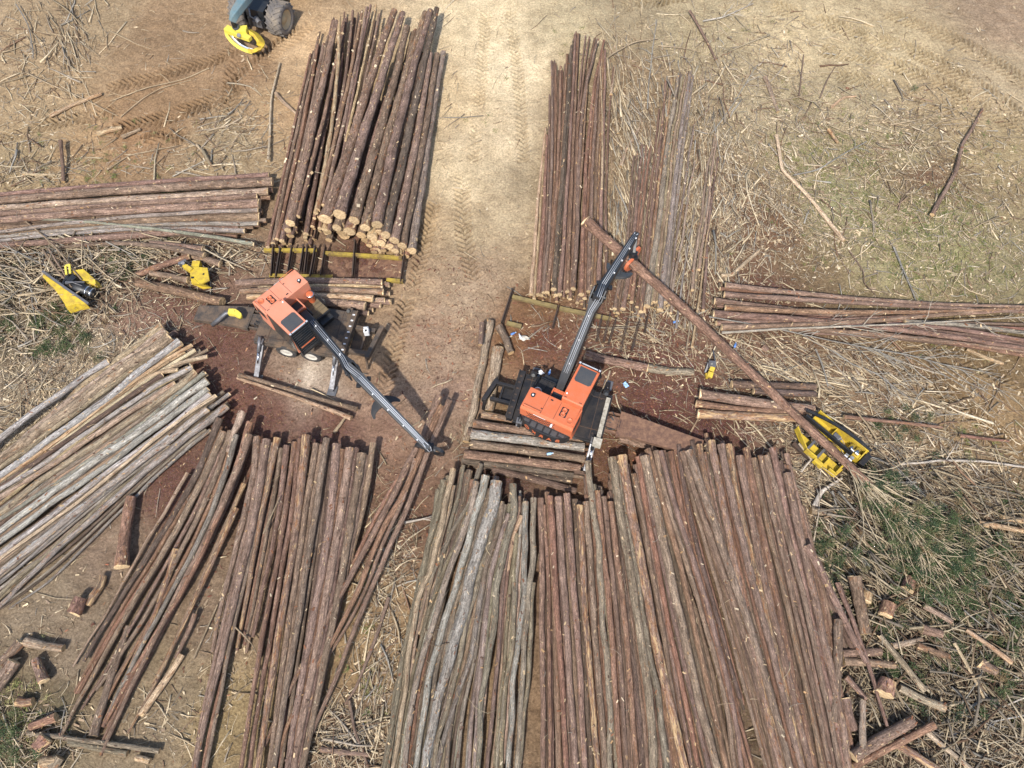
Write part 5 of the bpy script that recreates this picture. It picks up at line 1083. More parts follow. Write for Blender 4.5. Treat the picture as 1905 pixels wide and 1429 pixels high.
    if spec.get('letters'):
        word = spec['letters']
        for k, chx in enumerate(word):
            fc = bpy.data.curves.new('letter', 'FONT'); fc.body = chx; fc.size = .40; fc.extrude = .008; fc.align_x = 'CENTER'
            tmp = bpy.data.objects.new('letter', fc); COL.objects.link(tmp)
            dg = bpy.context.evaluated_depsgraph_get(); me = bpy.data.meshes.new_from_object(tmp.evaluated_get(dg)); bpy.data.objects.remove(tmp)
            x = -.76 + k * .38; x = -x
            f = lambda u: hy0 + .06 - .46 * max(0, 1 - (u / 1.18) ** 2) ** .6
            y = f(x); tx = unit([-.2, f(x - .1) - f(x + .1), 0])      # reads left to right seen from behind
            nx = np.array([tx[1], -tx[0], 0]); nx = nx if nx[1] < 0 else -nx
            for v in me.vertices:
                p = np.array([x, y, 1.90]) + tx * v.co.x * -1 * -1 + np.array([0, 0, 1]) * v.co.y + nx * (.012 + v.co.z)
                v.co = Vector(Tu(p)) - root.location
            me.materials.append(O); oo = bpy.data.objects.new('letter', me); COL.objects.link(oo); oo.parent = cw
    # centre box with a dark open hatch between housing and boom
    m = MB(Tu); m.box((-.42, -.545, 1.69), (.205, .12, 2.62)); cbx = B(m, 'centre_box', spec['paint2'], .02)
    m = MB(Tu); m.box((-.36, -.46, 2.622), (.16, -.06, 2.634)); hb = B(m, 'hatch', BLACK, 0, cbx)
    m = MB(Tu); 
    for a, b in (((-.42, -.54, 2.62), (-.36, .1, 2.70)), ((.15, -.54, 2.62), (.205, .1, 2.70)), ((-.36, .04, 2.62), (.15, .1, 2.70))): m.box(a, b)
    B(m, 'hatch_frame', O, .008, cbx)
    # precleaner and rail on the left side
    m = MB(Tu); m.lathe((-1.02, -.36, 1.98), (0, 0, 1), [(0, .16), (.42, .16), (.50, .20), (.60, .20), (.66, .12), (.66, .01)], 24); pc = B(m, 'precleaner', spec['paint2'])
    m = MB(Tu); m.lathe((-1.02, -.36, 2.5), (0, 0, 1), [(0, .165), (0, .205), (.10, .205), (.10, .165)], 24); B(m, 'band', CHROME, 0, pc)
    m = MB(Tu); m.tube([(-1.25, -.5, 1.98), (-1.25, -.5, 2.6), (-1.25, .45, 2.6), (-1.25, .5, 1.98)], .022, 8); B(m, 'handrail', BLACK)
    # cab
    cx0, cx1, cy0, cy1, cz = .235, 1.235, -.56, 1.30, 3.55
    m = MB(Tu); m.xprism([(cy0, 1.70), (cy0, cz - .05), (cy0 + .05, cz), (cy1, cz), (cy1, cz - .12), (cy1 - .10, 3.1), (cy1 - .02, 1.70)], cx0, cx1)
    cab = B(m, 'cab', O, .025)
    m = MB(Tu); m.prism([(cx0 + .10, cy1 - .78), (cx0 + .18, cy1 - .86), (cx1 - .18, cy1 - .86), (cx1 - .10, cy1 - .78), (cx1 - .10, cy1 - .08), (cx0 + .10, cy1 - .08)], cz + .001, cz + .02); B(m, 'roof_window', ROOFGLASS, .008, cab)
    m = MB(Tu); m.box((cx0 + .06, cy0 + .10, cz + .002), (cx0 + .20, cy0 + .125, cz + .01)); m.box((cx1 - .22, cy0 + .10, cz + .002), (cx1 - .08, cy0 + .125, cz + .01)); m.box((cx1 - .09, cy1 - .07, cz + .002), (cx1 - .05, cy1 - .03, cz + .012)); B(m, 'roof_catch', BLACK, 0, cab)
    m = MB(Tu); m.cyl((cx0 + .12, cy0 + .28, cz), (cx0 + .12, cy0 + .28, cz + .05), .04, n=12); B(m, 'antenna_base', WHITE, 0, cab)
    m = MB(Tu); m.box((cx1 + .002, cy0 + .10, 1.72), (cx1 + .014, cy1 - .06, 3.36)); m.box((cx0 - .012, cy0 + .85, 2.45), (cx0 - .002, cy1 - .22, 3.38)); B(m, 'side_window', GLASS, .005, cab)
    # sloping front guard with bars, standing out in front of the windscreen
    m = MB(Tu); m.add([(cx0 + .02, cy1 + .02, cz - .02), (cx1 - .02, cy1 + .02, cz - .02), (cx1 - .02, cy1 + .42, 2.30), (cx0 + .02, cy1 + .42, 2.30), (cx0 + .02, cy1 + .02, 2.2), (cx1 - .02, cy1 + .02, 2.2)],
                      [(0, 1, 2, 3), (0, 3, 4), (1, 5, 2), (3, 2, 5, 4), (0, 4, 5, 1)]); ws = B(m, 'windscreen', GLASS, 0, cab)
    m = MB(Tu)
    for k in range(11):
        t = k / 10; m.cyl((cx0, cy1 + .045 + .40 * t, cz - .03 - 1.22 * t), (cx1, cy1 + .045 + .40 * t, cz - .03 - 1.22 * t), .016, n=6)
    for x in (cx0, cx1): m.beam((x, cy1 + .04, cz), (x, cy1 + .46, 2.28), .05, .05, up=(0, 1, 0))
    m.box((cx0 - .02, cy1 + .40, 2.16), (cx1 + .02, cy1 + .50, 2.32)); m.box((cx0 - .03, cy1 - .005, cz - .03), (cx1 + .03, cy1 + .09, cz + .05))
    B(m, 'window_guard', BLACK, .006, cab)
    m = MB(Tu); m.beam((cx0 + .1, cy1 + .36, 2.62), (cx1 - .1, cy1 + .36, 2.62), .03, .05); B(m, 'wiper_bar', spec['paint2'], 0, cab)
    m = MB(Tu); m.box((cx0 + .12, cy1 + .02, cz + .052), (cx1 - .12, cy1 + .06, cz + .09)); m.box((cx0 - .02, cy1 + .0, cz + .052), (cx0 + .07, cy1 + .07, cz + .10)); m.box((cx1 - .07, cy1 + .0, cz + .052), (cx1 + .02, cy1 + .07, cz + .10)); B(m, 'light_bar', HOSE, 0, cab)
    # ---- boom
    base = Tu((-.16, .25, 2.45)); E, Tp = spec['elbow'], spec['tip']; d1, d2 = unit(E - base), unit(Tp - E)
    side = unit(np.cross(d1, [0, 0, 1])); u1, u2 = unit(np.cross(side, d1)), unit(np.cross(side, d2))
    m = MB(); 
    for s in (-1, 1): m.beam(Tu((-.16 + s * .28, .0, 1.6)), base + u1 * .05 + side * s * .28, .06, .5, .06, .42, up=unit(spec['fwd'] + [0] if False else np.array([spec['fwd'][0], spec['fwd'][1], 0])))
    B(m, 'boom_tower', BLACK, .01)
    l1 = np.linalg.norm(E - base)
    m = MB(); m.beam(base, base + d1 * l1 * .22, .34, .46, .42, .60, up=u1); m.beam(base + d1 * l1 * .22, E - d1 * .75, .42, .60, .36, .50, up=u1); m.beam(E - d1 * .75, E - d1 * .2, .36, .50, .60, .50, up=u1)
    for s in (-1, 1): m.beam(E - d1 * .25 + side * s * .27, E + d1 * .35 + side * s * .27, .07, .56, .07, .40, up=u1)
    m.cyl(E - side * .36, E + side * .36, .10, n=16)
    bo = B(m, 'main_boom', BLACK, .015)
    m = MB()
    for k in (-.09, .0, .07):
        m.tube([base + d1 * (l1 * .2) + u1 * .31 + side * k, base + d1 * (l1 * .5) + u1 * .31 + side * k, E - d1 * .7 + u1 * .275 + side * k * .9, E - d1 * .15 + u1 * .31 + side * (k + .10), E + u1 * .35 + side * (k + .12), E + d2 * .5 + u2 * .26 + side * k], .011, 6)
    B(m, 'hose', HOSE, 0, bo)
    m = MB()
    for t in (.3, .55, .8): m.box(base + d1 * l1 * t + u1 * .30 - .03, base + d1 * l1 * t + u1 * .34 + .03)
    B(m, 'hose_clamp', WHITE, 0, bo)
    m = MB(); m.cyl(Tu((-.16, .55, 1.8)), base + d1 * l1 * .55 - u1 * .36, .09, n=14); cyl_ = B(m, 'lift_cylinder', BLACK, 0, bo)
    m = MB(); m.cyl(base + d1 * l1 * .55 - u1 * .36, base + d1 * l1 * .70 - u1 * .30, .05, n=12); B(m, 'rod', CHROME, 0, cyl_)
    l2 = np.linalg.norm(Tp - E)
    m = MB(); m.beam(E - d2 * .35, E + d2 * .55, .30, .34, .44, .46, up=u2); m.beam(E + d2 * .55, Tp - d2 * .45, .42, .44, .30, .34, up=u2); m.beam(Tp - d2 * .45, Tp, .30, .34, .24, .28, up=u2)
    st = B(m, 'stick_boom', spec['stickmat'], .015)
    m = MB()
    for k in (-.08, 0.0, .07): m.tube([E + d2 * .5 + u2 * .26 + side * k, E + d2 * l2 * .4 + u2 * .235 + side * k, E + d2 * l2 * .75 + u2 * .205 + side * k * .9, Tp - d2 * .3 + u2 * .20 + side * k * .8], spec['hose_r'], 6)
    for k in (-.06, .06): m.tube([Tp - d2 * .3 + u2 * .2 + side * k, Tp + u2 * .10 + side * k * 1.6, Tp + d2 * .14 - u2 * .15 + side * k, Tp - np.array([0, 0, .5])], .018, 6)
    B(m, 'hose', HOSE, 0, st)
    m = MB()
    for t in (.3, .5, .7, .88): m.cyl(E + d2 * l2 * t + u2 * .20 + side * .13, E + d2 * l2 * t + u2 * .26 + side * .13, .035, n=8)
    B(m, 'fitting', WHITE, 0, st)
    m = MB()
    for s in (-1, 1): m.box(E + d2 * .75 + side * s * .28 - np.array([.09, .09, .07]), E + d2 * .75 + side * s * .28 + np.array([.09, .09, .07]))
    B(m, 'pipe_bracket', BLACK, .01, st)
    # heel: a curved bar hanging below the stick against which the log is pressed
    hp = E + d2 * l2 * spec['heel']; hd = spec['heel_drop']; m = MB()
    k_ = spec['heel_k']
    q = [hp - u2 * (hd + .05) + side * s_ * k_ + d2 * e_ for s_, e_ in ((-1.0, .34), (-.8, .10), (-.4, -.08), (0, -.14), (.4, -.08), (.8, .10), (1.0, .34))]
    m.sweep(q, (.10, .24, .40, .52, .40, .24, .10), (.10, .12, .14, .16, .14, .12, .10), u2)
    m.beam(hp - u2 * .1 - d2 * .05, hp - u2 * hd - d2 * .05, .34, .40, .26, .34, up=d2)
    he = B(m, 'heel', spec['heelmat'], .012, st)
    # grapple: rotator, body and two curved tongs
    gp, gd = spec['grapple'], unit(spec['log_dir']); gs = unit(np.cross(gd, [0, 0, 1])); z = np.array([0, 0, 1.])
    m = MB(); m.beam(Tp, gp + z * .62, .14, .14); m.cyl(gp + z * .42, gp + z * .64, .17, n=18); m.box(gp + z * .26 - np.array([.2, .2, 0]), gp + z * .44 + np.array([.2, .2, 0]))
    gr = B(m, 'grapple', BLACK, .01, root)
    for s in (-1, 1):
        m = MB(); gR = spec['grip']
        q = [gp + z * .34 + gs * s * .14, gp + z * .30 + gs * s * (gR + .22), gp - z * .02 + gs * s * (gR + .26), gp - z * (gR * .9) + gs * s * (gR + .08), gp - z * (gR + .14) + gs * s * gR * .3]
        off = gd * (.10 * s)
        m.sweep([a + off for a in q], (.20, .24, .20, .14, .06), (.14,) * 5, gd)
        B(m, 'tong', spec['tong'], .012, gr)
    m = MB(); m.cyl(gp + z * .34 - gs * .32, gp + z * .34 + gs * .32, .07, n=12); B(m, 'tong_cylinder', STEEL, 0, gr)
    return root

# right loader: boom raised high, holding a tree
FLp, FRp, RRp, RLp = P(988, 718.7, 3.2), P(1083.7, 764, 3.2), P(1066.7, 798.7, 3.2), P(969, 755, 3.2)
xr = unit((FRp - FLp) + (RRp - RLp)); fr = np.array([-xr[1], xr[0], 0]); mid = (FLp + FRp) / 2
ro = mid + fr * .55; ro[2] = 0
print('right housing', np.linalg.norm(FRp - FLp), np.linalg.norm(RLp - FLp), 'heading', math.degrees(math.atan2(fr[1], fr[0])))
tdir = unit(P(1290, 800, 1) - P(950, 712, 1))
t0 = ro.copy()
gP = P(1176, 484, 3.05)
held = [P(1090, 412, 3.55), P(1180, 492, 2.95), P(1310, 610, 2.3), P(1440, 735, 1.75), P(1560, 848, 1.35), P(1640, 925, 1.0), P(1708, 995, .6)]
loader(dict(origin=ro, fwd=fr, tr_origin=ro, tr_fwd=tdir, tr_len=(-1.95, 2.3), neck=4.6, axles=(-.35, .90), near=1,
    legs=[(1.22, 1.95, 1.25, BLACK), (-1.22, 1.95, 1.0, BLACK), (1.22, -1.6, .7, BLACK), (-1.22, -1.6, .7, BLACK)], crossbeam=2.12, hitch_k=.66,
    paint=ORANGE, paint2=ORANGE, deck=DECKDARK, slotmat=RUST, neckmat=CHIPPY, walk=DECKDARK, letters='BARKO',
    elbow=P(1113, 549, 5.7), tip=P(1184, 436, 4.15), stickmat=BLACK, hose_r=.011, heel=.62, heel_drop=.95, heel_k=.62, heelmat=BOOMGREY, grapple=gP, log_dir=held[2] - held[0], grip=.30, tong=ORANGE,
    label='orange and black log loader holding a long tree with its boom raised high'))
# left loader: boom stretched toward the bundle at the bottom of the landing
RLq, RRq = P(546, 498.4, 3.2), P(466.8, 560.3, 3.2)
xl = unit(RRq - RLq); fl = np.array([-xl[1], xl[0], 0]); lo_ = (RLq + RRq) / 2 + fl * 1.65; lo_[2] = 0
print('left housing', np.linalg.norm(RLq - RRq), 'heading', math.degrees(math.atan2(fl[1], fl[0])))
tl = -unit(P(622, 669, 1) - P(540, 654.5, 1))
gL = P(800, 838, 1.10)
loader(dict(origin=lo_, fwd=fl, tr_origin=lo_, tr_fwd=tl, tr_len=(-2.05, 2.25), neck=3.6, axles=(-.55, .72), near=-1,
    legs=[(-1.22, 1.85, 1.55, CHROME), (-1.22, -1.95, 1.45, STEEL), (1.22, 1.85, .7, BLACK), (1.22, -1.95, .7, BLACK)],
    paint=ORANGE_GLARE, paint2=ORANGE, deck=DECK, slotmat=WHITE, neckmat=DECK, walk=KHAKI, hook=True,
    elbow=P(655, 689, 3.3), tip=P(797, 834, 1.95), stickmat=BOOMGREY, hose_r=.02, heel=.40, heel_drop=.75, heel_k=.72, heelmat=BLACK, grapple=gL, log_dir=P(640, 1150, .8) - P(800, 838, 1.6), grip=.34, tong=BLACK,
    label='orange log loader with black boom reaching down over a bundle of logs'))

# ---- the held tree: stem, sawn end, and the crown still trailing beyond the delimber
tr = empty('held_tree', held[1], 'whole pine stem gripped by the raised boom and threaded through the yellow delimber', 'felled tree')
arr = log_arrays(held, 10.2 * mpp(1090, 412, 3.55), 7 * mpp(1708, 995, .6), 'r', n=14, step=.25, peel=.06); LOGS.append(arr)
me = log_mesh('stem', [arr], [BARK]); me.transform(Matrix.Translation(-tr.location)); o = bpy.data.objects.new('stem', me); COL.objects.link(o); o.parent = tr
ce = cut_end(o, arr[5]); ce.data.transform(Matrix.Translation(-tr.location))

# ---- pull-through delimbers
def delimber(T, label, mat):
    root = empty('delimber', T((0, 0, 0)), label, 'delimber', 'yellow pull-through delimbers')
    B = lambda m, n, mt, bv=0.0, p=root: m.build(n, mt, p, None, bv, root)
    m = MB(T); m.box((-1.0, -1.3, .10), (-.8, 1.3, .32)); m.box((.8, -1.3, .10), (1.0, 1.3, .32))
    for y in (-1.2, -.1, 1.0): m.box((-.8, y, .12), (.8, y + .18, .30))
    B(m, 'base_frame', RUST, .012)
    # far tray: deep open box with ribs
    m = MB(T); m.box((.34, -1.45, .30), (.98, 1.35, .36)); m.box((.92, -1.45, .36), (.98, 1.35, .98)); m.box((.34, 1.24, .36), (.92, 1.30, .92)); m.box((.40, -.35, .36), (.92, -.29, .80)); m.box((.34, .85, .36), (.60, 1.24, .86))
    B(m, 'far_tray', mat, .012)
    pts = [(.99 + .0 * t, -1.75 + 3.3 * t) for t in np.linspace(0, 1, 13)]
    m = MB(T)
    arc = [(1.02 - .55 * (1 - t) ** 2, -1.9 + 3.3 * t, .98 + .10 * math.sin(PI * t)) for t in np.linspace(0, 1, 13)]
    for a, b in zip(arc[:-1], arc[1:]): m.beam(a, b, .12, .12)
    B(m, 'guard_rail', BLACK, .01)
    # near tray: stepped open boxes
    m = MB(T); m.add([(-.30, -1.5, .34), (-.38, -1.7, .34), (-.95, -.7, .34), (-.95, 1.05, .34), (-.34, 1.1, .34), (-.30, -1.5, .42), (-.38, -1.7, .42), (-.95, -.7, .42), (-.95, 1.05, .42), (-.34, 1.1, .42)],
                     [(0, 1, 2, 3, 4), (9, 8, 7, 6, 5)] + [(i, i + 5, (i + 1) % 5 + 5, (i + 1) % 5) for i in range(5)])
    m.beam((-.36, -1.66, .6), (-.93, -.68, .6), .05, .44); m.box((-.99, -.7, .42), (-.93, -.1, .86)); m.box((-1.12, -.12, .42), (-.92, .34, .72)); m.box((-.92, .30, .42), (-.5, .36, .76)); m.box((-.88, .92, .42), (-.36, 1.0, .86)); m.box((-.95, .62, .42), (-.9, 1.0, .8))
    B(m, 'near_tray', mat, .012)
    m = MB(T); m.box((-.92, -.72, .44), (-.36, -.60, .84)); m.box((-.92, -.16, .44), (-.36, -.04, .82)); B(m, 'rib', STEEL, .01)
    m = MB(T); m.beam((-.30, -1.5, .88), (-.30, 1.45, .98), .10, .16); m.beam((.28, -1.75, .88), (.28, .9, .92), .08, .30); B(m, 'feed_rail', BLACK, .01)
    # knives: curved plates round the stem, with chrome sleeves
    for s, y in ((1, .78), (1, 1.02), (-1, .55)):
        m = MB(T); a0 = [(.0 + s * .42 * math.cos(a), y, .92 + .42 * math.sin(a)) for a in np.linspace(-1.2, .75, 9)]
        for a, b in zip(a0[:-1], a0[1:]): m.beam(a, b, .06 if s > 0 else .08, .17, up=(0, 1, 0))
        B(m, 'knife', CHROME if s > 0 else BLACK, .006)
    m = MB(T); m.cyl((.46, .70, .80), (.80, .70, .70), .13, n=18); m.cyl((.46, 1.0, .78), (.84, 1.0, .68), .15, n=18); B(m, 'knife_sleeve', CHROME, .006)
    m = MB(T); m.cyl((.36, -.05, .72), (.62, .05, .80), .11, n=14); m.box((.46, -.28, .55), (.66, .05, .88)); B(m, 'knife_cylinder', STEEL, .01)
    m = MB(T); m.box((.30, 1.36, .30), (1.0, 1.62, .74)); B(m, 'end_plate', DECKDARK, .012)
    return root
ddir = unit((held[5] - held[3]) * np.array([1, 1, 0])); dc = (held[4] * .62 + held[3] * .38); dc = P(1548, 828, .9); dc[2] = 0
Tn = frame(dc, ddir); delimber(lambda p: Tn((-p[0], p[1], p[2])), 'yellow delimber with the held tree lying in its knives, right of the big pile', YELLOW)
# the left one is of the older kind: a long blade-shaped side tray, a black knife head, a short housing
def old_delimber():
    c = P(148, 548, 0); T0 = frame(c, unit(P(172, 578, .4) * [1, 1, 0] - P(92, 520, .4) * [1, 1, 0]))
    root = empty('delimber', c, 'yellow delimber with a black knife head, tangled in branches at the left edge', 'delimber', 'yellow pull-through delimbers')
    B = lambda m, n, mt, bv=0.0, p=root: m.build(n, mt, p, None, bv, root)
    T = lambda p: T0((p[0], p[1], p[2]))
    m = MB(T); m.box((-.5, -1.0, .06), (-.35, 1.0, .26)); m.box((.5, -1.0, .06), (.65, 1.0, .26)); m.box((-.35, -.5, .08), (.5, -.32, .24)); m.box((-.35, .5, .08), (.5, .68, .24)); B(m, 'base_frame', RUST, .01)
    # long tray, tapering to a point up-slope: outline in plan, sloping outer wall
    out = [(.34, -1.75), (.50, -1.70), (.66, -.6), (1.02, .42), (1.05, .72), (.66, .95), (.28, 1.35)]
    n = len(out); vs = [(x, y, .22) for x, y in out] + [(.30 + (x - .30) * .82, y, .80) for x, y in out]
    m = MB(T); m.add(vs, [tuple(range(n))[::-1], tuple(range(n, 2 * n))] + [(i, (i + 1) % n, n + (i + 1) % n, n + i) for i in range(n)]); tray = B(m, 'side_tray', YELLOW, .015)
    m = MB(T); m.beam((.26, -1.8, .92), (.26, -.2, .86), .12, .12); m.beam((.26, -.2, .86), (.22, 1.5, .80), .12, .12); B(m, 'rub_rail', STEEL, .012)
    m = MB(T); m.box((.80, .36, .60), (.92, .46, .74)); m.box((.86, .18, .60), (.94, .26, .72)); B(m, 'lifting_eye', BLACK, .01, tray)
    # dark knife head
    m = MB(T); m.lathe((-.18, .15, .55), (-.25, 1, 0), [(-.55, .01), (-.55, .26), (-.35, .34), (.25, .36), (.35, .30), (.95, .26), (1.0, .01)], 20); m.box((-.5, -.42, .45), (.1, -.1, .95)); m.beam((.2, -.35, .9), (-.30, -.55, .9), .16, .10)
    hd = B(m, 'knife_head', BLACK, .012)
    m = MB(T); m.lathe((-.30, .72, .55), (-.25, 1, 0), [(0, .28), (0, .33), (.06, .33), (.06, .28)], 20); m.lathe((-.36, 1.0, .55), (-.25, 1, 0), [(0, .26), (0, .31), (.05, .31), (.05, .26)], 20); B(m, 'band', CHROME, 0, hd)
    m = MB(T); m.beam((.05, -.3, .98), (-.52, .5, .98), .07, .05); m.tube([(.1, -.2, 1.0), (-.15, .1, 1.08), (-.3, .6, 1.0)], .03, 6); B(m, 'hose', STEEL, 0, hd)
    m = MB(T); m.add([(-.62, -.75, .2), (-1.15, -.30, .2), (-1.02, .72, .2), (-.78, .95, .2), (-.55, .2, .2), (-.62, -.70, .85), (-1.05, -.28, .85), (-.98, .55, .70), (-.76, .8, .55), (-.58, .2, .85)],
                     [(4, 3, 2, 1, 0), (5, 6, 7, 8, 9)] + [(i, (i + 1) % 5, (i + 1) % 5 + 5, i + 5) for i in range(5)]); B(m, 'housing', YELLOW, .015)
    m = MB(T); m.beam((-.30, -.62, .95), (-.62, -1.02, 1.0), .10, .08); m.beam((-.46, -.52, .95), (-.80, -.92, 1.0), .10, .08); m.beam((-.62, -1.02, 1.0), (-.80, -.90, 1.0), .10, .08); B(m, 'fork', YELLOWPALE, .008)
old_delimber()

# ---- ground slashers: a yellow rail frame with dark cross bars
def slasher(name_pts, bars, label, rail_mat, bar_mat, zt=.55, pan=None):
    c = P(*name_pts[0][0], 0); root = empty('slasher_deck', c, label, 'slasher deck', 'slasher decks')
    for a, b in name_pts:
        m = MB(); m.beam(P(*a, zt * .75), P(*b, zt * .75), .13, .20); m.beam(P(*a, zt * .75) + [0, 0, .11], P(*b, zt * .75) + [0, 0, .11], .20, .03)
        m.build('rail', rail_mat, root, None, .012, root)
    for a, b, wd in bars:
        m = MB(); p, q = P(*a, zt), P(*b, zt); d = unit(q - p); s = unit(np.cross(d, [0, 0, 1]))
        m.beam(p, q, wd * .35, .34)
        for k in (-1, 1): m.beam(p + s * k * wd * .45 - [0, 0, .1], q + s * k * wd * .45 - [0, 0, .1], .03, .18)
        m.beam(p - d * .06 - [0, 0, .2], p - d * .06 + [0, 0, .24], wd * .7, .10, up=d)
        m.build('cross_bar', bar_mat, root, None, .008, root)
    if pan:
        m = MB(); q = [P(*p, .03) for p in pan]; m.add(q + [v - [0, 0, .06] for v in q], [(0, 1, 2, 3), (7, 6, 5, 4)] + [(i, i + 4, (i + 1) % 4 + 4, (i + 1) % 4) for i in range(4)]); m.build('pan', CHIPPY, root, None, 0, root)
    return root
h = lambda x, y: (460 + x / 4.7625, 360 + y / 4.7625)
slasher([(h(150, 508), h(620, 512)), (h(690, 535), h(1372, 578)), (h(1235, 772), h(1382, 785)), (h(200, 735), h(760, 745))],
        [(h(232, 485), h(212, 735), .16), (h(292, 505), h(255, 740), .14), (h(395, 490), h(362, 690), .13), (h(500, 485), h(468, 690), .13), (h(533, 485), h(508, 705), .15), (h(602, 490), h(558, 735), .16), (h(690, 485), h(652, 730), .13), (h(955, 440), h(935, 735), .15), (h(1398, 500), h(1358, 785), .12)],
        'dark cross bars on a yellow rail frame in front of the tall pile', YELLOWRUST, RUST, .5, [h(240, 520), h(1385, 560), h(1360, 775), h(220, 735)])
h2 = lambda x, y: (930 + x / 3.969, 300 + y / 3.969)
slasher([(h2(92, 1005), h2(420, 1082)), (h2(440, 1090), h2(820, 1170)), (h2(50, 1198), h2(160, 1225))],
        [(h2(88, 965), h2(15, 1190), .12), (h2(428, 1092), h2(390, 1225), .10), (h2(748, 1165), h2(715, 1322), .11), (h2(808, 1150), h2(765, 1335), .12), (h2(850, 1190), h2(802, 1345), .11), (h2(938, 1195), h2(892, 1400), .12), (h2(1022, 1205), h2(975, 1395), .12), (h2(1090, 1150), h2(1070, 1260), .10)],
        'rusty cross bars half buried in bark near the raised boom', OLDRAIL, RUST, .35)

# ---- saw guards
def saw_guard():
    c = P(368, 515, 0); root = empty('saw_guard', c, 'bent yellow saw guard lying among logs left of the left loader', 'saw guard')
    g = lambda x, y, z: P(0 + x / 3.76, 300 + y / 3.76, z)
    m = MB(); top = [g(1330, 735, .75), g(1450, 745, .75), g(1465, 830, .75), g(1400, 860, .8), g(1330, 800, .8)]
    m.add(top + [v - [0, 0, .10] for v in top], [(0, 1, 2, 3, 4), (9, 8, 7, 6, 5)] + [(i, i + 5, (i + 1) % 5 + 5, (i + 1) % 5) for i in range(5)])
    fr_ = [g(1330, 800, .82), g(1400, 860, .82), g(1475, 888, .5), g(1420, 895, .2), g(1340, 860, .25)]
    m.add(fr_ + [v + [.04, .06, -.05] for v in fr_], [(0, 1, 2, 3, 4), (9, 8, 7, 6, 5)] + [(i, i + 5, (i + 1) % 5 + 5, (i + 1) % 5) for i in range(5)])
    m.beam(g(1290, 735, .7), g(1345, 770, .7), .22, .3); m.box(g(1395, 760, .1) - np.array([.2, .2, .1]), g(1395, 760, .1) + np.array([.2, .2, .56]))
    m.build('guard_plate', YELLOW, root, None, .012, root)
    m = MB(); m.beam(g(1255, 725, .7), g(1310, 700, .8), .16, .26); m.cyl(g(1280, 712, .7), g(1280, 712, 1.0), .09, n=12); m.build('bracket', STEEL, root, None, .01, root)
    m = MB(); m.box(g(1350, 815, .8) - np.array([.09, .05, .0]), g(1350, 815, .8) + np.array([.05, .05, .03])); m.box(g(1425, 790, .76) - np.array([.05, .05, 0]), g(1425, 790, .76) + np.array([.03, .05, .02])); m.build('slot', BLACK, root, None, 0, root)
saw_guard()
def saw_motor():
    g = lambda x, y, z: P(1080 + x / 4.88, 640 + y / 4.88, z)
    root = empty('saw_motor', g(1190, 240, 0), 'small yellow and grey saw motor on the bark right of the held tree', 'saw motor')
    m = MB(); m.beam(g(1195, 160, .55), g(1195, 215, .55), .34, .22); m.beam(g(1165, 170, .4), g(1130, 260, .2), .10, .10); m.beam(g(1205, 60, .3), g(1222, 155, .5), .06, .06); m.build('bracket', STEEL, root, None, .02, root)
    m = MB(); m.beam(g(1200, 212, .55), g(1185, 250, .5), .24, .22); m.build('housing', YELLOW, root, None, .02, root)
    m = MB(); m.beam(g(1182, 258, .48), g(1168, 305, .42), .26, .24); m.beam(g(1140, 270, .3), g(1150, 310, .3), .12, .2); m.build('tank', YELLOW, root, None, .02, root)
    m = MB(); m.cyl(g(1192, 180, .66), g(1192, 180, .74), .06, n=12); m.build('bolt', BLACK, root, None, 0, root)
saw_motor()

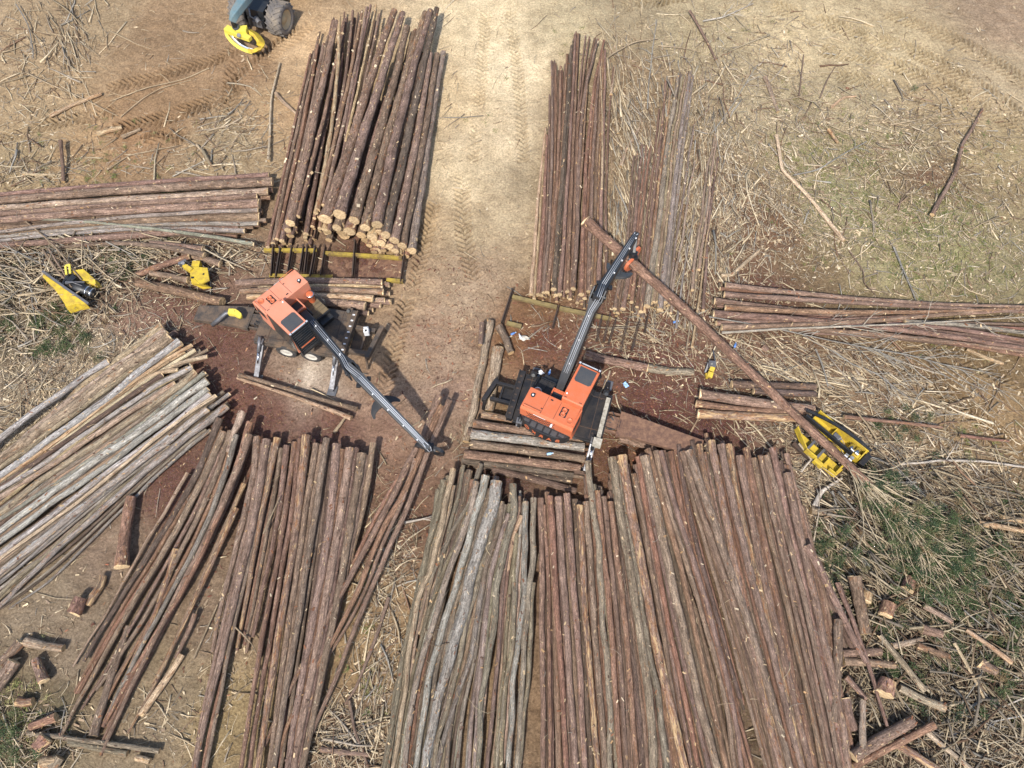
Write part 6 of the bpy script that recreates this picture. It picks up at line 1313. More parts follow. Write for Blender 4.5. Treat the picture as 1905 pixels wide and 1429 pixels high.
# ---- skidder, only its tail end in the picture
def skidder():
    hub = P(521, 34, .95); lat = unit((P(545, 41, .95) - P(500, 31, .95)) * [1, 1, 0]); lat = unit([1.0, -.33, 0])
    f = np.array([-lat[1], lat[0], 0]); c = hub - lat * 1.25; c[2] = 0; T = frame(c, f)
    root = empty('skidder', c, 'skidder with dusty tyres and a yellow grapple entering at the top left', 'skidder')
    B = lambda m, n, mt, bv=0.0, p=root: m.build(n, mt, p, None, bv, root)
    for s in (-1, 1):
        for y in (0, 3.6): wheel(root, root, T, s * 1.25, y, .95, .98, s, MUDRUBBER, RIMTAN, lugs=18)
    m = MB(T); m.box((-.55, -.75, .55), (.55, 1.5, 1.15)); m.box((-.62, -.62, 1.15), (.62, .3, 1.7)); m.cyl((-1.1, 0, .95), (1.1, 0, .95), .22, n=14); m.box((-.5, 1.9, .6), (.5, 5.0, 1.3)); m.cyl((0, 1.7, .6), (0, 1.7, 1.35), .25, n=14)
    B(m, 'chassis', BLACK, .02)
    m = MB(T); m.cyl((.05, -.72, 1.25), (.4, -.95, 1.15), .16, n=16); m.tube([(-.3, -.6, 1.7), (-.1, -.95, 1.5), (.25, -.9, 1.2), (.45, -.7, 1.0)], .05, 8); m.box((-.15, -.9, .7), (.45, -.74, 1.1)); B(m, 'winch', STEEL, .012)
    m = MB(T); m.box((-.8, 3.2, 1.3), (.8, 5.1, 2.1)); B(m, 'engine_hood', BLUEGREEN, .05)
    m = MB(T); m.box((-.75, 1.95, 1.3), (.75, 3.15, 3.0)); cb = B(m, 'cab', BLUEGREEN, .06)
    m = MB(T); m.box((-.65, 1.93, 2.0), (.65, 1.948, 2.85)); m.box((-.77, 2.1, 2.0), (-.752, 3.0, 2.85)); m.box((.752, 2.1, 2.0), (.77, 3.0, 2.85)); B(m, 'window', GLASS, 0, cb)
    m = MB(); ap = [P(466, -14, 2.6), P(452, 4, 2.75), P(437, 26, 2.65), P(432, 40, 2.35)]
    m.sweep(ap, (.62, .60, .52, .34), (.42, .42, .42, .36), (0, .3, 1))
    B(m, 'arch_boom', BLUEGREEN, .05)
    m = MB(); m.beam(ap[-1], P(438, 52, 1.75), .2, .2); m.cyl(P(438, 50, 1.5), P(438, 50, 1.9), .2, n=14); B(m, 'rotator', BLACK, .01)
    # grapple: head, and two curved tongs that nearly close in a ring
    gz_ = 1.15; hd = MB(); hd.beam(P(421, 54, gz_ + .25), P(466, 73, gz_ + .25), .42, .34, .30, .26); hd.box(P(452, 60, gz_ + .3) - np.array([.3, .25, 0]), P(452, 60, gz_ + .3) + np.array([.3, .25, .30]))
    gr = B(hd, 'grapple', YELLOWPALE, .03)
    m = MB(); q = [P(x, y, zz) for x, y, zz in ((463, 58, 1.35), (476, 66, 1.2), (485, 78, 1.0), (483, 90, .75), (474, 95, .55), (462, 94, .45))]
    m.sweep(q, (.38, .46, .46, .40, .30, .12), (.20,) * 6, (.3, .5, .8))
    B(m, 'tong', YELLOW, .02, gr)
    m = MB(); q = [P(x, y, zz) for x, y, zz in ((421, 55, 1.3), (424, 66, 1.1), (432, 77, .85), (444, 87, .6), (458, 94, .4), (470, 98, .3))]
    m.sweep(q, (.22, .26, .28, .26, .20, .08), (.2,) * 6, (.3, .5, .8))
    B(m, 'tong', YELLOWPALE, .02, gr)
    m = MB()
    m.sweep([a + [.10, .12, .05] for a in q[1:]], (.08, .14, .16, .14, .06), (.14,) * 5, (.3, .5, .8))
    B(m, 'wear_edge', CHROME, .01, gr)
    m = MB(); m.cyl(P(444, 66, 1.5), P(444, 66, 1.62), .12, n=16); B(m, 'pin', STEEL, 0, gr)
skidder()

# ---- litter and small things
def jug():
    c = P(681, 614, 1.3); T = frame(c, (1, .1, 0)); root = empty('jug', c, 'white plastic jug standing on the left trailer\'s hitch frame', 'jug')
    m = MB(T); m.box((-.16, -.13, -.34), (.16, .13, .08)); m.build('body', WHITE, root, None, .05, root)
    m = MB(T); m.tube([(-.05, -.1, .07), (-.05, -.06, .15), (-.05, .06, .15), (-.05, .1, .07)], .025, 8); m.build('handle', WHITE, root, None, 0, root)
    m = MB(T); m.cyl((.09, 0, .08), (.09, 0, .14), .045, n=12); m.build('cap', BLACK, root, None, 0, root)
jug()
def bottle(px, py, z, ang, mat, label):
    c = P(px, py, z); T = frame(c, (math.cos(ang), math.sin(ang), 0)); root = empty('bottle', c, label, 'bottle', 'plastic bottles thrown away')
    m = MB(T); m.lathe((0, -.12, .06), (0, 1, 0), [(0, .005), (0, .055), (.17, .06), (.24, .03), (.27, .028)], 14); m.build('body', mat, root, None, 0, root)
    m = MB(T); m.lathe((0, .15, .06), (0, 1, 0), [(0, .034), (.04, .034), (.04, .004)], 12); m.build('cap', WHITE, root, None, 0, root)
bottle(954, 622, .12, .5, BLUE, 'blue bottle on the bare earth by the half buried cross bars')
bottle(968, 628, .10, 1.9, WHITE, 'white bottle among rags on the bare earth by the cross bars')
bottle(1256, 600, .14, .3, BLUE, 'blue bottle alone on bark below the grey row')
bottle(1367, 644, .14, 1.2, BLUE, 'blue bottle near the left ends of the right level stack')
bottle(1022, 695, 1.25, 1.3, BLUE, 'blue bottle on the right loader\'s dark deck')
bottle(1022, 845, 1.1, .2, PALEBLUE, 'pale blue bottle lying on the short pile under the right loader')
def rag(px, py, z, sx, sy, mat, label):
    n = 9; c = P(px, py, z); V = []
    for j in range(n):
        for i in range(n):
            u, v = i / (n - 1) - .5, j / (n - 1) - .5; k = 1 + .35 * math.sin(5 * u + 3 * v + px)
            V.append((c[0] + u * sx * k, c[1] + v * sy * (1 + .3 * math.cos(7 * u)), z + .05 + .06 * math.sin(9 * u + 2) * math.cos(8 * v + px) + .03 * RNG.random()))
    F = [(j * n + i, j * n + i + 1, (j + 1) * n + i + 1, (j + 1) * n + i) for j in range(n - 1) for i in range(n - 1)]
    me = bpy.data.meshes.new('rag'); me.from_pydata(V, [], F); me.update(); smooth(me); me.materials.append(mat)
    o = bpy.data.objects.new('rag', me); COL.objects.link(o); tag(o, label, 'rag', 'rags and litter')
    md = o.modifiers.new('solid', 'SOLIDIFY'); md.thickness = .01
rag(1164, 717, .12, .30, .24, PALEBLUE, 'crumpled pale blue rag on bark beside the right loader')
rag(1006, 694, 1.2, .28, .20, WHITE, 'white rag on the right loader\'s dark deck')
rag(974, 630, .08, .5, .24, RIMWHITE, 'dirty white rag near the half buried cross bars')
# ------------------------------------------------------------------ slash, chips, grass
# px centre, radii, weight, lie (degrees in the picture, None = any), spread, median length m, heap height m
SL = [
 (1600, 330, 330, 230, .9, None, 0, .45, .08), (1350, 150, 120, 120, .5, None, 0, .5, .06), (1800, 450, 150, 140, .9, None, 0, .45, .08), (1400, 330, 80, 130, 1.0, 75, 40, .7, .1),
 (1340, 420, 45, 130, 2.6, 105, 25, .9, .15), (1300, 250, 60, 140, 1.6, 100, 30, .8, .12), (1500, 440, 120, 60, 1.0, None, 0, .5, .06), (1660, 380, 200, 70, .7, None, 0, .5, .06), (1480, 300, 60, 90, 1.0, 70, 40, .6, .08), (1580, 215, 120, 30, 1.0, 150, 30, .6, .1), (1700, 250, 130, 50, 1.1, 25, 40, .8, .12), (1450, 60, 120, 50, .3, None, 0, .5, .05), (1420, 130, 90, 60, .8, None, 0, .6, .08),
 (1540, 690, 150, 50, 1.6, 30, 30, .9, .15), (1650, 745, 150, 45, 1.4, 25, 35, .7, .12), (1720, 850, 190, 80, 1.2, 15, 50, .7, .12), (1850, 960, 90, 60, 1.0, 20, 50, .7, .1), (1840, 690, 80, 60, .3, None, 0, .4, .05),
 (1620, 950, 80, 80, 1.3, 45, 22, 2.0, .5), (1730, 1060, 150, 120, 1.1, 42, 28, 1.9, .5), (1850, 1120, 90, 120, .9, 40, 40, 1.5, .4), (1720, 1250, 180, 120, 1.0, 40, 60, 1.4, .4), (1830, 1370, 110, 80, 1.2, 30, 70, 1.5, .4), (1620, 1180, 60, 120, 1.3, 60, 50, 1.0, .3), (1640, 1340, 80, 90, 1.2, None, 0, .8, .2),
 (1530, 900, 45, 70, 2.2, None, 0, .45, .15), (1480, 850, 60, 40, 1.0, 30, 40, .6, .1), (1430, 800, 60, 25, 1.2, 30, 30, .8, .1),
 (70, 70, 90, 100, .45, 60, 30, 1.1, .15), (135, 80, 40, 80, .8, 65, 14, 1.5, .2), (40, 170, 60, 60, .7, None, 0, .8, .1), (80, 290, 130, 60, .8, None, 0, .6, .08), (420, 260, 70, 55, 1.5, 150, 45, .7, .12), (470, 240, 45, 90, .7, None, 0, .6, .08), (300, 310, 200, 20, .8, 170, 40, .6, .08), (60, 330, 70, 25, 1.6, None, 0, .8, .2), (300, 80, 160, 60, .15, None, 0, .4, .04),
 (90, 500, 150, 55, 2.2, 25, 40, 1.3, .45), (140, 535, 55, 35, 2.5, 30, 60, 1.0, .7), (20, 520, 60, 60, 1.5, 20, 30, 1.6, .5), (250, 470, 170, 35, 1.8, 15, 40, 1.1, .3), (60, 610, 80, 60, 1.5, 60, 60, .8, .2), (180, 660, 110, 70, 2.0, None, 0, .4, .15), (60, 740, 80, 75, 2.0, 140, 50, .5, .2), (300, 620, 60, 30, 1.0, None, 0, .6, .12), (430, 480, 60, 25, 1.6, 10, 40, .8, .15), (330, 545, 80, 25, 1.1, None, 0, .7, .15), (20, 860, 40, 50, 1.6, 140, 40, .6, .15),
 (1180, 610, 130, 60, .6, None, 0, .5, .08), (1240, 680, 90, 60, .5, None, 0, .5, .08), (1390, 660, 80, 80, 1.0, 40, 50, .7, .1), (1170, 640, 60, 30, .6, 20, 30, .9, .1), (1290, 480, 30, 100, 1.0, 95, 30, .8, .12), (1010, 620, 60, 40, .4, 50, 50, .6, .08), (1180, 330, 55, 170, 1.3, 84, 8, 1.7, .25), (1290, 330, 40, 160, 1.6, 98, 12, 1.5, .25), (1150, 180, 40, 120, .5, 80, 15, 1.2, .1), (1240, 560, 60, 50, 1.0, 80, 25, .9, .15), (1150, 800, 80, 30, .7, 20, 40, .7, .12),
 (705, 1080, 45, 130, .9, 110, 50, .7, .12), (640, 1370, 80, 60, 1.9, None, 0, .8, .18), (745, 1000, 40, 80, .9, 120, 50, .7, .12), (710, 1250, 40, 130, 1.0, 110, 30, .8, .12), (430, 1250, 40, 120, .4, 120, 40, .5, .06), (60, 1370, 80, 60, 1.0, None, 0, .7, .12), (300, 1330, 90, 60, .4, None, 0, .5, .06), (60, 1180, 90, 90, .25, None, 0, .4, .05),
 (1180, 60, 100, 60, .2, None, 0, .5, .05), (1160, 230, 60, 120, .5, 70, 50, .6, .08), (560, 250, 30, 100, .3, None, 0, .5, .05), (830, 230, 20, 150, .4, 100, 40, .6, .06), (870, 850, 40, 60, .5, None, 0, .5, .08), (740, 480, 40, 60, .3, None, 0, .4, .04),
]
SCOL = np.array([(.50, .40, .26), (.56, .46, .31), (.36, .28, .18), (.30, .25, .19), (.24, .17, .11), (.20, .125, .08), (.55, .46, .33), (.33, .30, .25)])
def density(x, y, comps):
    d = np.zeros(len(x)); 
    for c in comps: d += c[4] * np.exp(-(((x - c[0]) / c[2]) ** 2 + ((y - c[1]) / c[3]) ** 2))
    return d
def px_to_ground(px, py):
    d = FWD[None] + np.stack([(px - 952.5) / FPX, 0 * px, 0 * px], 1) - UP[None] * ((py - 714.5) / FPX)[:, None]
    t = -CAM_H / d[:, 2]; return d[:, 0] * t, d[:, 1] * t
def sticks(pos, ang, ln, rad, z0, tilt, col, segs=3, sides=4, curl=.09):
    """many thin bent tapered sticks in one go"""
    n = len(pos); m = segs + 1
    s = np.linspace(-.5, .5, m)
    cv = RNG.normal(0, curl, n)[:, None] * (s[None] ** 2 * 4 - .5) * ln[:, None] * .5; wob = RNG.normal(0, .016, (n, m)) * ln[:, None]
    cx = pos[:, 0:1] + np.cos(ang)[:, None] * s * ln[:, None] - np.sin(ang)[:, None] * (cv + wob)
    cy = pos[:, 1:2] + np.sin(ang)[:, None] * s * ln[:, None] + np.cos(ang)[:, None] * (cv + wob)
    cz = z0[:, None] + np.sin(tilt)[:, None] * s * ln[:, None]
    r = rad[:, None] * np.linspace(1.15, .45, m)[None]
    th = np.linspace(0, 2 * PI, sides, endpoint=False) + .6
    nx, ny = -np.sin(ang), np.cos(ang)
    V = np.empty((n, m, sides, 3))
    V[..., 0] = cx[..., None] + nx[:, None, None] * r[..., None] * np.cos(th)
    V[..., 1] = cy[..., None] + ny[:, None, None] * r[..., None] * np.cos(th)
    V[..., 2] = cz[..., None] + r[..., None] * np.sin(th)
    b = (np.arange(n) * m * sides)[:, None, None] + (np.arange(segs) * sides)[None, :, None]; k = np.arange(sides)[None, None]; k2 = (k + 1) % sides
    F = np.stack(np.broadcast_arrays(b + k, b + k2, b + sides + k2, b + sides + k), -1).reshape(-1, 4)
    C = np.repeat(col, m * sides, 0)
    e = (np.arange(n) * m * sides)[:, None]; cap = np.concatenate([e + np.arange(sides)[::-1], e + (m - 1) * sides + np.arange(sides)], 0)
    return V.reshape(-1, 3), np.concatenate([F, cap]), C
def stuff(name, V, F, C, mat, label, cat):
    me = np_mesh(name, V, F, [mat], tint=C); o = bpy.data.objects.new(name, me); COL.objects.link(o)
    return tag(o, label, cat, kind='stuff')
# slash
N = 420000
qx, qy = RNG.uniform(-160, 2065, N), RNG.uniform(-140, 1560, N)
d = density(qx, qy, SL) + .035; keep = RNG.random(N) < np.clip(d * .21, 0, .6); qx, qy = qx[keep], qy[keep]; n = len(qx)
W = np.stack([c[4] * np.exp(-(((qx - c[0]) / c[2]) ** 2 + ((qy - c[1]) / c[3]) ** 2)) for c in SL], 1) + 1e-6
cum = np.cumsum(W / W.sum(1, keepdims=True), 1); pick = (RNG.random(n)[:, None] > cum).sum(1).clip(0, len(SL) - 1)
lie = np.array([np.nan if c[5] is None else -math.radians(c[5]) for c in SL])[pick]; spr = np.array([math.radians(c[6]) for c in SL])[pick]
ang = np.where(np.isnan(lie), RNG.uniform(0, 2 * PI, n), np.nan_to_num(lie) + RNG.normal(0, 1, n) * spr + PI * RNG.integers(0, 2, n))
ln = np.array([c[7] for c in SL])[pick] * np.exp(RNG.normal(-.15, .62, n)); ln = np.clip(ln * np.where(RNG.random(n) < .45, .45, 1), .12, 3.6)
rad = np.clip(.0115 * (ln / .45) ** .5 * np.exp(RNG.normal(.05, .45, n)), .008, .06)
gx, gy = px_to_ground(qx, qy); hp = np.array([c[8] for c in SL])[pick]
z0 = base_h(gx, gy) + rad + .01 + RNG.random(n) ** 2 * hp * np.clip(W.sum(1), .3, 1.2)
tilt = RNG.normal(0, .06, n) + RNG.normal(0, 1, n) * hp * .3
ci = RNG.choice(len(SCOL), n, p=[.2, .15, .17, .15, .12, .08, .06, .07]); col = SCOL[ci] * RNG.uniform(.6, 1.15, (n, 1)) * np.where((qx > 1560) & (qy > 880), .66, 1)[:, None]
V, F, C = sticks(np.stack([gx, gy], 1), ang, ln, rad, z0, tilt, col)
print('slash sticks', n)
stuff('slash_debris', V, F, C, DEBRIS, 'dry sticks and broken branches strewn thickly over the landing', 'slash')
# chips: flat splinters lying on the soil
CH = SL + [(180, 670, 120, 80, 2.5), (1530, 900, 50, 80, 3), (60, 750, 90, 80, 2), (1700, 860, 150, 80, 1.5), (1550, 700, 150, 70, 1.5), (1600, 330, 330, 230, 1.0)]
RD_ = [(860, 560, 60, 120, .8), (450, 740, 130, 90, 1.2), (1220, 700, 180, 110, 1.6), (840, 640, 110, 140, 1.0), (700, 490, 120, 40, 1), (330, 900, 90, 120, 1.0), (560, 900, 200, 120, .8), (1000, 600, 120, 80, .9), (760, 900, 60, 150, .8), (1150, 820, 100, 60, 1), (430, 1080, 160, 150, .5)]
def chips(comps, N, k, cols, smin, smax, seed):
    qx, qy = RNG.uniform(-120, 2025, N), RNG.uniform(-100, 1520, N)
    kp = RNG.random(N) < np.clip((density(qx, qy, comps) + .02) * k, 0, .7); qx, qy = qx[kp], qy[kp]; n = len(qx)
    gx, gy = px_to_ground(qx, qy); a = RNG.uniform(0, 2 * PI, n); l = RNG.uniform(smin, smax, n) * RNG.uniform(.4, 1.3, n); w_ = l * RNG.uniform(.12, .45, n)
    z = base_h(gx, gy) + .012 + RNG.random(n) * .04; t1 = RNG.normal(0, .25, n); t2 = RNG.normal(0, .4, n)
    V = np.empty((n, 4, 3))
    for i, (u, v) in enumerate(((-1, -1), (1, -.6), (1, .7), (-1, 1))):
        V[:, i, 0] = gx + (np.cos(a) * u * l - np.sin(a) * v * w_) / 2; V[:, i, 1] = gy + (np.sin(a) * u * l + np.cos(a) * v * w_) / 2
        V[:, i, 2] = z + u * t1 * l / 2 + v * t2 * w_ / 2
    cols = np.array(cols); C = np.repeat(cols[RNG.integers(0, len(cols), n)] * RNG.uniform(.65, 1.2, (n, 1)), 4, 0)
    return V.reshape(-1, 3), np.arange(n * 4).reshape(-1, 4), C
V1, F1, C1 = chips(CH, 260000, .16, [(.52, .41, .26), (.46, .36, .23), (.58, .49, .35), (.36, .27, .18), (.30, .22, .15)], .06, .26, 1)
V2, F2, C2 = chips(RD_, 200000, .22, [(.24, .095, .055), (.17, .075, .05), (.13, .06, .045), (.34, .18, .10), (.45, .32, .19), (.10, .055, .04)], .05, .17, 2)
stuff('wood_chips', np.concatenate([V1, V2]), np.concatenate([F1, F2 + len(V1)]), np.concatenate([C1, C2]), DEBRIS, 'wood splinters and red bark flakes scattered over the soil', 'wood chips')
# flakes of torn bark clinging to the logs
fl_v, fl_c = [], []
for li, (V, F, lp, ti, pl, (c, dd, r)) in enumerate(LOGS):
    L_ = np.linalg.norm(c[-1] - c[0]); k = int(L_ * r.mean() * 46); kn = int(L_ * .8 * RNG.random()) if li < len(KN) and KN[li] else 0; k += kn
    if k < 1: continue
    i = RNG.integers(0, len(c) - 1, k); f = RNG.random(k)[:, None]; th = RNG.uniform(.15 * PI, .85 * PI, k)
    p = c[i] * (1 - f) + c[i + 1] * f; x = np.cross(dd[i], [0, 0, 1.]); x /= np.linalg.norm(x, axis=1)[:, None]; y = np.cross(x, dd[i])
    nrm = x * np.cos(th)[:, None] + y * np.sin(th)[:, None]; p = p + nrm * (r[i][:, None] * 1.02 + .004)
    a = dd[i] * RNG.normal(1, .5, (k, 1)) + x * RNG.normal(0, .7, (k, 1)) + nrm * RNG.normal(.15, .3, (k, 1)); a /= np.linalg.norm(a, axis=1)[:, None]
    b = np.cross(nrm, a); l = (.025 + .15 * RNG.random(k) ** 2.6)[:, None]; w_ = l * RNG.uniform(.12, .5, (k, 1)); l[:kn] = .05 + .16 * RNG.random((kn, 1)) ** 1.5; w_[:kn] = l[:kn] * RNG.uniform(.5, .9, (kn, 1)); lift = nrm * RNG.uniform(0, .03, (k, 1))
    q = np.stack([p - a * l / 2 - b * w_ / 2, p + a * l / 2 - b * w_ / 2 + lift, p + a * l / 2 + b * w_ / 2 + lift, p - a * l / 2 + b * w_ / 2], 1)
    fl_v.append(q.reshape(-1, 3)); cs = np.array([(.52, .38, .22), (.42, .26, .13), (.22, .10, .055), (.62, .50, .34), (.12, .075, .055), (.16, .10, .075)]); ch_ = RNG.choice(6, k, p=[.19, .18, .22, .08, .16, .17]); ch_[:kn] = RNG.choice([0, 3, 3], kn); fl_c.append(np.repeat(cs[ch_] * RNG.uniform(.7, 1.1, (k, 1)), 4, 0))
V = np.concatenate(fl_v); stuff('bark_flakes', V, np.arange(len(V)).reshape(-1, 4), np.concatenate(fl_c), DEBRIS, 'torn bark flakes and splinters clinging to the logs', 'bark flakes')
# twigs draped over the piles
TW = [(1300, 1100, 250, 250, 1.0), (850, 1150, 120, 250, 1.6), (500, 1050, 170, 220, .9), (150, 850, 200, 160, 1.3), (640, 250, 120, 180, .7), (1080, 330, 80, 180, .8), (1230, 380, 90, 170, 1.2), (200, 400, 250, 50, 1.4), (1650, 590, 260, 50, 1.3), (250, 1150, 120, 150, .6)]
N = 5200; qx, qy = RNG.uniform(-60, 1960, N), RNG.uniform(-40, 1460, N); kp = RNG.random(N) < np.clip(density(qx, qy, TW) * .22, 0, .4); qx, qy = qx[kp], qy[kp]; n = len(qx)
dirs = FWD[None] + np.stack([(qx - 952.5) / FPX, 0 * qx, 0 * qx], 1) - UP[None] * ((qy - 714.5) / FPX)[:, None]
DG = bpy.context.evaluated_depsgraph_get(); hit = [scene.ray_cast(DG, Vector((0, 0, CAM_H)), Vector(d_)) for d_ in dirs]
hz_ = np.array([h_[1] for h_ in hit])
okh = np.array([h_[0] and h_[4] is not None and (h_[4].name.startswith(('pine_log', 'hardwood_log', 'buried_logs'))) for h_ in hit]); hz_ = hz_[okh]; n = len(hz_)
ln = np.clip(np.exp(RNG.normal(-1.0, .6, n)), .12, 1.6); V, F, C = sticks(hz_[:, :2], RNG.uniform(0, 2 * PI, n), ln, np.clip(.010 * np.exp(RNG.normal(0, .35, n)), .007, .022), hz_[:, 2] + .03, RNG.normal(.05, .2, n), SCOL[RNG.integers(0, len(SCOL), n)] * RNG.uniform(.7, 1.2, (n, 1)), curl=.4)
stuff('loose_twigs', V, F, C, DEBRIS, 'thin twigs lying across the log piles', 'twigs')

# named branches: grey and tan limbs with side twigs
def limb(name, px, w0, w1, z0, z1, col, label, twigs=0, cat='branch', group='bare branches dropped on the landing', tl=.8, fork=.9):
    pts, r0, r1 = path([(x, y) for x, y in px], z0, z1, w0, w1)
    root = empty(name, (pts[0][0], pts[0][1], 0), label, cat, group)
    arr = log_arrays(pts, r0, r1, 'w', n=7, step=.22, peel=0, butt=False); V, F, lp, ti, pl, (c, d_, r) = arr
    ti = np.array(col)[None] * (ti / ti.mean()) ; a2 = (V - np.array(root.location), F, lp, np.repeat(np.array(col)[None], len(V), 0) * RNG.uniform(.8, 1.15, (len(V), 1)), pl * 0, None)
    me = log_mesh('stem', [a2], [BARK]); o = bpy.data.objects.new('stem', me); COL.objects.link(o); o.parent = root
    if twigs:
        m = MB()
        for k in range(twigs):
            if twigs <= 8: m = MB()
            i = int(RNG.uniform(.35, .98) * (len(c) - 1)); s = RNG.choice([-1, 1]); a = math.atan2(d_[i][1], d_[i][0]) + s * RNG.uniform(.25, fork); l = tl * RNG.uniform(.4, 1.5)
            q = [c[i]]; 
            for j in range(3):
                a += RNG.normal(0, .18); nz = max(.03, q[-1][2] + RNG.normal(.0, .10)); q.append(np.array([q[-1][0] + math.cos(a) * l / 3, q[-1][1] + math.sin(a) * l / 3, nz]))
            m.tube(q, max(.018, r[i] * .5), 5, .009)
            if l > .7:
                for s2 in (-1, 1):
                    a2_ = a + s2 * RNG.uniform(.3, .7); m.tube([q[2], q[2] + np.array([math.cos(a2_), math.sin(a2_), .05]) * l * .3, q[2] + np.array([math.cos(a2_ + .2), math.sin(a2_ + .2), .0]) * l * .5], .008, 4, .004)
            if twigs <= 8: t = m.build('twig', DEBRIS, root, None, 0, root); add_attrs(t.data, tint=np.repeat(np.array(col)[None] * .95, len(t.data.vertices), 0))
        if twigs > 8: t = m.build('twigs', DEBRIS, root, None, 0, root); add_attrs(t.data, tint=np.repeat(np.array(col)[None] * .95, len(t.data.vertices), 0))
    return root
e = lambda *p: [(1260 + x / 2.953, 460 + y / 2.953) for x, y in p]
r_ = lambda *p: [(1425 + x / 3.969, 740 + y / 3.969) for x, y in p]
b_ = lambda *p: [(1425 + x / 3.969, 1069 + y / 3.969) for x, y in p]
f_ = lambda *p: [(1380 + x / 3.573, y / 3.573) for x, y in p]
g_ = lambda *p: [(x / 3.663, y / 3.663) for x, y in p]
c_ = lambda *p: [(930 + x / 3.969, y / 3.969) for x, y in p]
l_ = lambda *p: [(x / 3.76, 300 + y / 3.76) for x, y in p]
TAN, GREY, WHT, BRN = (.40, .31, .20), (.30, .28, .24), (.52, .46, .38), (.20, .14, .10)
limb('sapling', e((245, 470), (600, 448), (900, 436), (1300, 420), (1700, 395), (1905, 385)), 4.5, 2.2, .95, .85, (.42, .37, .29), 'long pale sapling lying along the right level stack', 10, 'sapling', 'saplings laid over the right stack', 1.3)
limb('sapling', e((175, 382), (500, 438), (700, 482), (1000, 545), (1270, 592), (1480, 650), (1620, 690)), 3, 1.5, .8, .35, GREY, 'grey sapling with a forked spray of twigs reaching past the right level stack', 26, 'sapling', 'saplings laid over the right stack', 2.6, .7)
limb('branch', e((690, 495), (850, 560), (1000, 650), (1180, 790), (1340, 850)), 3.2, 2, .25, .2, TAN, 'tan branch slanting through the slash above the yellow delimber', 6)
limb('branch', e((545, 550), (720, 690), (830, 790), (960, 870)), 3.6, 2, .22, .15, TAN, 'pale branch ending near the short stack\'s right end', 3)
limb('branch', e((760, 560), (800, 660), (828, 765)), 3.2, 2.4, .22, .15, GREY, 'short grey branch standing out of the slash above the short stack')
limb('branch', e((825, 545), (960, 640), (1100, 700), (1300, 850)), 3, 2, .2, .2, GREY, 'grey branch lying along the slash right of the held tree', 5)
limb('branch', e((1190, 0), (1245, 130), (1310, 290)), 4, 2.4, .2, .15, GREY, 'grey limb with dry twigs running down to the right level stack', 10, tl=.7)
limb('branch', e((945, 20), (1020, 130), (1030, 200), (1090, 260)), 2.6, 1.6, .15, .15, BRN, 'brown bent branch above the right level stack', 4)
limb('branch', r_((990, 490), (1150, 480), (1300, 462), (1600, 470), (1905, 512)), 4.5, 4, .25, .2, WHT, 'long white barked branch lying level at the right edge', 3)
limb('branch', r_((690, 425), (850, 460), (980, 545), (1100, 670), (1230, 800)), 4, 1.6, .45, .2, GREY, 'curved grey branch sweeping away from the delimber', 7)
limb('branch', r_((360, 800), (410, 700), (560, 595)), 10, 5, .35, .4, (.56, .50, .42), 'white debarked branch lying below the delimber')
limb('branch', r_((262, 545), (330, 460), (375, 420), (470, 510), (520, 570)), 4, 3, .35, .3, (.54, .48, .40), 'white elbow shaped branch below the delimber', 3)
limb('branch', r_((555, 1010), (640, 880), (700, 740), (755, 590)), 3.5, 2.4, .5, .5, BRN, 'brown branch crossing over the held tree\'s crown', 4)
limb('branch', r_((490, 690), (540, 850), (610, 1000), (690, 1180), (860, 1350)), 4, 2, .4, .25, GREY, 'long grey branch running down through the green brush', 8)
limb('branch', b_((1905, 910), (1700, 1000), (1500, 1110), (1330, 1205)), 3.5, 2, .3, .2, WHT, 'whitish branch rising to the right edge at the bottom right', 6)
limb('branch', b_((1905, 1040), (1650, 1090), (1480, 1140), (1340, 1205)), 3, 2, .3, .2, (.5, .48, .44), 'pale grey branch just below the whitish one at the bottom right', 6)
limb('branch', b_((1730, 690), (1725, 850), (1720, 980)), 3, 2, .3, .2, GREY, 'upright grey stick in the lower right brush')
limb('branch', b_((740, 0), (870, 150), (1000, 330), (1180, 520), (1350, 720)), 2.4, 1.4, .4, .3, TAN, 'thin tan branch slanting through the middle of the lower right brush', 6)
limb('branch', f_((985, 830), (1200, 790), (1460, 710)), 3, 2, .15, .12, TAN, 'long tan branch at the edge of the rutted track', 3)
limb('branch', f_((1200, 890), (1320, 810), (1580, 765)), 2.6, 1.6, .15, .12, TAN, 'thin tan branch right below the long one by the rutted track', 3)
limb('branch', f_((345, 1165), (500, 1130), (650, 1040), (830, 940)), 3, 1.8, .15, .12, GREY, 'grey branch slanting over the green grass patch', 4)
limb('branch', f_((380, 640), (395, 500), (412, 365)), 3, 2, .15, .12, BRN, 'dark upright stick on pale soil at the upper right', 2)
limb('branch', f_((520, 650), (570, 530), (620, 445)), 2.6, 1.6, .15, .12, BRN, 'small dark stick beside a tuft at the upper right')
limb('branch', f_((120, 690), (300, 660), (490, 625)), 2.4, 1.6, .12, .1, TAN, 'thin tan stick below the lone tan log', 2)
limb('branch', f_((600, 710), (680, 650), (760, 640)), 7, 3, .15, .12, (.55, .38, .24), 'torn orange split branch at the upper right')
limb('branch', f_((1040, 1400), (1060, 1330), (1140, 1240)), 3.4, 2, .15, .1, BRN, 'short dark branch left of the long dark pole', 3)
limb('branch', c_((800, 420), (880, 370), (1000, 310), (1165, 285)), 3.4, 2.4, .25, .15, TAN, 'curved tan branch over the top of the upper pile', 1)
limb('branch', c_((1090, 800), (1100, 600), (1130, 350), (1160, 145)), 2.6, 1.6, .3, .2, GREY, 'long thin grey stem between the two upper rows', 4)
limb('branch', c_((1140, 1180), (1180, 950), (1210, 750), (1250, 570)), 2.4, 1.6, .35, .25, TAN, 'thin orange tan stem left of the grey row', 2)
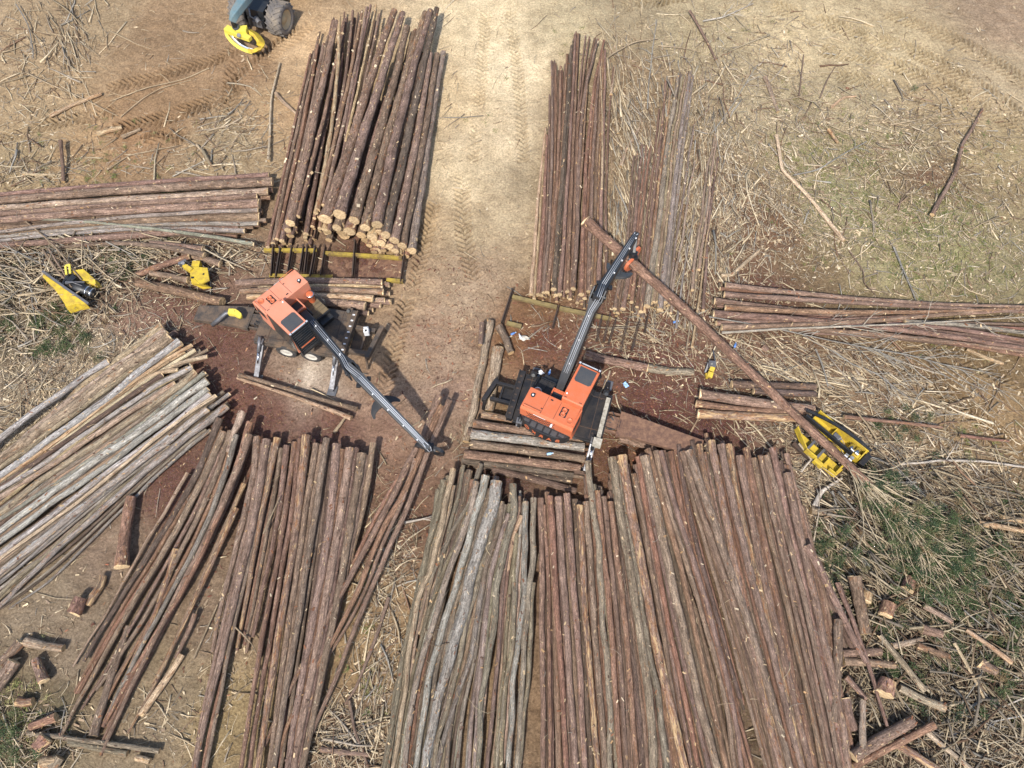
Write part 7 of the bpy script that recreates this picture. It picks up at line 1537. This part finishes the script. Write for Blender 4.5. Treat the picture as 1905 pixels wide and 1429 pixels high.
limb('branch', c_((1170, 338), (1350, 355), (1480, 385)), 2.4, 1.6, .12, .1, TAN, 'pale bowed stick right of the upper rows', 1)
limb('branch', c_((1400, 90), (1480, 210), (1550, 350)), 3.2, 2.4, .2, .15, BRN, 'dark straight branch at the top edge right of the road', 2)
limb('branch', c_((1500, 155), (1640, 130), (1700, 105), (1870, 25)), 3, 2, .2, .15, (.5, .45, .37), 'whitish forked branch near the top edge', 5)
limb('branch', c_((1440, 960), (1560, 985), (1700, 800), (1900, 480)), 2.2, 1.4, .15, .15, GREY, 'long thin curved branch right of the grey row', 5)
limb('branch', g_((1425, 465), (1250, 540), (1000, 600), (750, 690)), 2.2, 1.6, .1, .08, (.48, .37, .23), 'long tan forked branch across the tyre marks', 3, tl=1.2)
limb('branch', g_((820, 800), (960, 680), (1100, 600), (1300, 545)), 1.8, 1.2, .1, .08, (.48, .37, .23), 'thin tan stem below the forked branch on the tyre marks', 1)
limb('branch', g_((185, 500), (400, 600), (540, 660), (800, 790)), 2.6, 1.8, .15, .1, TAN, 'long bent branch across bare soil at the upper left', 4)
limb('branch', g_((110, 30), (190, 170), (225, 330), (225, 400)), 2.6, 1.6, .3, .2, GREY, 'grey hooked branch at the top left corner', 3)
limb('branch', g_((1410, 895), (1560, 850), (1650, 800)), 3.4, 2, .2, .15, (.5, .4, .27), 'pale branch lying on the straw heap by the tall pile', 4)
limb('branch', g_((1340, 985), (1400, 1060), (1445, 1140)), 4.5, 4, .15, .12, TAN, 'stout tan stick above the right end of the left stack')
limb('branch', g_((730, 1160), (880, 1060), (1000, 1035), (1230, 990)), 2.4, 1.6, .12, .1, TAN, 'thin pale stick lying above the left level stack', 2)
limb('branch', l_((30, 590), (250, 700), (440, 790), (580, 840)), 2.4, 1.4, .5, .3, GREY, 'grey branch pointing at the left delimber', 8)
limb('branch', l_((300, 620), (400, 760), (500, 880)), 4, 3, .6, .9, (.26, .19, .13), 'brown branch leaning into the left delimber')
limb('branch', l_((340, 610), (420, 740), (470, 830)), 4, 3, .6, .9, (.24, .17, .12), 'second brown branch leaning into the left delimber, close beside the first')
limb('branch', l_((130, 380), (300, 520), (430, 650), (570, 830)), 3.2, 3, .6, .9, (.28, .21, .14), 'long bent branch leaning over the top of the left delimber', 3)
limb('branch', l_((160, 1020), (300, 985), (430, 960)), 6, 6, .2, .2, TAN, 'tan stem pushed under the left delimber')
limb('branch', l_((210, 840), (225, 1000), (270, 1200)), 2.4, 1.6, .3, .2, GREY, 'thin grey upright stick left of the chip heap', 2)
limb('branch', l_((870, 850), (930, 930), (985, 1040)), 3, 2, .3, .2, TAN, 'tan branch between the left delimber and the lone reddish log', 4)
limb('branch', [(622, 805), (640, 780), (650, 768)], 7, 3, .15, .2, TAN, 'splintered slab below the two logs under the left loader')
limb('branch', [(760, 797), (780, 785), (795, 765)], 2.4, 2, .3, .5, TAN, 'thin tan stick touching the bundle above the grapple')
limb('branch', [(753, 972), (790, 965), (806, 960)], 4.5, 3, .2, .2, WHT, 'pale splinter right of the held bundle', 2)
limb('branch', [(490, 993), (505, 960), (520, 925)], 3, 2, .9, .9, TAN, 'tan stick lying across the fan of logs')
limb('branch', [(433, 1162), (470, 1200), (484, 1240), (492, 1300)], 3, 2, .5, .4, TAN, 'forked tan branch over the fan\'s lower end', 2)
limb('branch', [(361, 1225), (385, 1170), (405, 1125)], 4, 3, .12, .1, TAN, 'straight tan stick between the strip and the fan')
limb('branch', [(415, 1320), (440, 1290), (466, 1270)], 2.6, 1.8, .1, .1, TAN, 'tan stick below the fan\'s left logs', 1)
limb('branch', [(1095, 760), (1115, 735), (1130, 705), (1135, 690)], 2.6, 3.6, .2, .3, (.46, .36, .24), 'torn pale branch right of the right loader')
limb('branch', [(1150, 612), (1200, 620), (1230, 640)], 2.4, 3.4, .15, .12, TAN, 'bowed stick with a pale torn tip on the bark', 1)
limb('branch', [(842, 842), (865, 818), (878, 806)], 2, 1.4, .15, .3, TAN, 'thin twig by the left end of the short pile', 3)

# crown of the held tree: limbs folded back along the stem, with green needles
m = MB(); nv, nf, nc = [], [], []
pts, q, l = resample(held, .2)
crown_loc = np.array(tr.location); tips = []
for k in range(150):
    f = RNG.uniform(.0, 1.0) ** .8; b0 = np.array(P(1570, 858, 1.25)) * (1 - f) + np.array(P(1712, 998, .75)) * f
    a = math.atan2(ddir[1], ddir[0]) + RNG.normal(-.05, .34); l = RNG.uniform(1.2, 4.6) * (1 - .25 * f); b0 = b0 + np.array([RNG.normal(0, .16), RNG.normal(0, .16), RNG.normal(0, .12)])
    p = [b0]; bend = RNG.normal(0, .09)
    for j in range(5):
        a += bend + RNG.normal(0, .05); p.append(np.array([p[-1][0] + math.cos(a) * l / 5, p[-1][1] + math.sin(a) * l / 5, max(.22, p[-1][2] * .96 + RNG.normal(.02, .07))]))
    m.tube(p, RNG.uniform(.022, .042), 5, .010)
    for j in range(2):
        i = RNG.integers(2, 5); a3 = a + RNG.choice([-1, 1]) * RNG.uniform(.3, .8); l3 = l * RNG.uniform(.15, .35); e_ = p[i] + np.array([math.cos(a3) * l3, math.sin(a3) * l3, RNG.normal(.05, .1)]); m.tube([p[i], (p[i] + e_) / 2 + RNG.normal(0, .03, 3), e_], .014, 4, .006); tips.append(e_)
    tips.append(p[-1]); tips.append(p[-2])
m.v = [tuple(np.array(v)) for v in m.v]
cr = m.build('branches', DEBRIS, tr, None, 0, tr); add_attrs(cr.data, tint=(np.array([(.40, .33, .22)]) * RNG.uniform(.6, 1.25, (len(cr.data.vertices), 1))))
def needles(centres, n_each, ln, spread):
    c = np.repeat(centres, n_each, 0); n = len(c); a = RNG.uniform(0, 2 * PI, n); el = RNG.normal(.25, .45, n); l = ln * RNG.uniform(.5, 1.3, n)
    c = c + RNG.normal(0, spread, (n, 3)) * np.array([1, 1, .4]); c[:, 2] = np.maximum(c[:, 2], .04)
    t = c + np.stack([np.cos(a) * np.cos(el) * l, np.sin(a) * np.cos(el) * l, np.sin(el) * l], 1); w_ = np.stack([-np.sin(a), np.cos(a), 0 * a], 1) * .017
    V = np.stack([c - w_, c + w_, t], 1).reshape(-1, 3); return V, np.arange(n * 3).reshape(-1, 3)
tips = np.array([t for t in tips if RNG.random() < .6]); V, F = needles(tips, 46, .15, .10)
g = np.array([(.048, .070, .026), (.075, .090, .036), (.034, .052, .024), (.13, .115, .055), (.16, .11, .055)]); C = np.repeat(g[RNG.choice(5, len(tips), p=[.3, .25, .25, .12, .08])].repeat(46, 0) * RNG.uniform(.7, 1.3, (len(F), 1)), 3, 0)
me = np_mesh('needles', V - np.array(tr.location), F, [LEAF], tint=C); o = bpy.data.objects.new('needles', me); COL.objects.link(o); o.parent = tr
# green pine slash and grass on the ground
GN = [(1640, 960, 70, 70, .7), (1700, 1040, 90, 80, .9), (1780, 1110, 130, 100, 1.0), (1870, 1150, 80, 110, 1.0), (1560, 1000, 35, 70, .9), (1850, 1250, 90, 60, .5), (1700, 790, 50, 22, .9), (1650, 1180, 50, 50, .5), (1840, 1050, 60, 50, .6), (1800, 1250, 80, 70, .5),
      (100, 620, 80, 45, 1.2), (20, 640, 50, 40, 1.2), (60, 470, 70, 45, 1.0), (215, 485, 60, 25, 1.6), (40, 555, 50, 40, .7), (330, 360, 30, 14, .8), (40, 1370, 50, 40, 1.0), (1460, 770, 20, 10, .3), (1690, 170, 10, 6, .5)]
N = 30000; qx, qy = RNG.uniform(-60, 1980, N), RNG.uniform(-60, 1500, N); kp = RNG.random(N) < np.clip(density(qx, qy, GN) * .85 * (fbm(qx * .02, qy * .02, 1.0, 3, 12) > .43), 0, .8); qx, qy = qx[kp], qy[kp]; gx, gy = px_to_ground(qx, qy); n = len(gx)
cz = base_h(gx, gy) + .05 + RNG.random(n) * np.where(qy > 850, .5, .25); V, F = needles(np.stack([gx, gy, cz], 1), 44, .15, .12)
C = np.repeat(g[RNG.choice(5, n, p=[.3, .25, .25, .12, .08])].repeat(44, 0) * RNG.uniform(.65, 1.3, (len(F), 1)), 3, 0); stuff('pine_needles', V, F, C, LEAF, 'green pine tips and needles caught in the slash', 'pine needles'); print('needle clumps', n)
GR = [(1560, 290, 90, 55, 1.0), (1520, 380, 60, 50, .7), (1650, 400, 110, 80, 1.0), (1800, 400, 90, 100, .8), (1700, 500, 160, 50, .9), (1850, 650, 80, 50, .4), (1400, 50, 40, 30, .3), (1500, 180, 40, 30, .4), (910, 190, 25, 50, .3), (1080, 75, 30, 40, .4), (200, 270, 100, 40, .3), (120, 330, 120, 25, .8), (1800, 830, 80, 60, .3), (1870, 1000, 60, 50, .5), (30, 1300, 60, 60, .4), (690, 1200, 40, 100, .3)]
N = 40000; qx, qy = RNG.uniform(-60, 1980, N), RNG.uniform(-60, 1500, N); kp = RNG.random(N) < np.clip(density(qx, qy, GR) * .8 * (fbm(qx * .015, qy * .015, 1.0, 3, 33) > .43), 0, .8); qx, qy = qx[kp], qy[kp]; gx, gy = px_to_ground(qx, qy); n = len(gx)
V, F = needles(np.stack([gx, gy, base_h(gx, gy) + .02], 1), 14, .15, .09); gg = np.array([(.17, .17, .055), (.22, .20, .075), (.12, .145, .045), (.28, .25, .11)])
C = np.repeat(gg[RNG.integers(0, 4, n)].repeat(14, 0) * RNG.uniform(.7, 1.2, (len(F), 1)), 3, 0); stuff('grass', V, F, C, LEAF, 'thin olive grass sprouting between the dry slash', 'grass'); print('grass', n)
